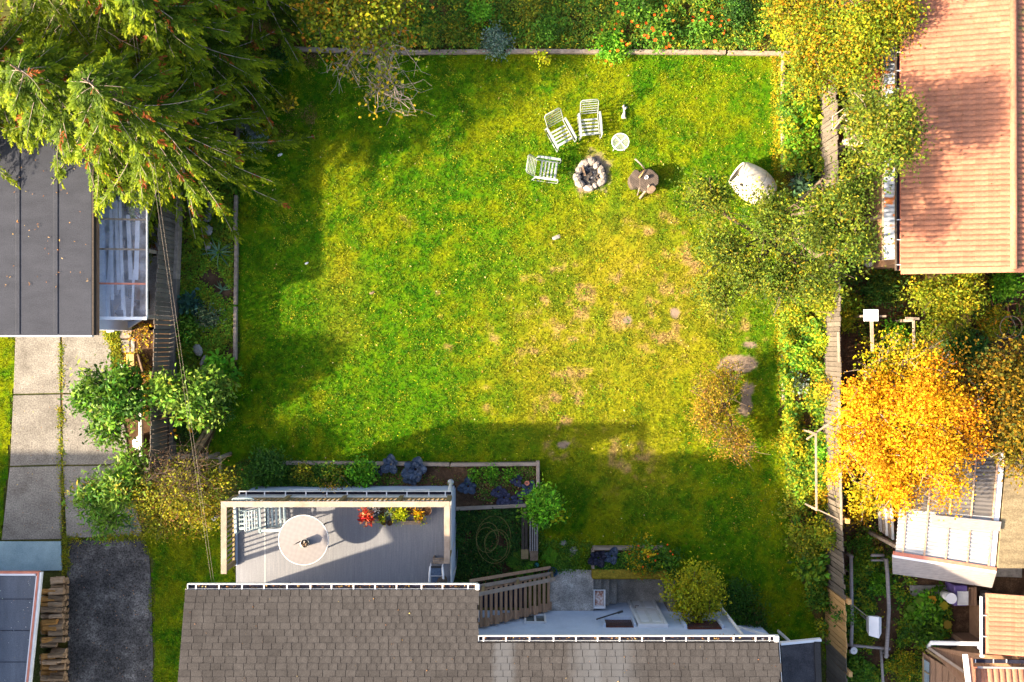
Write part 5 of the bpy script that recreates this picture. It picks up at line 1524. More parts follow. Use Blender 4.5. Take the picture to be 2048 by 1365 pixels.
# corrugated zinc strip roof
zr = thing('zinc_canopy', 'narrow corrugated zinc strip roof with rust patches beside the tiled house', 'canopy', (9.6, 5.0, 0))
zx0 = W(1768, 0, 2.6).x; zx1 = W(1797, 0, 2.75).x
zy0 = W(0, 520, 2.6).y; zy1 = W(0, 62, 2.6).y
segs = int((zy1 - zy0) / 0.0285)
vs = []
for i in range(segs + 1):
    y_ = zy0 + (zy1 - zy0) * i / segs
    dz = 0.013 * math.sin(i * math.pi / 2 + 0.7)
    vs += [(zx0, y_, 2.6 + dz), (zx1, y_, 2.75 + dz)]
MB().add(vs, [(2 * i, 2 * i + 1, 2 * i + 3, 2 * i + 2) for i in range(segs)]).build('corrugated_sheet', ZINC, zr, True)
for py in (90, 200, 320, 430, 515):
    MB().box((zx0 + 0.06, W(0, py, 2.5).y, 1.28), (0.08, 0.08, 2.56)).build('post', DARKB, zr)
MB().box((zx0 + 0.03, (zy0 + zy1) / 2, 2.5), (0.05, zy1 - zy0, 0.12)).build('beam', TIMB, zr)
sh = thing('rusty_lean_to', 'rust red corrugated lean-to roof under the trees by the fence', 'lean-to', (9.0, 7.0, 0))
q = [W(1722, 140, 1.9), W(1760, 140, 2.1), W(1758, 185, 2.1), W(1716, 185, 1.9)]
rz_m = M_noise('rusty_iron', [(0.3, (0.16, 0.035, 0.012)), (0.7, (0.33, 0.09, 0.03))], 5, 0.9, 6, bmp=0.3)
vs = []
for i in range(25):
    t_ = i / 24.0
    a = q[3] * (1 - t_) + q[0] * t_; b = q[2] * (1 - t_) + q[1] * t_
    dz = Vector((0, 0, 0.014 * math.sin(i * math.pi / 2 + .7)))
    vs += [a + dz, b + dz]
MB().add(vs, [(2 * i, 2 * i + 1, 2 * i + 3, 2 * i + 2) for i in range(24)]).build('corrugated_sheet', rz_m, sh)
for v in q:
    MB().box((v.x, v.y, v.z / 2 - 0.02), (0.07, 0.07, v.z)).build('post', DARKB, sh)

# ------------------------------------------------------------------ fences
def fence(name, label, pts, h, boardw, mats, seed, cap_mat=None, gapw=0.014, side=1, new=None, skip=(), rail_mat=None, tint=None):
    """board fence along world points; every board its own piece"""
    r = random.Random(seed)
    t = thing(name, label, 'fence', (pts[0][0], pts[0][1], 0))
    me = [MB().box((0, 0, h / 2), (boardw - gapw, 0.02, h)).mesh('board', m) for m in mats]
    nme = MB().box((0, 0, h / 2), (boardw - gapw, 0.02, h)).mesh('board', NEWB)
    acc = 0.0
    for (a, b) in zip(pts[:-1], pts[1:]):
        a = Vector((*a, 0)); b = Vector((*b, 0)); L = (b - a).length; d = (b - a) / L
        n = max(1, round(L / boardw)); bw_ = L / n; rz = math.atan2(d.y, d.x)
        for i in range(n):
            p = a + d * (i + 0.5) * bw_
            py = 682.5 - p.y * 72
            if any(s0 < py < s1 for s0, s1 in skip):
                continue
            m_ = nme if (new and new[0] < py < new[1]) else r.choice(me)
            inst('board', m_, t, (p.x + r.uniform(-0.006, 0.006), p.y, r.uniform(-0.05, 0.02) if m_ is not nme else r.uniform(-0.01, 0.02)), (r.uniform(-0.012, 0.012), 0, rz + r.uniform(-0.02, 0.02)))
        nrm = Vector((-d.y, d.x, 0)) * side
        for z_ in (0.35, h - 0.35):
            MB().bar(a + nrm * 0.035 + Vector((0, 0, z_)), b + nrm * 0.035 + Vector((0, 0, z_)), 0.04, 0.085).build('rail', rail_mat or mats[0], t)
        k = max(1, int(L / 2.3))
        for i in range(k + 1):
            p = a + d * L * i / k + nrm * 0.09
            MB().box((p.x, p.y, h / 2 - 0.03), (0.09, 0.09, h)).build('post', rail_mat or mats[0], t)
    return t
FH = 1.72
lf = [G(344, 925), G(346, 800), G(352, 660), G(358, 520), G(366, 360), G(370, 300)]
fence('board_fence', 'weathered dark board fence behind the left garden bed', lf, FH, 0.118, [GREYB, GREYB, GREYB], 31, side=1)
# thicker kick timber at its foot
kt = thing('bed_timber', 'long grey timber at the foot of the left board fence', 'timber', (*G(352, 600), 0))
for (a, b) in zip([(352, 905), (354, 720), (360, 560), (368, 350)][:-1], [(352, 905), (354, 720), (360, 560), (368, 350)][1:]):
    MB().bar((*G(*a), 0.3), (*G(*b), 0.3), 0.12, 0.3).build('beam', TIMB if a[1] < 700 else GREYB, kt, bevel=0.01)
FR = 1.7
rfp = [G(1634, 40), G(1634, 200), G(1637, 380), G(1640, 560), G(1642, 760), G(1644, 960), G(1648, 1120), G(1652, 1260), G(1655, 1480)]
rfence = fence('board_fence', 'sunlit grey board fence along the right side of the yard', rfp, FR, 0.135, [PALEB, PALEB, PALEB], 32, side=1, new=(1165, 1282), rail_mat=PALEB)
for (px, py, lb) in ((1693, 1205, 'new square cedar post top at the upper end of the new boards'), (1695, 1350, 'new square cedar post top at the lower end of the new boards'), (1690, 1043, 'new square cedar post top below the golden tree')):
    p = W(px, py, 1.8)
    tag(MB().box((p.x + 0.085, p.y, 0.9), (0.1, 0.13, 1.8)).build('fence_post', NEWB, bevel=0.006), lb, 'post')
for (a, b) in (((1677, 665), (1678, 725)), ((1679, 800), (1680, 905)), ((1680, 905), (1683, 1050))):
    MB().bar(W(*a, 1.73), W(*b, 1.73), 0.05, 0.03).build('cap_board', RAILW, rfence)

# timber edgings of the beds
def edging(name, label, segs, w=0.11, h=0.16, mat=None, z=0.0, cat='edging'):
    t = thing(name, label, cat, (*G(*segs[0][0]), 0))
    for (a, b) in segs:
        MB().bar((*G(*a), z + h / 2), (*G(*b), z + h / 2), w, h).build('timber', mat or TIMB, t, bevel=0.012)
    return t
edging('timber_edging', 'weathered round timber edging along the top of the lawn', [((586, 100), (782, 107)), ((786, 107.5), (985, 105.5)), ((1012, 105), (1240, 106)), ((1244, 106), (1450, 107)), ((1454, 108), (1592, 110))])
edging('timber_edging', 'grey timber edging between left bed and lawn', [((478, 228), (476, 360)), ((474, 392), (472, 462)), ((475, 466), (473, 610)), ((473, 614), (472, 720))], 0.09)
edging('timber_edging', 'timber edging along the right edge of the lawn', [((1564, 112), (1563, 210)), ((1563, 214), (1563.5, 345)), ((1566, 490), (1565, 590)), ((1565, 710), (1564, 800))], 0.085)
edging('log_edging', 'two brown split logs laid diagonally at the lower end of the left bed', [((418, 852), (386, 905)), ((424, 858), (393, 910))], 0.10, 0.14, POSTW)
edging('raised_bed', 'pale timber frame of the raised cabbage bed below the lawn', [((566, 925), (750, 926)), ((752, 926), (900, 928)), ((902, 928.5), (1074, 927)), ((1075.5, 921), (1075.5, 978)), ((912, 1016), (1052, 1009))], 0.095, 0.24, RAILW)
sheet('soil_raised_bed', pxpoly([(480, 928), (1074, 928), (1076, 1008), (912, 1014), (912, 970), (480, 976)]), 0.1, SOIL)
sheet('soil_ivy_bed', pxpoly([(914, 1016), (1052, 1010), (1052, 1130), (1100, 1140), (1090, 1150), (914, 1170)]), 0.05, SOIL)
pr = W(1186, 1100, 0.35)
pb = thing('planter_box', 'mossy topped planter box with timber rim above the sunken steps', 'planter', (*G(1260, 1130), 0))
x0_, y0_ = W(1186, 1141, 0.3).x, W(1186, 1141, 0.3).y; x1_, y1_ = W(1332, 1098, 0.3).x, W(1332, 1098, 0.3).y
MB().box(((x0_ + x1_) / 2, y1_, 0.15), (x1_ - x0_, 0.07, 0.34)).build('side_board', RAILW, pb)
MB().box((x0_, (y0_ + y1_) / 2, 0.15), (0.07, y1_ - y0_ - 0.08, 0.33)).build('side_board', RAILW, pb)
MB().box(((x0_ + x1_) / 2, y0_ - 0.11, 0.10), (x1_ - x0_ + 0.05, 0.26, 0.44)).build('mossy_wall', MOSS, pb, bevel=0.02)
MB().box(((x0_ + x1_) / 2, (y0_ + y1_) / 2, 0.12), (x1_ - x0_ - 0.08, y1_ - y0_ - 0.06, 0.2)).build('soil_fill', SOIL, pb)

# stacked boards at the end of the ivy bed
bs = thing('plank_bench', 'low bench of dark grooved planks beside the ivy bed', 'bench', (*G(1062, 1070), 0))
for i, px in enumerate((1045.5, 1052)):
    MB().box((*G(px, 1062), 0.30), (0.075, 1.0, 0.03)).build('plank', DARKB, bs)
for i, px in enumerate((1060, 1064.5, 1069, 1073.5)):
    MB().box((*G(px, 1066), 0.31), (0.03, 1.0, 0.03)).build('plank', GREYP, bs)
MB().box((*G(1067, 1066), 0.27), (0.26, 1.0, 0.03)).build('plank', DARKB, bs)
MB().box((*G(1049, 1104), 0.31), (0.2, 0.26, 0.05)).build('end_block', POSTW, bs)
MB().box((*G(1067.5, 1107), 0.31), (0.22, 0.26, 0.06)).build('end_block', CUTWOOD, bs)
MB().box((*G(1048, 1032), 0.15), (0.12, 0.3, 0.3)).build('end_block', POSTW, bs)
MB().box((*G(1060, 1100), 0.14), (0.4, 0.2, 0.22)).build('end_block', DARKB, bs)

# hose coil in the ivy bed
r = rng(77)
hp = []
for k in range(95):
    a = k * 0.30; q = 0.40 + 0.15 * math.sin(k * 0.045 + 2) + 0.06 * math.sin(k * 0.19)
    c_ = G(985 + 9 * math.sin(k * 0.06), 1076 + 10 * math.sin(k * 0.045))
    hp.append(Vector((c_[0] + math.cos(a) * q * 0.95, c_[1] + math.sin(a) * q * 1.2, 0.25 + 0.02 * math.sin(k))))
tag(MB().tube(hp, 0.007, 5).build('garden_hose', HOSE, None, True), 'faded yellow garden hose coiled over the ivy bed', 'hose')

# ------------------------------------------------------------------ workshop with corrugated plastic roof
ws = thing('workshop', 'shed with white corrugated plastic roof and rusty rafters below the golden tree', 'shed', (11.8, -4.8, 0))
WZ = 2.4
A = W(1800, 920, WZ); B = W(1988, 940, WZ); Cc = W(2000, 1132, WZ - 0.15); D = W(1788, 1098, WZ - 0.15)
A = W(1806, 910, WZ); D = W(1791, 1104, WZ - 0.12); B = W(2010, 905, WZ); Cc = W(1990, 1136, WZ - 0.12)
split = 0.56
n = 110
def corr(u0, u1, v0, v1, mat, nm, amp=0.02):
    vs = []
    k = int(n * (v1 - v0))
    for i in range(k + 1):
        v = v0 + (v1 - v0) * i / k
        for u in (u0, u1):
            p = (A * (1 - u) + B * u) * (1 - v) + (D * (1 - u) + Cc * u) * v
            vs.append(p + Vector((0, 0, amp * math.sin(i * math.pi / 2 + 0.7))))
    MB().add(vs, [(2 * i, 2 * i + 2, 2 * i + 3, 2 * i + 1) for i in range(k)]).build(nm, mat, ws, True)
us = [0.0, 0.07, 0.285, 0.50, 0.715, 0.93]
for i in range(5):
    corr(us[i], us[i + 1], split, 1.0, MILKY, 'roof_sheet')
    corr(us[i], us[i + 1], 0.0, split - 0.004, SMOKY, 'roof_sheet')
corr(0.932, 1.0, 0.0, 1.0, WHITE, 'roof_sheet', 0.004)
for u in us[1:]:
    a = A * (1 - u) + B * u; b = D * (1 - u) + Cc * u
    MB().bar(a - Vector((0, 0, 0.05)), b - Vector((0, 0, 0.05)), 0.07, 0.05).build('rafter', NEWB, ws)
    for k in range(24):
        p = a * (1 - k / 23) + b * (k / 23)
    MB().bar(a + Vector((0, 0, 0.026)), b + Vector((0, 0, 0.026)), 0.045, 0.008).build('fixing_strip', M_noise('rusty_fixings', [(0.42, (0.30, 0.16, 0.09)), (0.55, (0.38, 0.29, 0.21)), (0.7, (0.20, 0.09, 0.045))], 14, 0.8, 4), ws)
MB().bar(D + Vector((-0.05, -0.03, 0.0)), Cc + Vector((0.02, -0.03, 0.0)), 0.09, 0.09).build('edge_trim', REDTRIM, ws)
MB().bar(D + Vector((-0.06, -0.11, -0.02)), Cc + Vector((0.02, -0.11, -0.02)), 0.06, 0.09).build('edge_trim', WHITE, ws)
pA = D + Vector((-0.06, -0.15, -0.04)); pB = Cc + Vector((0.05, -0.16, -0.04)); pC = W(1984, 1176, 1.75); pD = W(1786, 1148, 1.75)
MB().add([pA, pB, pC, pD] + [v - Vector((0, 0, 0.03)) for v in (pA, pB, pC, pD)], [(0, 3, 2, 1), (4, 5, 6, 7), (3, 7, 6, 2), (0, 4, 7, 3), (1, 2, 6, 5)]).build('lower_board', GREYP, ws)
lw_ = W(1866, 1040, WZ + 0.02); lw2 = W(2004, 1050, WZ + 0.02)
q0, q1, q2, q3 = W(1862, 1030, WZ + .04), W(2003, 1044, WZ + .04), W(2000, 1063, WZ + .04), W(1864, 1050, WZ + .04)
MB().add([q0, q1, q2, W(1920, 1060, WZ + .04), q3] + [v - Vector((0, 0, .03)) for v in (q0, q1, q2, W(1920, 1060, WZ + .04), q3)],
         [(4, 3, 2, 1, 0), (0, 1, 6, 5), (1, 2, 7, 6), (2, 3, 8, 7), (3, 4, 9, 8), (4, 0, 5, 9)]).build('loose_plank', GREYP, ws)
for (px, py) in ((1802, 920), (2000, 912), (1796, 1095), (1984, 1128), (1895, 1112)):
    p = W(px, py, 2.2)
    MB().box((p.x, p.y, 1.12), (0.09, 0.09, 2.24)).build('post', TIMB, ws)
MB().box((11.75, -6.0, 0.7), (2.2, 0.05, 1.4)).build('workbench_front', DARKB, ws)
MB().box((11.75, -4.6, 0.8), (2.2, 2.4, 0.05)).build('workbench_top', GREYP, ws)
for i, px in enumerate((1758, 1764, 1770, 1776, 1782)):
    a = W(px, 1000 + i * 4, 1.3); b = W(px + 3, 1062 + i * 4, 0.9)
    tag(MB().bar(a, b, 0.055, 0.1).build('leaning_board', [GREYP, TIMB, OFFWHITE, TIMB, OFFWHITE][i]), ['leftmost grey board leaning at the side of the white roofed shed', 'second board from the left leaning at the white roofed shed', 'third board from the left, white, leaning at the white roofed shed', 'fourth board from the left leaning at the white roofed shed', 'white board closest to the white roofed shed'][i], 'board', 'boards leaning on the shed')
# flat gravelled roof of the next shed at the right edge
fr_ = thing('flat_roof_shed', 'shed with flat tan gravelled roof cut by the right edge', 'shed', (15.0, -4.6, 0))
q = [W(2012, 925, 2.35), W(2400, 925, 2.35), W(2400, 1137, 2.35), W(1996, 1137, 2.35)]
MB().prism([(v.x, v.y) for v in q][::-1], 2.22, 2.35).build('roof', YARD, fr_)
MB().box((16.2, -4.4, 1.1), (6.0, 2.3, 2.2)).build('wall', BROWNW, fr_)
slab([(1950, 1130), (2040, 1132), (2040, 1154), (1950, 1150)], 0.12, GREYSTONE, None, 'kerb')
kb = bpy.data.objects['kerb']; tag(kb, 'light concrete kerb right of the grey sloping board', 'kerb')

# ------------------------------------------------------------------ brown clad house at bottom right
bh = thing('brown_house', 'brown timber clad house with two small terracotta roofs at the lower right corner', 'house', (13.5, -9.0, 0))
BZ = 3.0
a0 = W(1972, 1190, BZ); a1 = W(1966, 1308, BZ)
rsl = 0.2
def bt(x): return BZ + rsl * (x - a0.x)
tme2 = tile_mesh(0.115, 0.62, TILE, 6, 0.018)
ny = int((a0.y - a1.y) / 0.115)
rfA = MB().add([(a0.x, a0.y, BZ - 0.02), (a0.x, a1.y, BZ - 0.02), (a0.x + 5, a1.y - 0.1, bt(a0.x + 5) - 0.02), (a0.x + 5, a0.y - 0.15, bt(a0.x + 5) - 0.02)], [(0, 1, 2, 3)]).build('roof', REDTRIM, bh)
for j in range(ny):
    for i in range(5):
        x_ = a0.x + 0.06 + (i + 0.5) * 0.60; y_ = a0.y - 0.06 - (j + 0.5) * 0.115
        inst('tile', tme2, rfA, (x_, y_, bt(x_)), (0, -math.atan(rsl), 0))
MB().bar((a0.x - 0.02, a0.y, BZ + 0.02), (a0.x + 3.2, a0.y - 0.1, bt(a0.x + 3.2) + 0.02), 0.1, 0.06).build('verge_trim', TILE, rfA)
g_ = MB().bar((a0.x - 0.11, a0.y - 0.05, BZ - 0.02), (a0.x - 0.11, a1.y - 0.06, BZ - 0.02), 0.03, 0.09)
g_.bar((a0.x - 0.05, a1.y - 0.06, BZ - 0.02), (a0.x - 0.14, a1.y - 0.06, BZ - 0.02), 0.05, 0.06)
gq_ = g_.build('gutter', WHITE, bh)
MB().bar((a0.x - 0.055, a0.y - 0.05, BZ - 0.06), (a0.x - 0.055, a1.y - 0.03, BZ - 0.06), 0.08, 0.02).build('gutter_bed', DARKGUT, gq_)
for py in (1231, 1273):
    MB().box((a0.x - 0.06, W(0, py, BZ).y, BZ + 0.02), (0.11, 0.02, 0.012)).build('hanger', WHITE, gq_)
MB().tube([(a0.x - 0.12, a1.y + 0.12, BZ - 0.1), W(1962, 1288, 2.7), W(1862, 1286, 2.2), W(1857, 1294, 1.9)], 0.055, 10).build('downpipe', WHITE, bh, True)
# lower porch roof of brown boards and clad walls
ctr = W(1960, 1330, 2.0)
pts = [W(1858, 1294, 2.0), W(1972, 1310, 2.4), W(2200, 1322, 2.4), W(2200, 1400, 2.4), W(1950, 1400, 2.4)]
MB().add(pts + [p - Vector((0, 0, 0.06)) for p in pts], [(4, 3, 2, 1, 0)] + [(i, (i + 1) % 5, 5 + (i + 1) % 5, 5 + i) for i in range(5)]).build('porch_roof', BROWNW, bh)
for i in range(9):
    xa, xb = 1846 + i * 13, 1858 + i * 13
    p0, p1 = W(xa, 1306 + i * 8, 1.7), W(xb, 1306 + i * 8 + 8, 1.7)
    q0, q1 = W(xa + 1, 1410, 1.05), W(xb + 1, 1410, 1.05)
    MB().add([p0, p1, q1, q0] + [v - Vector((0, 0, 0.03)) for v in (p0, p1, q1, q0)], [(3, 2, 1, 0), (4, 5, 6, 7), (0, 1, 5, 4), (1, 2, 6, 5), (2, 3, 7, 6), (3, 0, 4, 7)]).build('cladding_board', BROWNW, bh)
MB().bar(W(1857, 1296, 2.03), W(1960, 1366, 2.45), 0.07, 0.05).build('edge_board', RAILW, bh)
MB().bar(W(1852, 1300, 1.9), W(1952, 1372, 2.2), 0.05, 0.06).build('edge_board', POSTW, bh)
w_ = MB().add([W(1847, 1318, 1.73), W(1859, 1326, 1.73), W(1857, 1410, 1.15), W(1847, 1410, 1.15)], [(3, 2, 1, 0)]).build('window', PANE, bh)
MB().bar(W(1846, 1314, 1.75), W(1847, 1410, 1.16), 0.035, 0.04).build('frame', POSTW, w_)
MB().bar(W(1847, 1342, 1.6), W(1860, 1350, 1.6), 0.03, 0.03).build('frame', POSTW, w_)
MB().box((13.9, -9.6, 0.9), (3.4, 3.0, 1.8)).build('wall', BROWNW, bh)
MB().box((14.3, -7.9, 1.4), (3.2, 1.4, 2.8)).build('wall', BROWNW, bh)
b0 = W(1946, 1340, 3.0)
rfB = MB().add([W(1946, 1334, 2.9), W(2200, 1338, 2.9), W(2200, 1440, 3.3), W(1956, 1440, 3.3)], [(3, 2, 1, 0)]).build('roof', REDTRIM, bh)
tm3 = tile_mesh(0.155, 0.5, TILE, 6, 0.022)
for i in range(12):
    for j in range(3):
        x_ = b0.x + 0.14 + i * 0.155; y_ = b0.y - 0.25 - j * 0.48
        inst('tile', tm3, rfB, (x_, y_, 2.98 + j * 0.13), (-0.27, 0, 0) if False else (0, -0.26, math.pi * -0.5), )
MB().bar(W(1930, 1309, 3.1), W(1943, 1420, 3.3), 0.11, 0.06).build('bargeboard', WHITE, bh)
MB().bar(W(1939, 1316, 3.08), W(1953, 1420, 3.28), 0.11, 0.05).build('verge_trim', TILE, rfB)
MB().bar(W(1948, 1322, 2.9), W(2190, 1326, 2.9), 0.09, 0.04).build('gutter_bed', DARKGUT, bh)
for px in (1951, 1987, 2013):
    MB().bar(W(px, 1319, 2.95), W(px, 1326, 2.95), 0.018, 0.01).build('hanger', WHITE, bh)
MB().bar(W(1955, 1335, 2.98), W(2190, 1339, 2.98), 0.05, 0.03).build('eave_strip', GREYP, bh)

# things around the brown house
p = W(1893, 1194, 0.5)
bk = thing('white_bucket', 'white plastic bucket with lid lying behind the cabbages', 'bucket', (p.x, p.y, 0))
MB().tube([W(1886, 1188, 0.35), W(1902, 1197, 0.75)], [0.10, 0.135], 20).build('bucket_body', OFFWHITE, bk, True)
MB().tube([W(1902, 1197, 0.75), W(1903, 1197.5, 0.79)], [0.145, 0.145], 22).build('lid', WHITE, bk)
p = W(1922, 1192, 0.6)
bx = thing('storage_box', 'purple sided white storage box beside the white bucket', 'box', (p.x, p.y, 0))
MB().box((p.x, p.y, 0.3), (0.36, 0.56, 0.6)).build('box_body', PURPLE, bx, bevel=0.02)
MB().box((p.x + 0.04, p.y - 0.06, 0.625), (0.30, 0.38, 0.03)).build('lid', OFFWHITE, bx, bevel=0.01)
p = W(1943, 1193, 0.5)
pl = thing('plank_stack', 'short brown planks standing right of the purple storage box', 'planks', (p.x, p.y, 0))
for i in range(3):
    MB().box((p.x - 0.08 + i * 0.085, p.y, 0.28), (0.075, 0.5, 0.5)).build('plank', BROWNW, pl)
slab([(1818, 1170), (1905, 1170), (1905, 1200), (1818, 1198)], 0.08, GREYSTONE, None, 'stone_slab')
tag(bpy.data.objects['stone_slab'], 'flat mossy stone slab left of the white bucket', 'slab')
for i, (poly_) in enumerate(([(1862, 1280), (1990, 1262), (1990, 1276), (1866, 1292)], [(1958, 1180), (1972, 1180), (1970, 1268), (1956, 1268)])):
    o = slab(poly_, 0.35, [DARKB, GREYP][i], None, 'bed_board', 0.3)
    tag(o, ['dark board edge below the bare soil by the brown house', 'grey board edge right of the bare soil by the brown house'][i], 'board')

# raised bed frame with weathered poles, bird house on the right
fr = thing('pole_frame', 'bed frame of bleached wooden poles beside the new fence boards', 'frame', (*W(1742, 1215, 0.5)[:2], 0))
def pole(pts, r0, mat=None):
    return MB().tube([W(*p) for p in pts], r0, 7)
pole([(1702, 1111, .55), (1703, 1180, .55), (1704, 1250, .55), (1702, 1307, .55)], 0.05).build('pole', GREYP, fr, True)
pole([(1772, 1118, .6), (1775, 1150, .6), (1778, 1220, .6), (1774, 1290, .6), (1772, 1316, .6)], 0.055).build('pole', GREYP, fr, True)
pole([(1690, 1290, .45), (1735, 1294, .45), (1780, 1298, .45)], 0.04).build('pole', GREYP, fr, True)
pole([(1742, 1111, .4), (1768, 1111, .4)], 0.04).build('pole', GREYP, fr, True)
pole([(1742, 1121, .4), (1770, 1121, .4)], 0.03).build('pole', GREYP, fr, True)
pole([(1762, 1298, .3), (1766, 1365, .3)], 0.04).build('pole', GREYP, fr, True)
for (px, py) in ((1703, 1113), (1704, 1300), (1773, 1122), (1774, 1310)):
    q = W(px, py, 0.5)
    MB().tube([(q.x, q.y, 0), (q.x, q.y, 0.55)], 0.045, 7).build('post', GREYP, fr, True)
bhp = W(1750, 1252, 1.3)
bird = thing('bird_house', 'white bird house with gabled roof on a thin pole', 'bird house', (bhp.x, bhp.y, 0))
x, y, z = bhp
MB().add([(x - 0.16, y - 0.26, z), (x - 0.16, y + 0.26, z), (x + 0.06, y - 0.30, z + 0.12), (x + 0.06, y + 0.26, z + 0.12), (x + 0.17, y - 0.20, z), (x + 0.17, y + 0.22, z),
          (x - 0.14, y - 0.2, z - 0.25), (x - 0.14, y + 0.2, z - 0.25), (x + 0.15, y - 0.2, z - 0.25), (x + 0.15, y + 0.2, z - 0.25)],
         [(0, 2, 3, 1), (2, 4, 5, 3), (6, 7, 9, 8), (0, 1, 7, 6), (4, 8, 9, 5), (0, 6, 8, 4, 2), (1, 3, 5, 9, 7)]).build('house_box', WHITE, bird)
MB().tube([(x, y, 0), (x, y, z - 0.25)], 0.025, 6).build('pole', GREYP, bird)
MB().tube([W(1708, 1212, 1.3), W(1735, 1234, 1.25)], 0.012, 5).build('stay', CABLE, bird)
dk = W(1708, 1302, 0.7)
d_ = thing('white_disc', 'round white lid with dark centre on the pole frame', 'lid', (dk.x, dk.y, 0))
MB().cyl(dk - Vector((0, 0, 0.02)), 0.095, 0.02, 24).build('disc', OFFWHITE, d_)
MB().cyl(dk, 0.012, 0.01, 10).build('hub', BLACKM, d_)
MB().tube([(dk.x, dk.y, 0), (dk.x, dk.y, dk.z - 0.02)], 0.02, 6).build('stake', GREYP, d_)

# feeding table and trellis arms above the golden tree
ft = W(1742, 631, 1.5)
f_ = thing('feeding_table', 'white square board on a pale wooden arm above the golden tree', 'bird table', (ft.x, ft.y, 0))
MB().box((ft.x, ft.y, 1.5), (0.38, 0.31, 0.05)).build('table_board', WHITE, f_, bevel=0.006)
MB().bar(W(1743, 640, 1.42), W(1745, 705, 1.25), 0.075, 0.06).build('arm', RAILW, f_)
MB().bar(W(1720, 633, 1.42), W(1772, 633, 1.42), 0.05, 0.05).build('arm', TIMB, f_)
MB().box((ft.x, ft.y, 0.7), (0.08, 0.08, 1.4)).build('post', TIMB, f_)
tr = thing('vine_trellis', 'wooden T shaped trellis bar right of the white feeding board', 'trellis', (*W(1826, 640, 1.4)[:2], 0))
MB().bar(W(1811, 637, 1.45), W(1838, 638, 1.45), 0.06, 0.05).build('arm', TIMB, tr)
MB().bar(W(1827, 641, 1.42), W(1828, 700, 1.2), 0.05, 0.05).build('arm', RAILW, tr)
q = W(1827, 641, 1.4)
MB().box((q.x, q.y, 0.7), (0.07, 0.07, 1.4)).build('post', TIMB, tr)
# bleached trellis frame over the right bed
tf = thing('berry_trellis', 'bleached pale trellis frame sticking out from the right fence', 'trellis', (*W(1632, 940, 1.4)[:2], 0))
MB().bar(W(1631.5, 866, 1.5), W(1633, 1022, 1.5), 0.045, 0.04).build('beam', RAILW, tf)
MB().bar(W(1613, 879, 1.53), W(1682, 830, 1.53), 0.045, 0.03).build('arm', RAILW, tf)
MB().bar(W(1616, 862, 1.56), W(1634, 869, 1.56), 0.04, 0.03).build('arm', RAILW, tf)
MB().bar(W(1610, 1008, 1.44), W(1688, 1044, 1.44), 0.03, 0.025).build('arm', RAILW, tf)
for (px, py) in ((1632, 868), (1633, 1020)):
    q = W(px, py, 1.5)
    MB().box((q.x, q.y, 0.74), (0.045, 0.045, 1.48)).build('post', TIMB, tf)
# crumpled white sack and square frames in the neighbour's yard
tag(inst('sack', rock(55, SACK, 1, 1, 1, 'sack'), None, W(1752, 518, 0.4), (0, 0, 0.3), (0.75, 0.42, 0.6)), 'crumpled pale sack left of the tiled roof corner', 'sack')
for i, (c_, a_) in enumerate((((1993, 598), 0.3), ((2028, 620), 0.15))):
    t = thing('square_frame', ['thin red square frame on soil below the tiled roof, left one', 'thin red square frame on soil below the tiled roof, right one'][i], 'frame', W(*c_, 0.05), a_)
    for k in range(4):
        m_ = Matrix.Rotation(k * math.pi / 2, 3, 'Z')
        MB().box(m_ @ Vector((0.16, 0, 0)), (0.025, 0.345, 0.025), m=m_).build('side', REDTRIM, t, local=True)
wp = W(2013, 655, 0.5)
tc_ = thing('tomato_cage', 'coiled wire plant cage near the right edge', 'plant cage', (wp.x, wp.y, 0))
for k in range(4):
    MB().tube([(wp.x - 0.08 * k + math.cos(a / 20 * 6.284) * 0.3, wp.y + math.sin(a / 20 * 6.284) * 0.3, 0.75 - 0.2 * k) for a in range(21)], 0.008, 4).build('ring', CABLE, tc_)

# overhead cables from the eave to the trees
for (a, b, lb) in (((424, 1172), (306, 350), 'left of two thin overhead cables above the left garden bed'), ((429, 1172), (312, 350), 'right of two thin overhead cables above the left garden bed')):
    p0 = W(a[0], a[1], 4.45); p1 = W(b[0], b[1], 5.2)
    d = p1 - p0
    pts = []
    for i in range(21):
        t_ = i / 20 * 1.35
        p = p0 + d * t_
        p.z = 4.45 + 0.75 * t_ - 0.35 * math.sin(min(t_ / 1.35, 1) * math.pi)
        # keep the picture line while sagging
        px = a[0] + (b[0] - a[0]) * t_; py = a[1] + (b[1] - a[1]) * t_
        pts.append(W(px, py, p.z))
    tag(MB().tube(pts, 0.0026, 5).build('overhead_cable', CABLE, None, True), lb, 'cable')

# picket fence below the left bed
pk = thing('picket_fence', 'short picket fence with rounded grey tops behind the hedge', 'fence', (*W(380, 918, 1)[:2], 0))
for i, px in enumerate((315, 338, 363, 389, 412, 437)):
    q = W(px, 917, 1.15)
    MB().tube([(q.x, q.y, 0), (q.x, q.y, 1.05), (q.x, q.y, 1.15)], [0.055, 0.055, 0.03], 8).build('picket', TIMB, pk, True)
q0 = W(310, 917, 0.8); q1 = W(440, 917, 0.8)
MB().bar(q0, q1, 0.03, 0.08).build('rail', TIMB, pk)
tag(MB().box((*W(437, 935, 0.9)[:2], 0.75), (0.06, 0.5, 0.05)).build('timber_post', TIMB), 'grey timber lying over the right end of the picket fence', 'timber')
for (px, py) in ((428, 1038),):
    q = W(px, py, 0.6)
    pp = thing('garden_stake', 'white capped wooden stake at the lower right of the hedge', 'stake', (q.x, q.y, 0))
    MB().tube([(q.x, q.y, 0), (q.x, q.y, 0.6)], 0.045, 8).build('stake_body', TIMB, pp)
    MB().tube([(q.x, q.y, 0.6), (q.x, q.y, 0.63)], 0.055, 10).build('stake_cap', WHITE, pp)

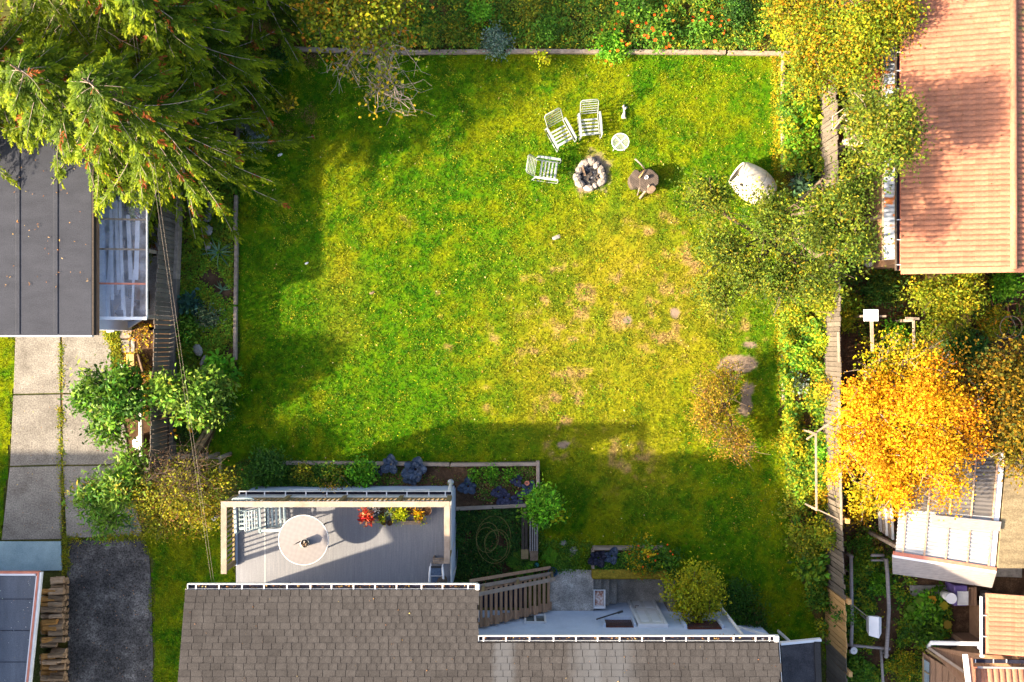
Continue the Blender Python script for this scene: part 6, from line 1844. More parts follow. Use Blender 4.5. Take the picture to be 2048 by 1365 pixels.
# bits beside the lean-to
for (poly_, z_, m_, nm, lb) in (
        ([(214, 648), (227, 648), (232, 664), (216, 666)], 0.12, OFFWHITE, 'paving_block', 'pale grey block beside the garage corner'),
        ([(258, 645), (292, 640), (264, 658)], 0.3, SIDING, 'cut_panel', 'triangular pale blue panel under the lean-to end'),
        ([(242, 680), (260, 680), (260, 705), (242, 706)], 0.02, GREYSTONE, 'flagstone', 'grey flagstone left of the orange plank'),
        ([(262, 676), (270, 676), (270, 706), (262, 706)], 0.02, GREYSTONE, 'flagstone', 'narrow grey flagstone beside the left fence'),
        ([(240, 652), (266, 660), (262, 676), (240, 678)], 0.03, STONE, 'flagstone', 'brownish flagstone below the lean-to end'),
        ([(259, 708), (275, 708), (276, 752), (261, 752)], 0.25, NEWB, 'short_plank', 'orange tan plank standing beside the left fence'),
        ([(243, 728), (259, 732), (259, 738), (242, 734)], 0.1, OFFWHITE, 'white_pipe', 'short white pipe left of the orange plank'),
        ([(278, 708), (282, 708), (292, 742), (288, 744)], 0.2, CUTWOOD, 'thin_board', 'thin board leaning at the foot of the left fence'),
        ([(283, 780), (289, 775), (291, 912), (284, 912)], 0.25, OFFWHITE, 'white_board', 'long white board lying along the foot of the left fence'),
        ([(268, 880), (284, 868), (286, 900), (270, 898)], 0.15, OFFWHITE, 'crumpled_sheet', 'crumpled white sheet below the laurel bush')):
    o = slab(poly_, z_, m_, None, nm, min(z_, 0.1) + 0.02)
    tag(o, lb, nm.split('_')[-1])
lp = W(200, 651, 0.5)
lamp_ = thing('garden_lantern', 'round white globe at the corner of the garage', 'globe', (lp.x, lp.y, 0))
MB().lathe([(0.001, -0.085), (0.06, -0.06), (0.085, 0), (0.06, 0.06), (0.001, 0.085)], 16, lp).build('globe', WHITE, lamp_, True)
MB().tube([(lp.x, lp.y, 0), (lp.x, lp.y, lp.z - 0.08)], 0.02, 6).build('stem', BLACKM, lamp_)
# white folded frame below the cedars
ff = thing('broken_chair', 'bent white metal chair frame lying in the shade below the cedars', 'chair', W(515, 168, 0.2))
MB().tube([W(497, 172, .3), W(506, 175, .2), W(520, 174, .25), W(518, 166, .3), W(523, 160, .35), W(521, 132, .5)], 0.014, 6).build('frame_tube', WHITE, ff, True)
MB().tube([W(521, 164, .3), W(530, 178, .05)], 0.014, 6).build('frame_tube', WHITE, ff, True)
# stepping stones and stones of the left bed
for i, (px, py, s_) in enumerate(((1127, 1087, 0.2), (1145, 1103, 0.28))):
    tag(inst('stepping_stone', rock(60 + i, GREYSTONE, 1, 1, 1, 'stepping_stone'), None, W(px, py, 0.01), (0, 0, i), (s_ * 1.15, s_, 0.07)), ['smaller upper stepping stone in the grass by the steps', 'larger lower stepping stone in the grass by the steps'][i], 'stone')
for i, (px, py, w_, l_) in enumerate(((421, 411, .16, .2), (417, 424, .2, .19), (415, 437, .19, .2), (416, 461, .26, .22), (417, 491, .15, .2), (396, 700, .2, .3), (408, 722, .3, .16))):
    tag(inst('bed_stone', rock(70 + i, GREYSTONE, 1, 1, 1, 'bed_stone'), None, W(px, py, 0.12), (0, 0, i * 0.7), (w_ * 1.2, l_ * 1.2, 0.2)),
        ['reddish stone at the top of the stone row in the left bed', 'rounded stone second in the stone row of the left bed', 'third stone down the row in the left bed', 'largest flat grey stone in the row of the left bed', 'pale lone stone above the strap leaved plant', 'upright flat stone near the lower left bed', 'flat slab stone above the bright leafy bush in the left bed'][i], 'stone')
# stray bits on the lawn
for (px, py, s_, m_, lb) in ((744, 586, 0.10, CUTWOOD, 'small orange wooden stick on the middle of the lawn'), (613, 527, 0.07, OFFWHITE, 'small white stone at the left edge of the sunny lawn'), (560, 310, 0.09, WHITE, 'small white scrap on the shaded lawn below the silver plants'), (1113, 475, 0.16, GREYSTONE, 'grey flat stone in the middle of the lawn below the fire pit')):
    tag(inst('lawn_scrap', rock(int(px), m_, 1, 1, 1, 'lawn_scrap'), None, W(px, py, 0.03), (0, 0, 0.4), (s_ * 1.6, s_ * 0.8, s_ * 0.4)), lb, 'scrap')

# ------------------------------------------------------------------ cedars, top left
def cedar(label, base, h, R, seed, nl=72, bias=None, zlow=0.12):
    r = rng(seed)
    bx, by = G(*base)
    t = thing('cedar_tree', label, 'cedar tree', (bx, by, 0), 0, 'cedars in the upper left')
    MB().tube([(bx, by, -0.05), (bx + r.normal(0, .08), by + r.normal(0, .08), h * 0.5), (bx, by, h)], [0.2, 0.12, 0.015], 8).build('trunk', REDBARK, t, True)
    Vs = []; Cs = []; lm = MB()
    for i in range(nl):
        f = (i + 0.5) / nl
        z0 = h * (zlow + (0.97 - zlow) * f)
        az = i * 2.399 + r.normal(0, 0.25)
        L = R * (1 - f) ** 0.62 * (0.6 + 0.6 * r.random()) + 0.25
        if bias is not None and math.cos(az - bias) > 0.3:
            L *= 1.18
        d = np.array([math.cos(az), math.sin(az), 0.0])
        side = np.array([-d[1], d[0], 0.0])
        sag = 0.24 + 0.25 * r.random(); bend = r.normal(0, 0.26)
        def P(tt):
            tt = np.asarray(tt)[..., None]
            return np.array([bx, by, z0]) + d * L * tt + side * L * bend * tt ** 2 + np.array([0, 0, 1.0]) * L * (0.12 * tt - sag * tt ** 1.7)
        lp = P(np.linspace(0, 1, 6))
        r0 = 0.010 + 0.010 * (1 - f)
        lm.tube([Vector(p) for p in lp], [r0 * (1 - 0.78 * k / 5) for k in range(6)], 4, False)
        nb = int(12 + 22 * L / R)
        tt = np.sort(0.14 + 0.86 * r.random(nb) ** 0.8); tt[-1] = 1.0
        B0 = P(tt)
        tan = unit(P(np.minimum(tt + 0.02, 1.05)) - P(tt - 0.02))
        sg = np.where(np.arange(nb) % 2 == 0, 1.0, -1.0)[:, None]
        bd = unit(tan * (0.75 + 0.5 * tt[:, None]) + side * sg * (1.05 - 0.75 * tt[:, None]) + np.array([0, 0, -0.28]) + r.normal(0, 0.26, (nb, 3)))
        bl = (0.16 + 0.30 * (1 - tt * 0.5)) * (0.5 + 0.8 * r.random(nb)) * (0.45 + 0.55 * min(1.0, L / 1.6))
        nlf = 12
        u = np.linspace(0.08, 1.0, nlf)
        Pq = B0[:, None, :] + bd[:, None, :] * bl[:, None, None] * u[None, :, None]
        Pq[:, :, 2] -= (bl[:, None] * 0.34 * u[None, :] ** 2)
        s2 = unit(np.cross(bd, np.array([0, 0, 1.0])))
        lsg = np.where(np.arange(nlf) % 2 == 0, 1.0, -1.0)
        D = bd[:, None, :] * 0.9 + s2[:, None, :] * (lsg * (0.85 - 0.75 * u))[None, :, None] + r.normal(0, 0.17, (nb, nlf, 3)) + np.array([0, 0, -0.12])
        N = np.array([0, 0, 1.0]) + r.normal(0, 0.33, (nb, nlf, 3))
        Lf = (0.075 + 0.075 * (1 - u))[None, :] * (0.7 + 0.6 * r.random((nb, nlf)))
        m = nb * nlf
        Vs.append(leaf_quads(Pq.reshape(-1, 3), unit(D.reshape(-1, 3)), unit(N.reshape(-1, 3)), Lf.ravel(), 0.032 + 0.014 * r.random(m), 0.1))
        # foliage colour: deep green near the limb, lighter yellow-green toward limb ends, some rusty dead sprays
        dead = (r.random(nb) < 0.035)[:, None]
        tipness = np.clip((tt[:, None] - 0.36) * 0.95 + (u[None, :] - 0.5) * 0.6 + r.normal(0, 0.13, (nb, 1)), 0, 1)[..., None]
        cdeep = np.array([0.036, 0.072, 0.003]); cmid = np.array([0.115, 0.165, 0.004]); ctip = np.array([0.25, 0.275, 0.004])
        c = np.where(tipness < 0.5, cdeep + (cmid - cdeep) * tipness * 2, cmid + (ctip - cmid) * (tipness - 0.5) * 2)
        c = np.where(dead[..., None], np.array([0.22, 0.06, 0.012]), c)
        c = c * (0.8 + 0.4 * r.random((nb, 1, 1))) * (0.85 + 0.3 * r.random((nb, nlf, 1)))
        Cs.append(1.2 * c.reshape(-1, 3))
    V = np.concatenate(Vs); c = np.concatenate(Cs)
    attach(link(bpy.data.objects.new('crown', quads_mesh('crown', V, len(c), c, LEAF))), t)
    lm.build('limbs', PALEBARK, t, True)
cedar('tall cedar over the garage roof at the far left edge', (160, 235), 8.0, 2.6, 401, 100)
cedar('cedar over the corner where garage and lean-to meet', (290, 278), 7.5, 2.3, 402, 110, -1.2)
cedar('cedar hanging over the left board fence and garden bed', (398, 300), 7.6, 2.15, 403, 130, -1.1)
cedar('cedar at the right end of the row above the silver plants', (452, 150), 7.0, 1.65, 404, 110)
cedar('cedar in the middle of the row near the top edge', (385, 80), 9.0, 2.4, 405, 84)
cedar('cedar behind the others in the top left corner', (250, 60), 10.0, 2.5, 406, 84)
cedar('cedar at the left edge low over the felt roof', (40, 250), 7.0, 2.5, 407, 100)
cedar('small cedar at the top between the cedars and the yellowing maple', (545, 10), 6.0, 1.7, 408, 80)

# ------------------------------------------------------------------ trees
tree('maple_tree', 'thin maple with bare grey twigs and sparse yellow leaves above the lawn', 'tree', (735, 70),
     [(735, 60, 2.6, 75, 0.7, 700), (700, 120, 2.4, 60, 0.5, 260), (760, 180, 1.9, 55, 0.35, 150), (790, 90, 2.4, 60, 0.5, 220), (800, 200, 1.7, 40, 0.3, 12)],
     P_YTREE, 0.09, 501, 0.07, PALEBARK, None, 12, 0.75, 0.2, 12, 0.8, 0.4, twig_r=0.011, bare=4)
tree('maple_tree', 'yellow green leafy maple at the top edge above the thin maple', 'tree', (690, -5),
     [(650, 30, 3.0, 60, 0.7, 1500), (720, 10, 3.2, 80, 0.8, 2200), (800, 20, 2.6, 50, 0.5, 600)], P_YTREE, 0.09, 502, 0.09, BARK, None, 7, 0.75, 0.2, 16)
tree('apple_tree', 'spreading apple tree with small olive leaves over the right edge of the lawn', 'tree', (1548, 470),
     [(1420, 395, 2.4, 62, 0.5, 3190), (1450, 500, 2.3, 70, 0.5, 3625), (1550, 440, 3.2, 80, 0.6, 4350), (1650, 460, 4.4, 80, 0.6, 4350), (1560, 560, 2.6, 75, 0.5, 3480), (1440, 590, 1.9, 60, 0.4, 2465),
      (1700, 395, 4.8, 60, 0.5, 2175), (1640, 560, 3.0, 70, 0.5, 2755), (1720, 490, 4.9, 50, 0.4, 1595), (1500, 540, 2.4, 60, 0.4, 2175), (1650, 410, 4.4, 50, 0.5, 1740)],
     [(3, (0.065, 0.10, 0.010)), (3, (0.10, 0.135, 0.011)), (1.2, (0.16, 0.165, 0.011)), (1.5, (0.04, 0.07, 0.010)), (0.2, (0.30, 0.23, 0.015))], 0.07, 503, 0.12, BARK, None, 6, 0.6, 0.15, 22, 0.5, 0.3, gain=1.25)
tree('pear_tree', 'green fruit tree with pale branches between fence and terracotta roof', 'tree', (1668, 300),
     [(1740, 240, 4.8, 75, 0.7, 3600), (1790, 290, 5.3, 75, 0.7, 3600), (1730, 330, 4.4, 60, 0.6, 1500), (1800, 230, 5.3, 55, 0.5, 1900), (1720, 190, 4.0, 45, 0.4, 800)],
     [(3, (0.10, 0.15, 0.014)), (3, (0.15, 0.18, 0.014)), (1.5, (0.07, 0.11, 0.014)), (1, (0.27, 0.22, 0.016))], 0.072, 504, 0.11, PALEBARK, None, 7, 0.65, 0.17, 16, 0.5, 0.35)
tree('plum_tree', 'large yellow green tree in the upper right beside the tile roof', 'tree', (1625, 80),
     [(1640, 60, 2.8, 90, 0.7, 6762), (1740, 50, 3.6, 85, 0.7, 6762), (1630, 140, 2.4, 70, 0.6, 4184), (1710, 120, 3.0, 70, 0.6, 4184), (1790, 30, 3.8, 55, 0.5, 2898), (1580, 20, 2.6, 60, 0.5, 2898)],
     P_YTREE, 0.068, 505, 0.12, BARK, None, 6, 0.65, 0.2, 20)
P_YGOLD = [(3, (0.42, 0.33, 0.010)), (2, (0.26, 0.25, 0.010)), (1.5, (0.55, 0.33, 0.008)), (1, (0.14, 0.17, 0.012))]
P_OGOLD = [(3, (0.52, 0.22, 0.007)), (2, (0.42, 0.14, 0.008)), (2, (0.58, 0.31, 0.007))]
tree('golden_tree', 'round tree with bright golden yellow autumn leaves', 'tree', (1735, 800),
     [(1745, 805, 3.0, 72, 0.7, 6200), (1850, 795, 3.4, 80, 0.7, 6600), (1770, 900, 2.8, 80, 0.7, 6600), (1870, 890, 3.2, 78, 0.6, 6000), (1930, 825, 3.3, 52, 0.5, 2300, P_OGOLD), (1800, 965, 2.6, 66, 0.5, 3900), (1820, 722, 2.8, 58, 0.5, 1700, P_YGOLD),
      (1735, 995, 2.0, 45, 0.5, 1500, P_YGOLD), (1890, 975, 3.0, 55, 0.35, 1100), (1702, 868, 2.6, 42, 0.6, 1900), (1762, 738, 2.6, 48, 0.5, 1300, P_YGOLD), (1885, 738, 2.8, 45, 0.4, 800, P_OGOLD), (1950, 885, 3.0, 42, 0.3, 700, P_OGOLD), (1690, 925, 2.2, 36, 0.4, 800),
      (1915, 940, 2.9, 40, 0.3, 500), (1790, 690, 2.4, 32, 0.3, 260, P_YGOLD), (1960, 790, 3.0, 30, 0.3, 260, P_OGOLD)],
     P_GOLD, 0.06, 506, 0.14, PALEBARK, None, 9, 0.8, 0.15, 26, bare=1)
tree('copper_tree', 'dark bronze green tree cut by the right edge beside the golden tree', 'tree', (1960, 800),
     [(1990, 780, 3.0, 90, 0.7, 4200), (2050, 850, 3.0, 90, 0.7, 4200), (2030, 740, 2.8, 80, 0.6, 3000), (2040, 920, 2.8, 45, 0.4, 900)], P_DGOLD, 0.08, 507, 0.12, BARK, None, 6, 0.65, 0.2, 20)
tree('laurel_bush', 'glossy green laurel over the concrete slabs left of the fence', 'shrub', (262, 808),
     [(190, 790, 1.6, 58, 0.6, 2300), (240, 800, 1.8, 62, 0.6, 2600), (215, 850, 1.3, 50, 0.5, 1300), (255, 765, 1.5, 40, 0.5, 900)], P_LAUREL, 0.13, 508, 0.06, BARK, None, 8, 0.42, 0.14, 16, mat=WAXLEAF, gain=0.8)
tree('pale_laurel', 'pale leaved variegated bush spilling over the left fence with orange blooms below', 'shrub', (372, 800),
     [(330, 785, 1.7, 45, 0.4, 1000), (385, 790, 1.6, 55, 0.45, 1500), (430, 770, 1.4, 40, 0.4, 800), (400, 830, 1.2, 35, 0.35, 500)], P_PALE, 0.13, 509, 0.05, BARK, None, 7, 0.5, 0.12, 14, mat=WAXLEAF, gain=0.8)
tree('oleander_bush', 'light green narrow leaved bush over the slabs left of the hedge', 'shrub', (250, 990),
     [(190, 1000, 1.5, 50, 0.5, 1300), (240, 970, 1.7, 60, 0.5, 1800), (215, 1040, 1.2, 40, 0.4, 700), (265, 920, 1.5, 32, 0.4, 600)], P_PALE + P_LAUREL[:2], 0.15, 510, 0.05, BARK, None, 8, 0.3, 0.13, 14, mat=WAXLEAF, gain=0.8)
tree('hedge_bush', 'yellow clipped hedge bush with brown twiggy top beside the deck', 'hedge', (350, 985),
     [(300, 990, 1.5, 60, 0.5, 3639), (365, 985, 1.6, 70, 0.5, 6200), (420, 970, 1.5, 50, 0.5, 2380), (330, 1035, 1.2, 55, 0.4, 2520), (400, 1030, 1.2, 50, 0.4, 2100)], P_HEDGE, 0.06, 511, 0.07, BARK, None, 16, 0.6, 0.16, 20)
tree('dry_vine', 'tangle of dry brown twigs on top of the hedge bush', 'vine', (350, 960),
     [(330, 945, 1.75, 55, 0.15, 420), (400, 945, 1.75, 50, 0.15, 380), (360, 975, 1.85, 40, 0.12, 200)], P_BROWN, 0.05, 512, 0.03, BARK, None, 46, 0.3, 0.14, 12, twig_r=0.007, bare=3)
tree('weeping_bush', 'drooping yellow brown bush on the lawn beside the bare earth', 'shrub', (1448, 810),
     [(1425, 780, 1.0, 48, 0.4, 2900), (1418, 835, 0.9, 50, 0.4, 2900), (1470, 880, 0.8, 46, 0.35, 2300), (1455, 745, 0.9, 30, 0.3, 750), (1490, 900, 0.7, 25, 0.3, 525)],
     [(3, (0.30, 0.20, 0.012)), (3, (0.20, 0.17, 0.012)), (2, (0.36, 0.20, 0.03)), (1, (0.12, 0.13, 0.012)), (1, (0.26, 0.13, 0.05))], 0.055, 513, 0.05, BARK, None, 14, 0.45, 0.12, 18, bare=1, gain=1.05)
tree('laburnum_bush', 'yellow green rounded bush in front of the house windows', 'shrub', (1392, 1185),
     [(1395, 1165, 1.3, 50, 0.5, 2100), (1370, 1200, 1.3, 42, 0.5, 1540), (1415, 1195, 1.2, 45, 0.5, 1680), (1395, 1235, 1.0, 35, 0.4, 979), (1340, 1170, 1.0, 20, 0.3, 350)],
     [(3, (0.21, 0.23, 0.010)), (3, (0.30, 0.28, 0.010)), (1, (0.12, 0.16, 0.012))], 0.075, 514, 0.05, BARK, None, 9, 0.5, 0.12, 14, gain=1.4)
tree('citrus_bush', 'bright green bush with a lime yellow tip at the corner of the raised bed', 'shrub', (1082, 1020),
     [(1080, 1000, 1.1, 32, 0.4, 979), (1100, 1015, 1.2, 30, 0.35, 700), (1075, 1030, 1.0, 28, 0.3, 560)], P_BRIGHT, 0.11, 515, 0.035, BARK, None, 6, 0.42, 0.1, 12, gain=1.4)
bush('lime_shoot', 'lime yellow leafy shoot at the lower right of the bright green bush', 1117, 1030, 13, 1.1, 120, P_LIME, 0.10, 516, z0=0.4, clump=0.07, per=10)
tree('honeysuckle_bush', 'yellow green feathery bush below the terracotta roof', 'shrub', (1880, 600),
     [(1860, 590, 1.3, 50, 0.5, 2250), (1920, 590, 1.3, 50, 0.5, 2400), (1890, 640, 1.1, 50, 0.4, 2100), (1935, 560, 1.2, 35, 0.3, 1050)], P_YGREEN, 0.08, 517, 0.05, BARK, None, 6, 0.5, 0.13, 14)

# ------------------------------------------------------------------ shrubs and bed plants
SHRUBS = [
 # name, label, px, py, rp, h, n, palette, leaf
 ('silver_plant', 'silver leaved plant at the right of the cedar shade, upper one', 497, 248, 20, 0.35, 330, P_SILVER, 0.075),
 ('silver_plant', 'silver leaved plant at the right of the cedar shade, lower one', 512, 280, 22, 0.35, 380, P_SILVER, 0.075),
 ('yellow_weed', 'low yellow leaved weed right of the silver plants', 532, 256, 14, 0.2, 130, P_AUT, 0.07),
 ('yellow_weed', 'sparse yellow leaved sapling on the shaded lawn below the cedar row', 575, 210, 22, 0.6, 70, P_AUT, 0.10),
 ('dark_shrub', 'dark green shrub at the right end of the cedar row', 545, 120, 36, 0.9, 900, P_DARK, 0.07),
 ('broadleaf_plant', 'broad leaved green plant at the head of the left bed', 465, 355, 22, 0.45, 190, P_GREEN, 0.16),
 ('low_herb', 'mound of low herbs right of the stone row in the left bed', 450, 440, 26, 0.3, 600, P_GREEN, 0.05),
 ('kale_plant', 'dark blue green kale rosette in the left bed', 374, 605, 20, 0.4, 150, [(2, (0.03, 0.075, 0.055)), (1, (0.05, 0.12, 0.06))], 0.17),
 ('sage_plant', 'grey green sage clump lower in the left bed', 415, 635, 26, 0.35, 460, [(2, (0.11, 0.15, 0.075)), (1, (0.06, 0.10, 0.05))], 0.06),
 ('herb_clump', 'bright green leafy clump beside the fence in the left bed', 372, 660, 26, 0.45, 420, P_GREEN, 0.09),
 ('herb_clump', 'yellowing strawberry clump left of the dark soil in the left bed', 365, 700, 22, 0.35, 280, P_GREEN + P_YGREEN[:2], 0.08),
 ('lovage_plant', 'bright green large leaved plant at the lower right of the left bed', 440, 745, 34, 0.7, 420, P_BRIGHT, 0.15),
 ('box_shrub', 'dark round shrub below the pale leaved bush', 440, 825, 32, 0.7, 800, P_DARK + P_YGREEN[:1], 0.05),
 ('marigold_plant', 'dark leafy plant with orange flowers beside the left fence', 372, 855, 28, 0.5, 480, P_DARK, 0.08),
 ('dark_shrub', 'dark green shrub between the lawn corner and the deck', 530, 930, 50, 0.8, 1600, P_DARK + P_GREEN[:1], 0.07),
 ('dark_shrub', 'small shrub at the left end of the raised bed', 605, 945, 24, 0.45, 420, P_OLIVE, 0.07),
 ('potato_plant', 'leafy green plant in the raised bed left of the cabbages', 722, 945, 34, 0.5, 620, P_BRIGHT, 0.08),
 ('bean_plant', 'olive green climbing plant over the gutter in the middle of the raised bed', 665, 955, 36, 0.5, 520, P_OLIVE + P_GREEN[:1], 0.07),
 ('creeper', 'thin reddish creeper climbing over the deck gutter and railing', 668, 985, 20, 2.4, 130, P_AUT + P_BROWN, 0.06),
 ('lettuce', 'bright green lettuce in the raised bed, left of three', 948, 948, 10, 0.18, 110, P_BRIGHT, 0.07),
 ('lettuce', 'bright green lettuce in the raised bed, middle and largest of three', 982, 946, 13, 0.2, 170, P_BRIGHT, 0.07),
 ('lettuce', 'bright green lettuce in the raised bed, right of three', 1018, 948, 10, 0.18, 110, P_BRIGHT, 0.07),
 ('lettuce', 'small green seedlings clump above the purple cabbages', 985, 968, 10, 0.15, 90, P_GREEN, 0.06),
 ('nasturtium', 'green and orange nasturtium mound right of the planter cabbages', 1278, 1115, 40, 0.55, 900, P_GREEN + P_AUT[:2], 0.075),
 ('nasturtium', 'trailing green nasturtium at the right end of the planter', 1330, 1118, 30, 0.5, 420, P_GREEN, 0.075),
 ('lavender_bush', 'grey green lavender bush at the top edge of the lawn', 992, 85, 32, 0.55, 900, [(2, (0.10, 0.15, 0.10)), (1, (0.16, 0.21, 0.15)), (1, (0.05, 0.09, 0.05))], 0.07),
 ('leafy_bush', 'bright green bush at the top left of the lavender', 960, 25, 26, 0.6, 420, P_BRIGHT, 0.08),
 ('leafy_bush', 'olive green bush in the top bed left of the lavender', 905, 60, 45, 0.5, 900, P_OLIVE + P_GREEN[:2], 0.06),
 ('leafy_bush', 'round green bush in the top bed right of the lavender', 1095, 55, 40, 0.55, 900, P_GREEN, 0.07),
 ('leafy_bush', 'yellowish bush at the top edge above the lime shoot', 1060, 18, 36, 0.5, 700, P_OLIVE, 0.07),
 ('rose_bush', 'green bush with scarlet flowers at the middle of the top bed', 1320, 60, 42, 0.6, 900, P_GREEN, 0.08),
 ('rose_bush', 'low green bush with scarlet flowers on the top timber edging', 1225, 92, 40, 0.4, 700, P_BRIGHT, 0.085),
 ('rose_bush', 'green bush with scattered red flowers at the top edge', 1270, 15, 46, 0.6, 900, P_GREEN, 0.075),
 ('leafy_bush', 'green bush in the top bed right of the red flowers', 1410, 60, 36, 0.55, 700, P_GREEN, 0.08),
 ('leafy_bush', 'dark green bush with one red flower near the brown soil', 1470, 25, 40, 0.6, 800, P_DARK + P_GREEN[:1], 0.07),
 ('lime_fern', 'lime green fern like plant beside the yellow tree', 1565, 70, 16, 0.5, 200, P_LIME, 0.09),
 ('lime_vine', 'lime yellow leafy shoot hanging over the top edging onto the lawn', 1086, 115, 12, 0.5, 90, P_LIME, 0.09),
 ('comfrey_plant', 'bright green broad leaved plant at the top of the right bed', 1612, 225, 28, 0.6, 240, P_BRIGHT + P_LIME[:1], 0.17),
 ('leafy_bush', 'light green bush in the right bed above the egg shell', 1600, 290, 36, 0.6, 700, P_BRIGHT + P_YGREEN[:2], 0.08),
 ('squash_plant', 'blue green squash leaves right of the egg shell', 1612, 365, 34, 0.4, 240, [(2, (0.05, 0.11, 0.05)), (1, (0.09, 0.14, 0.09))], 0.17),
 ('leafy_bush', 'yellow green bush in the right bed below the apple tree', 1590, 620, 40, 0.6, 900, P_YGREEN, 0.07),
 ('leafy_bush', 'yellow green bush against the fence below the apple tree', 1635, 590, 46, 0.9, 1200, P_YGREEN + P_OLIVE[:2], 0.08),
 ('hydrangea', 'fresh green round leaved bush in the right bed', 1605, 715, 28, 0.6, 420, P_BRIGHT, 0.09),
 ('lime_bush', 'small lime green bush against the right fence', 1640, 685, 17, 0.8, 200, P_LIME, 0.07),
 ('sage_plant', 'grey green sage bush below the fresh green bush in the right bed', 1598, 765, 22, 0.5, 320, P_SILVER + P_OLIVE[:1], 0.06),
 ('leafy_bush', 'yellowing bush in the right bed left of the pale trellis', 1580, 880, 34, 0.6, 700, P_YGREEN + P_AUT[:2], 0.07),
 ('leafy_bush', 'green bush between the pale trellis and the fence', 1652, 900, 26, 0.7, 420, P_BRIGHT, 0.08),
 ('leafy_bush', 'yellow orange bush below the pale trellis', 1645, 990, 34, 0.6, 620, P_AUT + P_YGREEN[:1], 0.075),
 ('leafy_bush', 'olive bush at the right edge of the shaded lawn', 1590, 1010, 34, 0.55, 620, P_OLIVE, 0.07),
 ('leafy_bush', 'broad yellow green bush in front of the right fence', 1612, 1080, 42, 0.8, 1000, P_YGREEN + P_OLIVE[:1], 0.075),
 ('fig_bush', 'large leaved green bush at the lower part of the right fence', 1622, 1140, 36, 0.8, 420, P_GREEN + P_YGREEN[:1], 0.15),
 ('leafy_bush', 'green bush beside the upper end of the new boards', 1635, 1200, 28, 0.6, 500, P_GREEN, 0.08),
 ('leafy_bush', 'small green bush overhanging the new fence boards', 1688, 1228, 22, 1.9, 260, P_GREEN, 0.08),
 ('ivy_mound', 'dark ivy mound right of the rounded yellow bush', 1480, 1190, 46, 0.4, 1000, P_DARK + P_GREEN[:1], 0.06),
 ('ivy_mound', 'ivy mound at the right corner of the house', 1510, 1235, 30, 0.4, 500, P_IVY + P_GREEN[:1], 0.06),
 ('leafy_bush', 'bright green vine by the white feeding board', 1790, 665, 24, 0.9, 320, P_BRIGHT, 0.09),
 ('leafy_bush', 'dark green bush right of the T shaped trellis', 1930, 690, 50, 0.8, 1100, P_DARK, 0.10),
 ('leafy_bush', 'bright green bush below the right end of the terracotta roof', 2010, 570, 36, 0.7, 700, P_BRIGHT, 0.09),
 ('leafy_bush', 'mixed yellow bush right of the feathery bush', 1990, 650, 40, 0.7, 800, P_YTREE, 0.08),
 ('leafy_bush', 'dark bush behind the white feeding board', 1770, 580, 46, 0.7, 900, P_DARK + P_OLIVE[:1], 0.08),
 ('leafy_bush', 'yellow green bush left of the white feeding board', 1690, 620, 40, 0.8, 900, P_YGREEN, 0.08),
 ('pumpkin_plant', 'dense green leafy patch below the white bucket', 1850, 1215, 46, 0.4, 560, P_BRIGHT + P_GREEN[:2], 0.12),
 ('pumpkin_plant', 'green leafy patch between pole frame and brown house', 1850, 1255, 44, 0.4, 560, P_GREEN, 0.11),
 ('leafy_bush', 'yellow green weeds beside the brown clad wall', 1805, 1330, 42, 0.4, 800, P_YGREEN + P_AUT[:1] + P_GREEN[:1], 0.06),
 ('leafy_bush', 'green plant inside the pole frame along the right pole', 1760, 1170, 26, 0.5, 420, P_BRIGHT + P_GREEN[:1], 0.09),
 ('leafy_bush', 'green plant at the head of the pole frame', 1728, 1128, 26, 0.45, 420, P_GREEN + P_YGREEN[:1], 0.08),
 ('leafy_bush', 'green plant around the bird house', 1728, 1260, 34, 0.5, 620, P_GREEN + P_YGREEN[:1], 0.08),
 ('leafy_bush', 'green plant below the white disc', 1715, 1345, 34, 0.5, 620, P_GREEN, 0.09),
 ('leafy_bush', 'small round green plant on the dark soil above the pole frame', 1708, 1088, 14, 0.3, 160, P_GREEN, 0.08),
 ('leafy_bush', 'second small round green plant above the pole frame', 1731, 1082, 10, 0.3, 90, P_GREEN, 0.08),
 ('vine_clump', 'yellow green vine hanging over the right fence beside the egg shell', 1655, 400, 34, 2.0, 420, P_YGREEN + P_OLIVE[:1], 0.08),
 ('vine_clump', 'green vine hanging over the right fence under the apple tree', 1650, 500, 40, 2.0, 560, P_OLIVE + P_GREEN[:1], 0.08),
 ('vine_clump', 'yellow green vine covering the fence above the bleached cap boards', 1665, 600, 44, 2.0, 620, P_YGREEN, 0.08),
 ('vine_clump', 'golden vine spilling over the fence at the left of the golden tree', 1672, 950, 30, 1.9, 380, P_GOLD[:2] + P_YGREEN[:1], 0.07),
 ('vine_clump', 'yellow green growth leaning on the fence below the trellis', 1655, 1070, 30, 1.6, 420, P_YGREEN, 0.08),
 ('vine_clump', 'orange leaved creeper against the fence beside the sage bush', 1650, 780, 26, 1.5, 300, P_AUT, 0.07),
 ('lime_shrub', 'lime yellow plant left of the corner of the fence and golden tree', 1716, 1030, 26, 0.6, 420, P_AUT + P_GOLD[:1], 0.07),
]
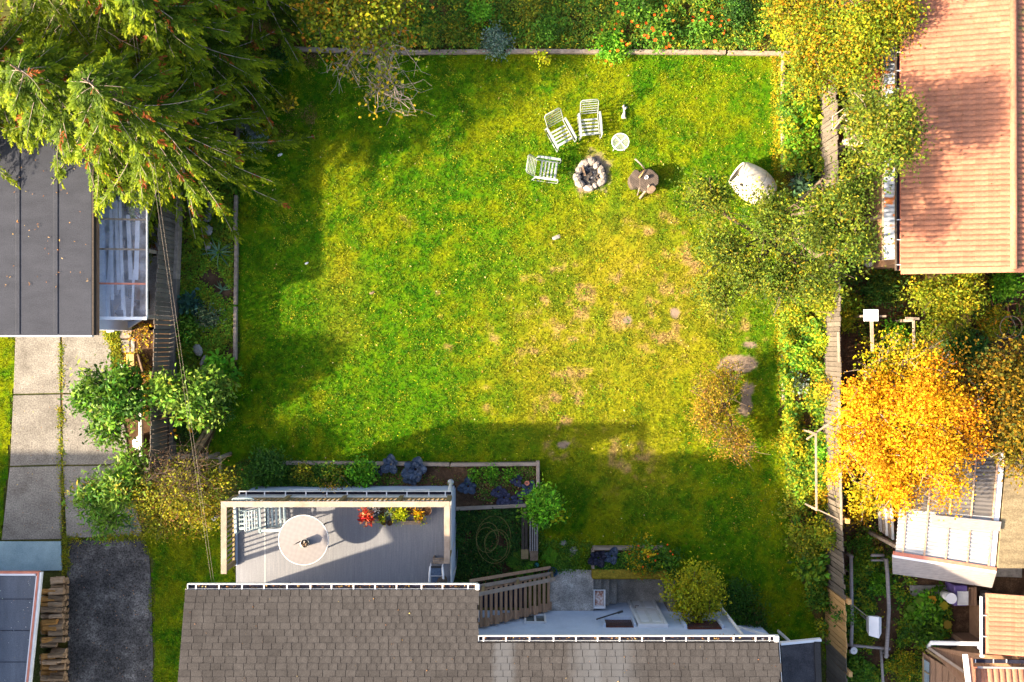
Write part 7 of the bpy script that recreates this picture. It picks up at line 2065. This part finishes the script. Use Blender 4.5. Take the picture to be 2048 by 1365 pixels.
for i, s in enumerate(SHRUBS):
    nm, lb, px, py, rp, h_, n_, pal, lf = s
    fl_ = None; nf_ = 0; fs_ = 0.07
    z0_ = 0.0
    if 'scarlet' in lb or 'red flowers' in lb:
        fl_, nf_ = P_FLOWER, (22 if 'middle of' in lb else 13)
    if 'one red flower' in lb:
        fl_, nf_ = P_FLOWER, 3
    if 'orange flowers' in lb:
        fl_, nf_, fs_ = P_ORANGEF, 12, 0.09
    if nm == 'nasturtium':
        fl_, nf_, fs_ = P_FLOWER, 5, 0.05
    if 926 < py < 1010 and 560 < px < 1075 and nm != 'creeper':
        z0_ = 0.1
    if nm == 'nasturtium':
        z0_ = 0.2
    bush(nm, lb, px, py, rp * 1.1, h_, int(n_ * 1.9), pal, lf, 600 + i, None, z0_, 'plant', flowers=fl_, nf=nf_, fsize=fs_, per=14, clump=0.09, gain=1.4)

# strap-leaved plants
def straps(name, label, px, py, n, L, seed, pal, z0=0.0, width=0.035, cat='plant', up=0.8):
    r = rng(seed)
    c = np.array(W(px, py, z0 + 0.05))
    t = thing(name, label, cat, (c[0], c[1], z0))
    for k in range(n):
        a = r.random() * 6.283; ll = L * (0.6 + 0.6 * r.random())
        d = np.array([math.cos(a), math.sin(a), 0]); s = np.array([-d[1], d[0], 0])
        col = pick(r, 1, pal, 0.15)[0]
        V = []; prev = None
        seg = 6
        pts = [c + d * ll * (q / seg) * 0.9 + np.array([0, 0, up * ll * ((q / seg) - 1.05 * (q / seg) ** 2)]) for q in range(seg + 1)]
        ws = [width * (1 - (q / seg) ** 2 * 0.9) for q in range(seg + 1)]
        for q in range(seg):
            V += [pts[q] - s * ws[q] / 2, pts[q] + s * ws[q] / 2, pts[q + 1] + s * ws[q + 1] / 2, pts[q + 1] - s * ws[q + 1] / 2]
        me = quads_mesh('leaf_blade', np.array(V), seg, np.tile(col, (seg, 1)), LEAF)
        attach(link(bpy.data.objects.new('leaf_blade', me)), t)
    return t
P_LEEK = [(2, (0.10, 0.19, 0.10)), (1, (0.16, 0.26, 0.13)), (1, (0.06, 0.13, 0.07))]
straps('leek_plant', 'long drooping blue green strap leaves in the left bed', 438, 505, 24, 0.62, 801, P_LEEK)
straps('leek_plant', 'smaller strap leaved plant below the long drooping one', 445, 580, 10, 0.3, 802, P_LEEK)
straps('day_lily', 'bright green strap leaved clump at the head of the left bed', 472, 375, 14, 0.35, 803, P_BRIGHT, width=0.05)
straps('spiky_plant', 'spiky blue green plant between oleander bush and asphalt', 262, 1050, 30, 0.36, 804, [(1, (0.06, 0.12, 0.07)), (1, (0.1, 0.16, 0.09))], width=0.025, up=1.2)
straps('dry_grass_clump', 'dry straw coloured grass stems beside the lower left fence', 352, 745, 26, 0.75, 805, [(1, (0.16, 0.13, 0.035)), (1, (0.10, 0.09, 0.03))], width=0.012, up=0.9)

def fern(name, label, px, py, n, L, seed, pal, z0=0.0):
    r = rng(seed)
    c = np.array(W(px, py, z0 + 0.1))
    t = thing(name, label, 'fern', (c[0], c[1], z0))
    for k in range(n):
        a = (k + r.random() * 0.6) * 6.283 / n; ll = L * (0.75 + 0.4 * r.random())
        d = np.array([math.cos(a), math.sin(a), 0]); s = np.array([-d[1], d[0], 0])
        m = 22
        u = np.linspace(0.08, 1, m)
        P0 = c + d * (ll * u)[:, None] + np.array([0, 0, 1.0]) * (ll * 0.9 * (u - 0.85 * u ** 2))[:, None]
        Vs = []
        for sg in (1, -1):
            D = s * sg * 0.9 + d * 0.45 + np.array([0, 0, -0.1]) + r.normal(0, 0.06, (m, 3))
            Lf = 0.30 * L * np.sin(np.clip(u * 0.9 + 0.12, 0, 1) * math.pi) + 0.02
            Vs.append(leaf_quads(P0, D, np.tile([0, 0, 1.0], (m, 1)), Lf, 0.07 * L, 0.05))
        col = np.tile(pick(r, 1, pal, 0.15), (2 * m, 1)) * (0.85 + 0.3 * r.random((2 * m, 1)))
        me = quads_mesh('frond', np.concatenate(Vs), 2 * m, col, LEAF)
        attach(link(bpy.data.objects.new('frond', me)), t)
    return t
fern('fern', 'dark green fern at the lower right of the ivy bed', 1046, 1124, 12, 0.42, 811, P_GREEN, 0.05)
fern('fern', 'small fern beside the stepping stones', 1100, 1112, 8, 0.25, 812, P_BRIGHT)

# cabbages: each large leaf a cupped piece
def cabbage(label, px, py, R, seed, base, z0=0.1, nleaf=13, name='cabbage'):
    r = rng(seed)
    c = np.array(W(px, py, z0 + 0.15))
    t = thing(name, label, 'cabbage', (c[0], c[1], z0), 0, 'cabbages in the beds')
    for k in range(nleaf):
        f = k / nleaf                       # 0 inner .. 1 outer
        a = k * 2.4 + r.normal(0, 0.2)
        ll = R * (0.35 + 0.75 * f) * (0.9 + 0.2 * r.random())
        wd = ll * (0.85 + 0.1 * r.random())
        tilt = 1.25 - 1.05 * f
        nu, nv = 5, 5
        vs = []
        for iu in range(nu):
            u = iu / (nu - 1)
            half = wd * 0.5 * math.sin(min(u * 0.82 + 0.14, 1) * math.pi) ** 0.6
            for iv in range(nv):
                v = iv / (nv - 1) * 2 - 1
                rad = 0.03 + ll * u * math.cos(tilt * (1 - 0.35 * u))
                zz_ = z0 + 0.05 + ll * u * math.sin(tilt * (1 - 0.35 * u)) * 0.75 + 0.22 * half * v * v * (1 - f * 0.6) + 0.025 * math.sin(v * 9 + k) * u * R * 3
                x_ = math.cos(a) * rad - math.sin(a) * half * v
                y_ = math.sin(a) * rad + math.cos(a) * half * v
                vs.append((c[0] + x_, c[1] + y_, zz_))
        V = []
        for iu in range(nu - 1):
            for iv in range(nv - 1):
                q = iu * nv + iv
                V += [vs[q], vs[q + 1], vs[q + nv + 1], vs[q + nv]]
        m = (nu - 1) * (nv - 1)
        col = np.tile(np.array(base) * (0.8 + 0.45 * r.random()), (m, 1))
        rib = np.array([((i % (nv - 1)) in (1, 2)) for i in range(m)])
        col[rib] = col[rib] * 1.25 + np.array([0.012, 0.012, 0.02])
        me = quads_mesh('cabbage_leaf', np.array(V), m, col, WAXLEAF)
        attach(link(bpy.data.objects.new('cabbage_leaf', me)), t)
BL = (0.040, 0.058, 0.088); PU = (0.038, 0.040, 0.072); DKP = (0.014, 0.015, 0.025)
for (lb, px, py, R, base, z0_) in (
    ('blue green cabbage on the timber edge, left of the pair above the deck', 781, 930, 0.26, BL, 0.22), ('large blue green cabbage above the deck, right of the pair', 830, 940, 0.36, BL, 0.2),
    ('small dark cabbage left of the pair above the deck', 757, 940, 0.18, PU, 0.15), ('blue green cabbage leaves drooping toward the deck gutter', 822, 958, 0.2, BL, 0.12),
    ('solitary loose blue cabbage near the downpipe', 936, 974, 0.26, BL, 0.1), ('tight round purple cabbage, left one near the lower timber', 1008, 997, 0.24, PU, 0.1),
    ('tight round purple cabbage, right one near the lower timber', 1036, 999, 0.22, PU, 0.1), ('round blue cabbage beside the bright green bush', 1058, 978, 0.22, BL, 0.1),
    ('upright purple cabbage at the top of the purple group', 1034, 962, 0.18, PU, 0.1), ('small loose purple cabbage left of the purple group', 996, 985, 0.18, PU, 0.1),
    ('dark purple kale in the planter above the sunken steps', 1197, 1118, 0.26, DKP, 0.25), ('blue cabbage in the planter right of the dark kale', 1224, 1114, 0.24, BL, 0.25)):
    cabbage(lb, px, py, R, int(px + py), base, z0_)
tag(inst('clay_pot', MB().lathe([(0.001, 0), (0.05, 0), (0.07, 0.1), (0.06, 0.1), (0.001, 0.05)], 12).mesh('clay_pot', REDTRIM, True), None, W(1054, 966, 0.15)), 'small pink clay pot beside the round blue cabbage', 'pot')
# pumpkins-like yellow leaves near the bucket
r = rng(88)
for i, (px, py) in enumerate(((1864, 1200), (1840, 1203), (1888, 1212), (1822, 1218), (1895, 1250))):
    c = np.array(W(px, py, 0.35))
    t = thing('squash_leaf', ['yellow orange squash leaf nearest the white bucket', 'large green squash leaf left of the orange one', 'yellowing squash leaf below the white bucket', 'green squash leaf at the left of the patch', 'brown edged squash leaf right of the patch'][i], 'leaf', (c[0], c[1], 0))
    D = np.stack([np.cos(np.arange(8) * 0.785), np.sin(np.arange(8) * 0.785), np.full(8, 0.05)], 1)
    V = leaf_quads(np.tile(c, (8, 1)), D, np.tile([0, 0, 1.0], (8, 1)), 0.14, 0.15, 0.05)
    col = [(0.5, 0.26, 0.02), (0.12, 0.2, 0.02), (0.32, 0.28, 0.02), (0.1, 0.18, 0.02), (0.28, 0.2, 0.03)][i]
    attach(link(bpy.data.objects.new('leaf_blade', quads_mesh('leaf_blade', V, 8, np.tile(col, (8, 1)), LEAF))), t)
    MB().tube([(c[0], c[1], 0), (c[0] + 0.01, c[1], c[2])], 0.008, 5).build('stalk', HOSE, t)

# ------------------------------------------------------------------ ground cover of the beds
B_LEFT = pxpoly([(352, 330), (470, 300), (470, 718), (446, 800), (422, 860), (390, 900), (352, 900)])
scatter('left_bed_cover', 'low mossy herbs and weeds over the left bed', B_LEFT, 30000, [(3, (0.11, 0.15, 0.012)), (3, (0.08, 0.18, 0.012)), (1.5, (0.19, 0.19, 0.012)), (1, (0.13, 0.25, 0.015))], 0.055, 901, 0.16, 0.5, hole=0.32, gain=1.55, cat='ground cover')
B_TOP = pxpoly([(560, -80), (1660, -80), (1600, 100), (1450, 100), (1300, 98), (1150, 98), (900, 98), (600, 94)])
scatter('top_bed_cover', 'tangle of green and olive plants filling the top bed', B_TOP, 78200, P_GREEN + P_OLIVE, 0.065, 902, 0.34, 0.6, hole=0.28, gain=1.55, cat='ground cover')
B_TL = pxpoly([(480, 100), (640, 112), (640, 230), (590, 300), (480, 300)])
scatter('cedar_litter', 'brown fallen needles and leaves under the cedars', B_TL, 8500, P_BROWN, 0.04, 903, 0.03, 0.4, hole=0.4, gain=1.55, cat='leaf litter', aspect=0.35)
B_RIGHT = pxpoly([(1556, 112), (1636, 112), (1640, 1060), (1650, 1290), (1610, 1190), (1588, 1080), (1570, 960), (1558, 800)])
scatter('right_bed_cover', 'green and yellow weeds filling the right bed', B_RIGHT, 43350, P_GREEN + P_YGREEN, 0.075, 904, 0.75, 0.45, hole=0.32, gain=1.55, cat='ground cover')
scatter('right_bed_litter', 'rust brown dead stems and leaves in the right bed', pxpoly([(1575, 780), (1640, 780), (1645, 1060), (1585, 1060)]), 5950, P_BROWN, 0.07, 905, 0.12, 0.5, hole=0.32, gain=1.55, cat='leaf litter', aspect=0.3)
B_FAR = pxpoly([(1650, 60), (1775, 60), (1775, 540), (2200, 545), (2200, 900), (1985, 900), (1780, 960), (1780, 1110), (1700, 1110), (1650, 1060)])
scatter('neighbour_cover', 'mixed dark undergrowth behind the right fence', B_FAR, 44200, P_DARK + P_OLIVE + P_BROWN[:1], 0.075, 906, 0.3, 0.5, hole=0.40, gain=1.55, cat='ground cover')
B_FAR2 = pxpoly([(1690, 1090), (1784, 1110), (1840, 1180), (1900, 1200), (1890, 1285), (1845, 1300), (1845, 1480), (1690, 1480)])
scatter('vegetable_cover', 'vegetable greens and weeds between the fence and the brown house', B_FAR2, 25500, P_GREEN + P_YGREEN[:2] + P_DARK[:1], 0.07, 907, 0.22, 0.4, hole=0.40, gain=1.55, cat='ground cover')
B_IVY = pxpoly([(916, 1022), (1046, 1016), (1046, 1120), (1090, 1142), (960, 1160), (916, 1168)])
scatter('ivy_cover', 'dark ivy and small leaves covering the bed between deck and planks', B_IVY, 16150, P_IVY + P_DARK, 0.055, 908, 0.2, 0.35, 0.05, hole=0.30, gain=1.55, cat='ground cover')
B_RB = pxpoly([(482, 930), (740, 930), (700, 970), (482, 974)])
scatter('raised_bed_cover', 'dense dark greenery in the left half of the raised bed', B_RB, 15300, P_DARK + P_GREEN, 0.06, 909, 0.3, 0.4, 0.1, hole=0.30, gain=1.55, cat='ground cover')
B_RB2 = pxpoly([(740, 932), (1070, 932), (1070, 1004), (914, 1010), (914, 970), (760, 968)])
scatter('raised_bed_seedlings', 'seedlings and weeds on the dark soil between the cabbages', B_RB2, 4420, P_GREEN + P_BROWN, 0.04, 910, 0.07, 0.3, 0.1, hole=0.5, gain=1.55, cat='seedlings')
B_HS = pxpoly([(1340, 1130), (1440, 1170), (1560, 1280), (1500, 1284), (1470, 1260), (1350, 1220)])
scatter('ivy_slope', 'ivy and weeds on the slope right of the rounded bush', B_HS, 13600, P_IVY + P_GREEN, 0.055, 911, 0.22, 0.4, hole=0.30, gain=1.55, cat='ground cover')
B_LS = pxpoly([(1084, 1010), (1110, 1080), (1190, 1090), (1190, 1140), (1090, 1140), (1078, 1100), (1064, 1060)])
scatter('clover_patch', 'dark green clover around the stepping stones', B_LS, 5950, P_GREEN, 0.045, 912, 0.07, 0.4, hole=0.32, gain=1.55, cat='clover')
B_PL = pxpoly([(1192, 1104), (1330, 1102), (1330, 1136), (1192, 1138)])
scatter('planter_cover', 'small leaves covering the soil of the planter', B_PL, 2720, P_GREEN + P_DARK, 0.05, 913, 0.12, 0.3, 0.22, hole=0.32, gain=1.55, cat='ground cover')
B_EG = pxpoly([(1540, 100), (1572, 110), (1574, 800), (1556, 800)])
scatter('lawn_edge_growth', 'yellowish taller grass along the right edge of the lawn', B_EG, 8500, P_YGREEN + P_AUT[:2], 0.05, 914, 0.13, 0.4, hole=0.38, gain=1.55, cat='grass', aspect=0.3)
scatter('sawdust_weeds', 'fallen orange leaves and weeds between lean-to end and left fence', pxpoly([(240, 645), (300, 640), (300, 910), (286, 910), (280, 760), (240, 750)]), 2380, P_AUT + P_BROWN, 0.05, 915, 0.06, 0.3, hole=0.42, gain=1.55, cat='leaf litter')

# fallen leaves and clover heads over the lawn
r = rng(930)
def strew(name, label, poly, n, pal, size, seed, cat, aspect=0.65, z=0.045):
    r = rng(seed)
    xs = [p[0] for p in poly]; ys = [p[1] for p in poly]
    x = r.uniform(min(xs), max(xs), n * 3); y = r.uniform(min(ys), max(ys), n * 3)
    ok = inpoly(x, y, poly); x = x[ok][:n]; y = y[ok][:n]; m = len(x)
    P = np.stack([x, y, np.full(m, z) + 0.02 * r.random(m)], 1)
    D = unit(r.normal(0, 1, (m, 3)) * np.array([1, 1, 0.2])); N = unit(r.normal(0, 0.35, (m, 3)) + np.array([0, 0, 1.0]))
    L = size * (0.6 + 0.8 * r.random(m))
    o = link(bpy.data.objects.new(name, quads_mesh(name, leaf_quads(P, D, N, L, L * aspect), m, pick(r, m, pal, 0.2), PETAL)))
    o['kind'] = 'stuff'
    return tag(o, label, cat)
strew('fallen_leaves', 'yellow and tan fallen leaves strewn over the lawn', LAWN, 320, [(3, (0.40, 0.28, 0.06)), (2, (0.30, 0.15, 0.04)), (2, (0.34, 0.29, 0.12))], 0.048, 931, 'leaves')
strew('clover_heads', 'tiny yellow flower heads and light leaf tips in the lawn', LAWN, 1000, [(3, (0.50, 0.46, 0.02)), (2, (0.40, 0.42, 0.03)), (1, (0.55, 0.50, 0.2))], 0.026, 932, 'flowers', 0.8)
rl_ = rng(934)
Pn = np.array([W(rl_.uniform(5, 175), rl_.uniform(290, 600), 3.03) for _ in range(60)])
D = unit(rl_.normal(0, 1, (60, 3)) * np.array([1, 1, 0.1]))
o = link(bpy.data.objects.new('roof_leaves', quads_mesh('roof_leaves', leaf_quads(Pn, D, np.tile([0, 0, 1.0], (60, 1)), 0.05 * (0.5 + rl_.random(60)), 0.025), 60, pick(rl_, 60, P_BROWN + [(1, (0.4, 0.2, 0.05))], 0.2), PETAL)))
o['kind'] = 'stuff'; tag(o, 'few rusty leaves lying on the felt garage roof', 'leaves')

# clumps of broad-leaved weeds and clover standing out of the lawn
scatter('lawn_weeds', 'small bright clumps of clover and broad leaved weeds all over the lawn', LAWN, 42000, [(3, (0.16, 0.20, 0.006)), (2, (0.10, 0.19, 0.006)), (2, (0.24, 0.235, 0.008)), (1, (0.05, 0.13, 0.006))], 0.034, 940, 0.05, 0.4, 0.012, hole=0.50, cat='weeds', aspect=0.75, mat=GRASS)

# leaf debris caught on the roofs and in the gutters
def debris(name, label, pts, size, pal, seed):
    r = rng(seed)
    m = len(pts)
    D = unit(r.normal(0, 1, (m, 3)) * np.array([1, 1, 0.15]))
    L = size * (0.5 + r.random(m))
    N = unit(r.normal(0, 0.25, (m, 3)) + np.array([0, 0, 1.0]))
    o = link(bpy.data.objects.new(name, quads_mesh(name, leaf_quads(np.array(pts), D, N, L, L * 0.55), m, pick(r, m, pal, 0.25), PETAL)))
    o['kind'] = 'stuff'
    tag(o, label, 'leaf debris')
rd = rng(951)
pts = []
for _ in range(260):
    x_ = tx0 + rd.random() ** 1.8 * (trx - tx0); y_ = rd.uniform(ty0 + 0.2, ty1 - 0.3)
    pts.append((x_, y_, tz_(x_) + 0.055))
debris('tile_roof_debris', 'bits of leaf and twig scattered on the terracotta roof', pts, 0.035, P_BROWN + [(2, (0.09, 0.10, 0.03))], 952)
pts = []
for _ in range(150):
    x_ = rd.uniform(EX0 + 0.1, EX2 - 0.1); y_ = rd.uniform(-9.0, EY2 - 0.1) if x_ > EX1 else rd.uniform(-9.0, EY - 0.1)
    pts.append((x_, y_, roof_z(y_) + 0.022))
debris('shingle_roof_debris', 'specks of moss and leaf on the brown shingle roof', pts, 0.03, P_BROWN + [(3, (0.03, 0.03, 0.02)), (1, (0.35, 0.25, 0.08))], 953)
pts = []
for _ in range(240):
    if rd.random() < 0.5:
        pts.append((rd.uniform(EX0 + 0.1, EX1 - 0.1), EY + rd.uniform(0.02, 0.11), gz - 0.05))
    else:
        pts.append((rd.uniform(EX1 + 0.1, EX2 - 0.1), EY2 + rd.uniform(0.02, 0.11), gz2 - 0.05))
debris('gutter_debris', 'brown leaf scraps lying in the house gutters', pts, 0.05, P_BROWN, 954)
pts = [tuple(W(rd.uniform(0, 70), rd.uniform(1155, 1365), CZ) + Vector((0, 0, -0.005))) for _ in range(70)]
debris('carport_roof_debris', 'small pale specks on the blue grey carport roof', pts, 0.022, [(1, (0.5, 0.48, 0.42)), (1, (0.2, 0.15, 0.1))], 955)
pts = [tuple(W(rd.uniform(30, 225), rd.uniform(690, 1070), 0.04)) for _ in range(150)]
debris('slab_debris', 'leaf scraps lying on the concrete slabs', pts, 0.03, P_BROWN + [(2, (0.4, 0.28, 0.05))], 956)
pts = [tuple(W(rd.uniform(138, 300), rd.uniform(1085, 1365), 0.026)) for _ in range(160)]
debris('asphalt_debris', 'leaf scraps and moss bits on the asphalt drive', pts, 0.035, P_BROWN + [(3, (0.05, 0.055, 0.015))], 957)
pts = []
for _ in range(900):
    a_ = rd.random() * 6.283; q_ = abs(rd.normal(0, 1.1))
    x_, y_ = G(1790 + math.cos(a_) * q_ * 130, 930 + math.sin(a_) * q_ * 130)
    pts.append((x_, y_, 0.05 if x_ > 8.7 else 0.08))
debris('golden_leaf_litter', 'golden leaves fallen on the ground around the golden tree', pts, 0.06, P_GOLD, 958)
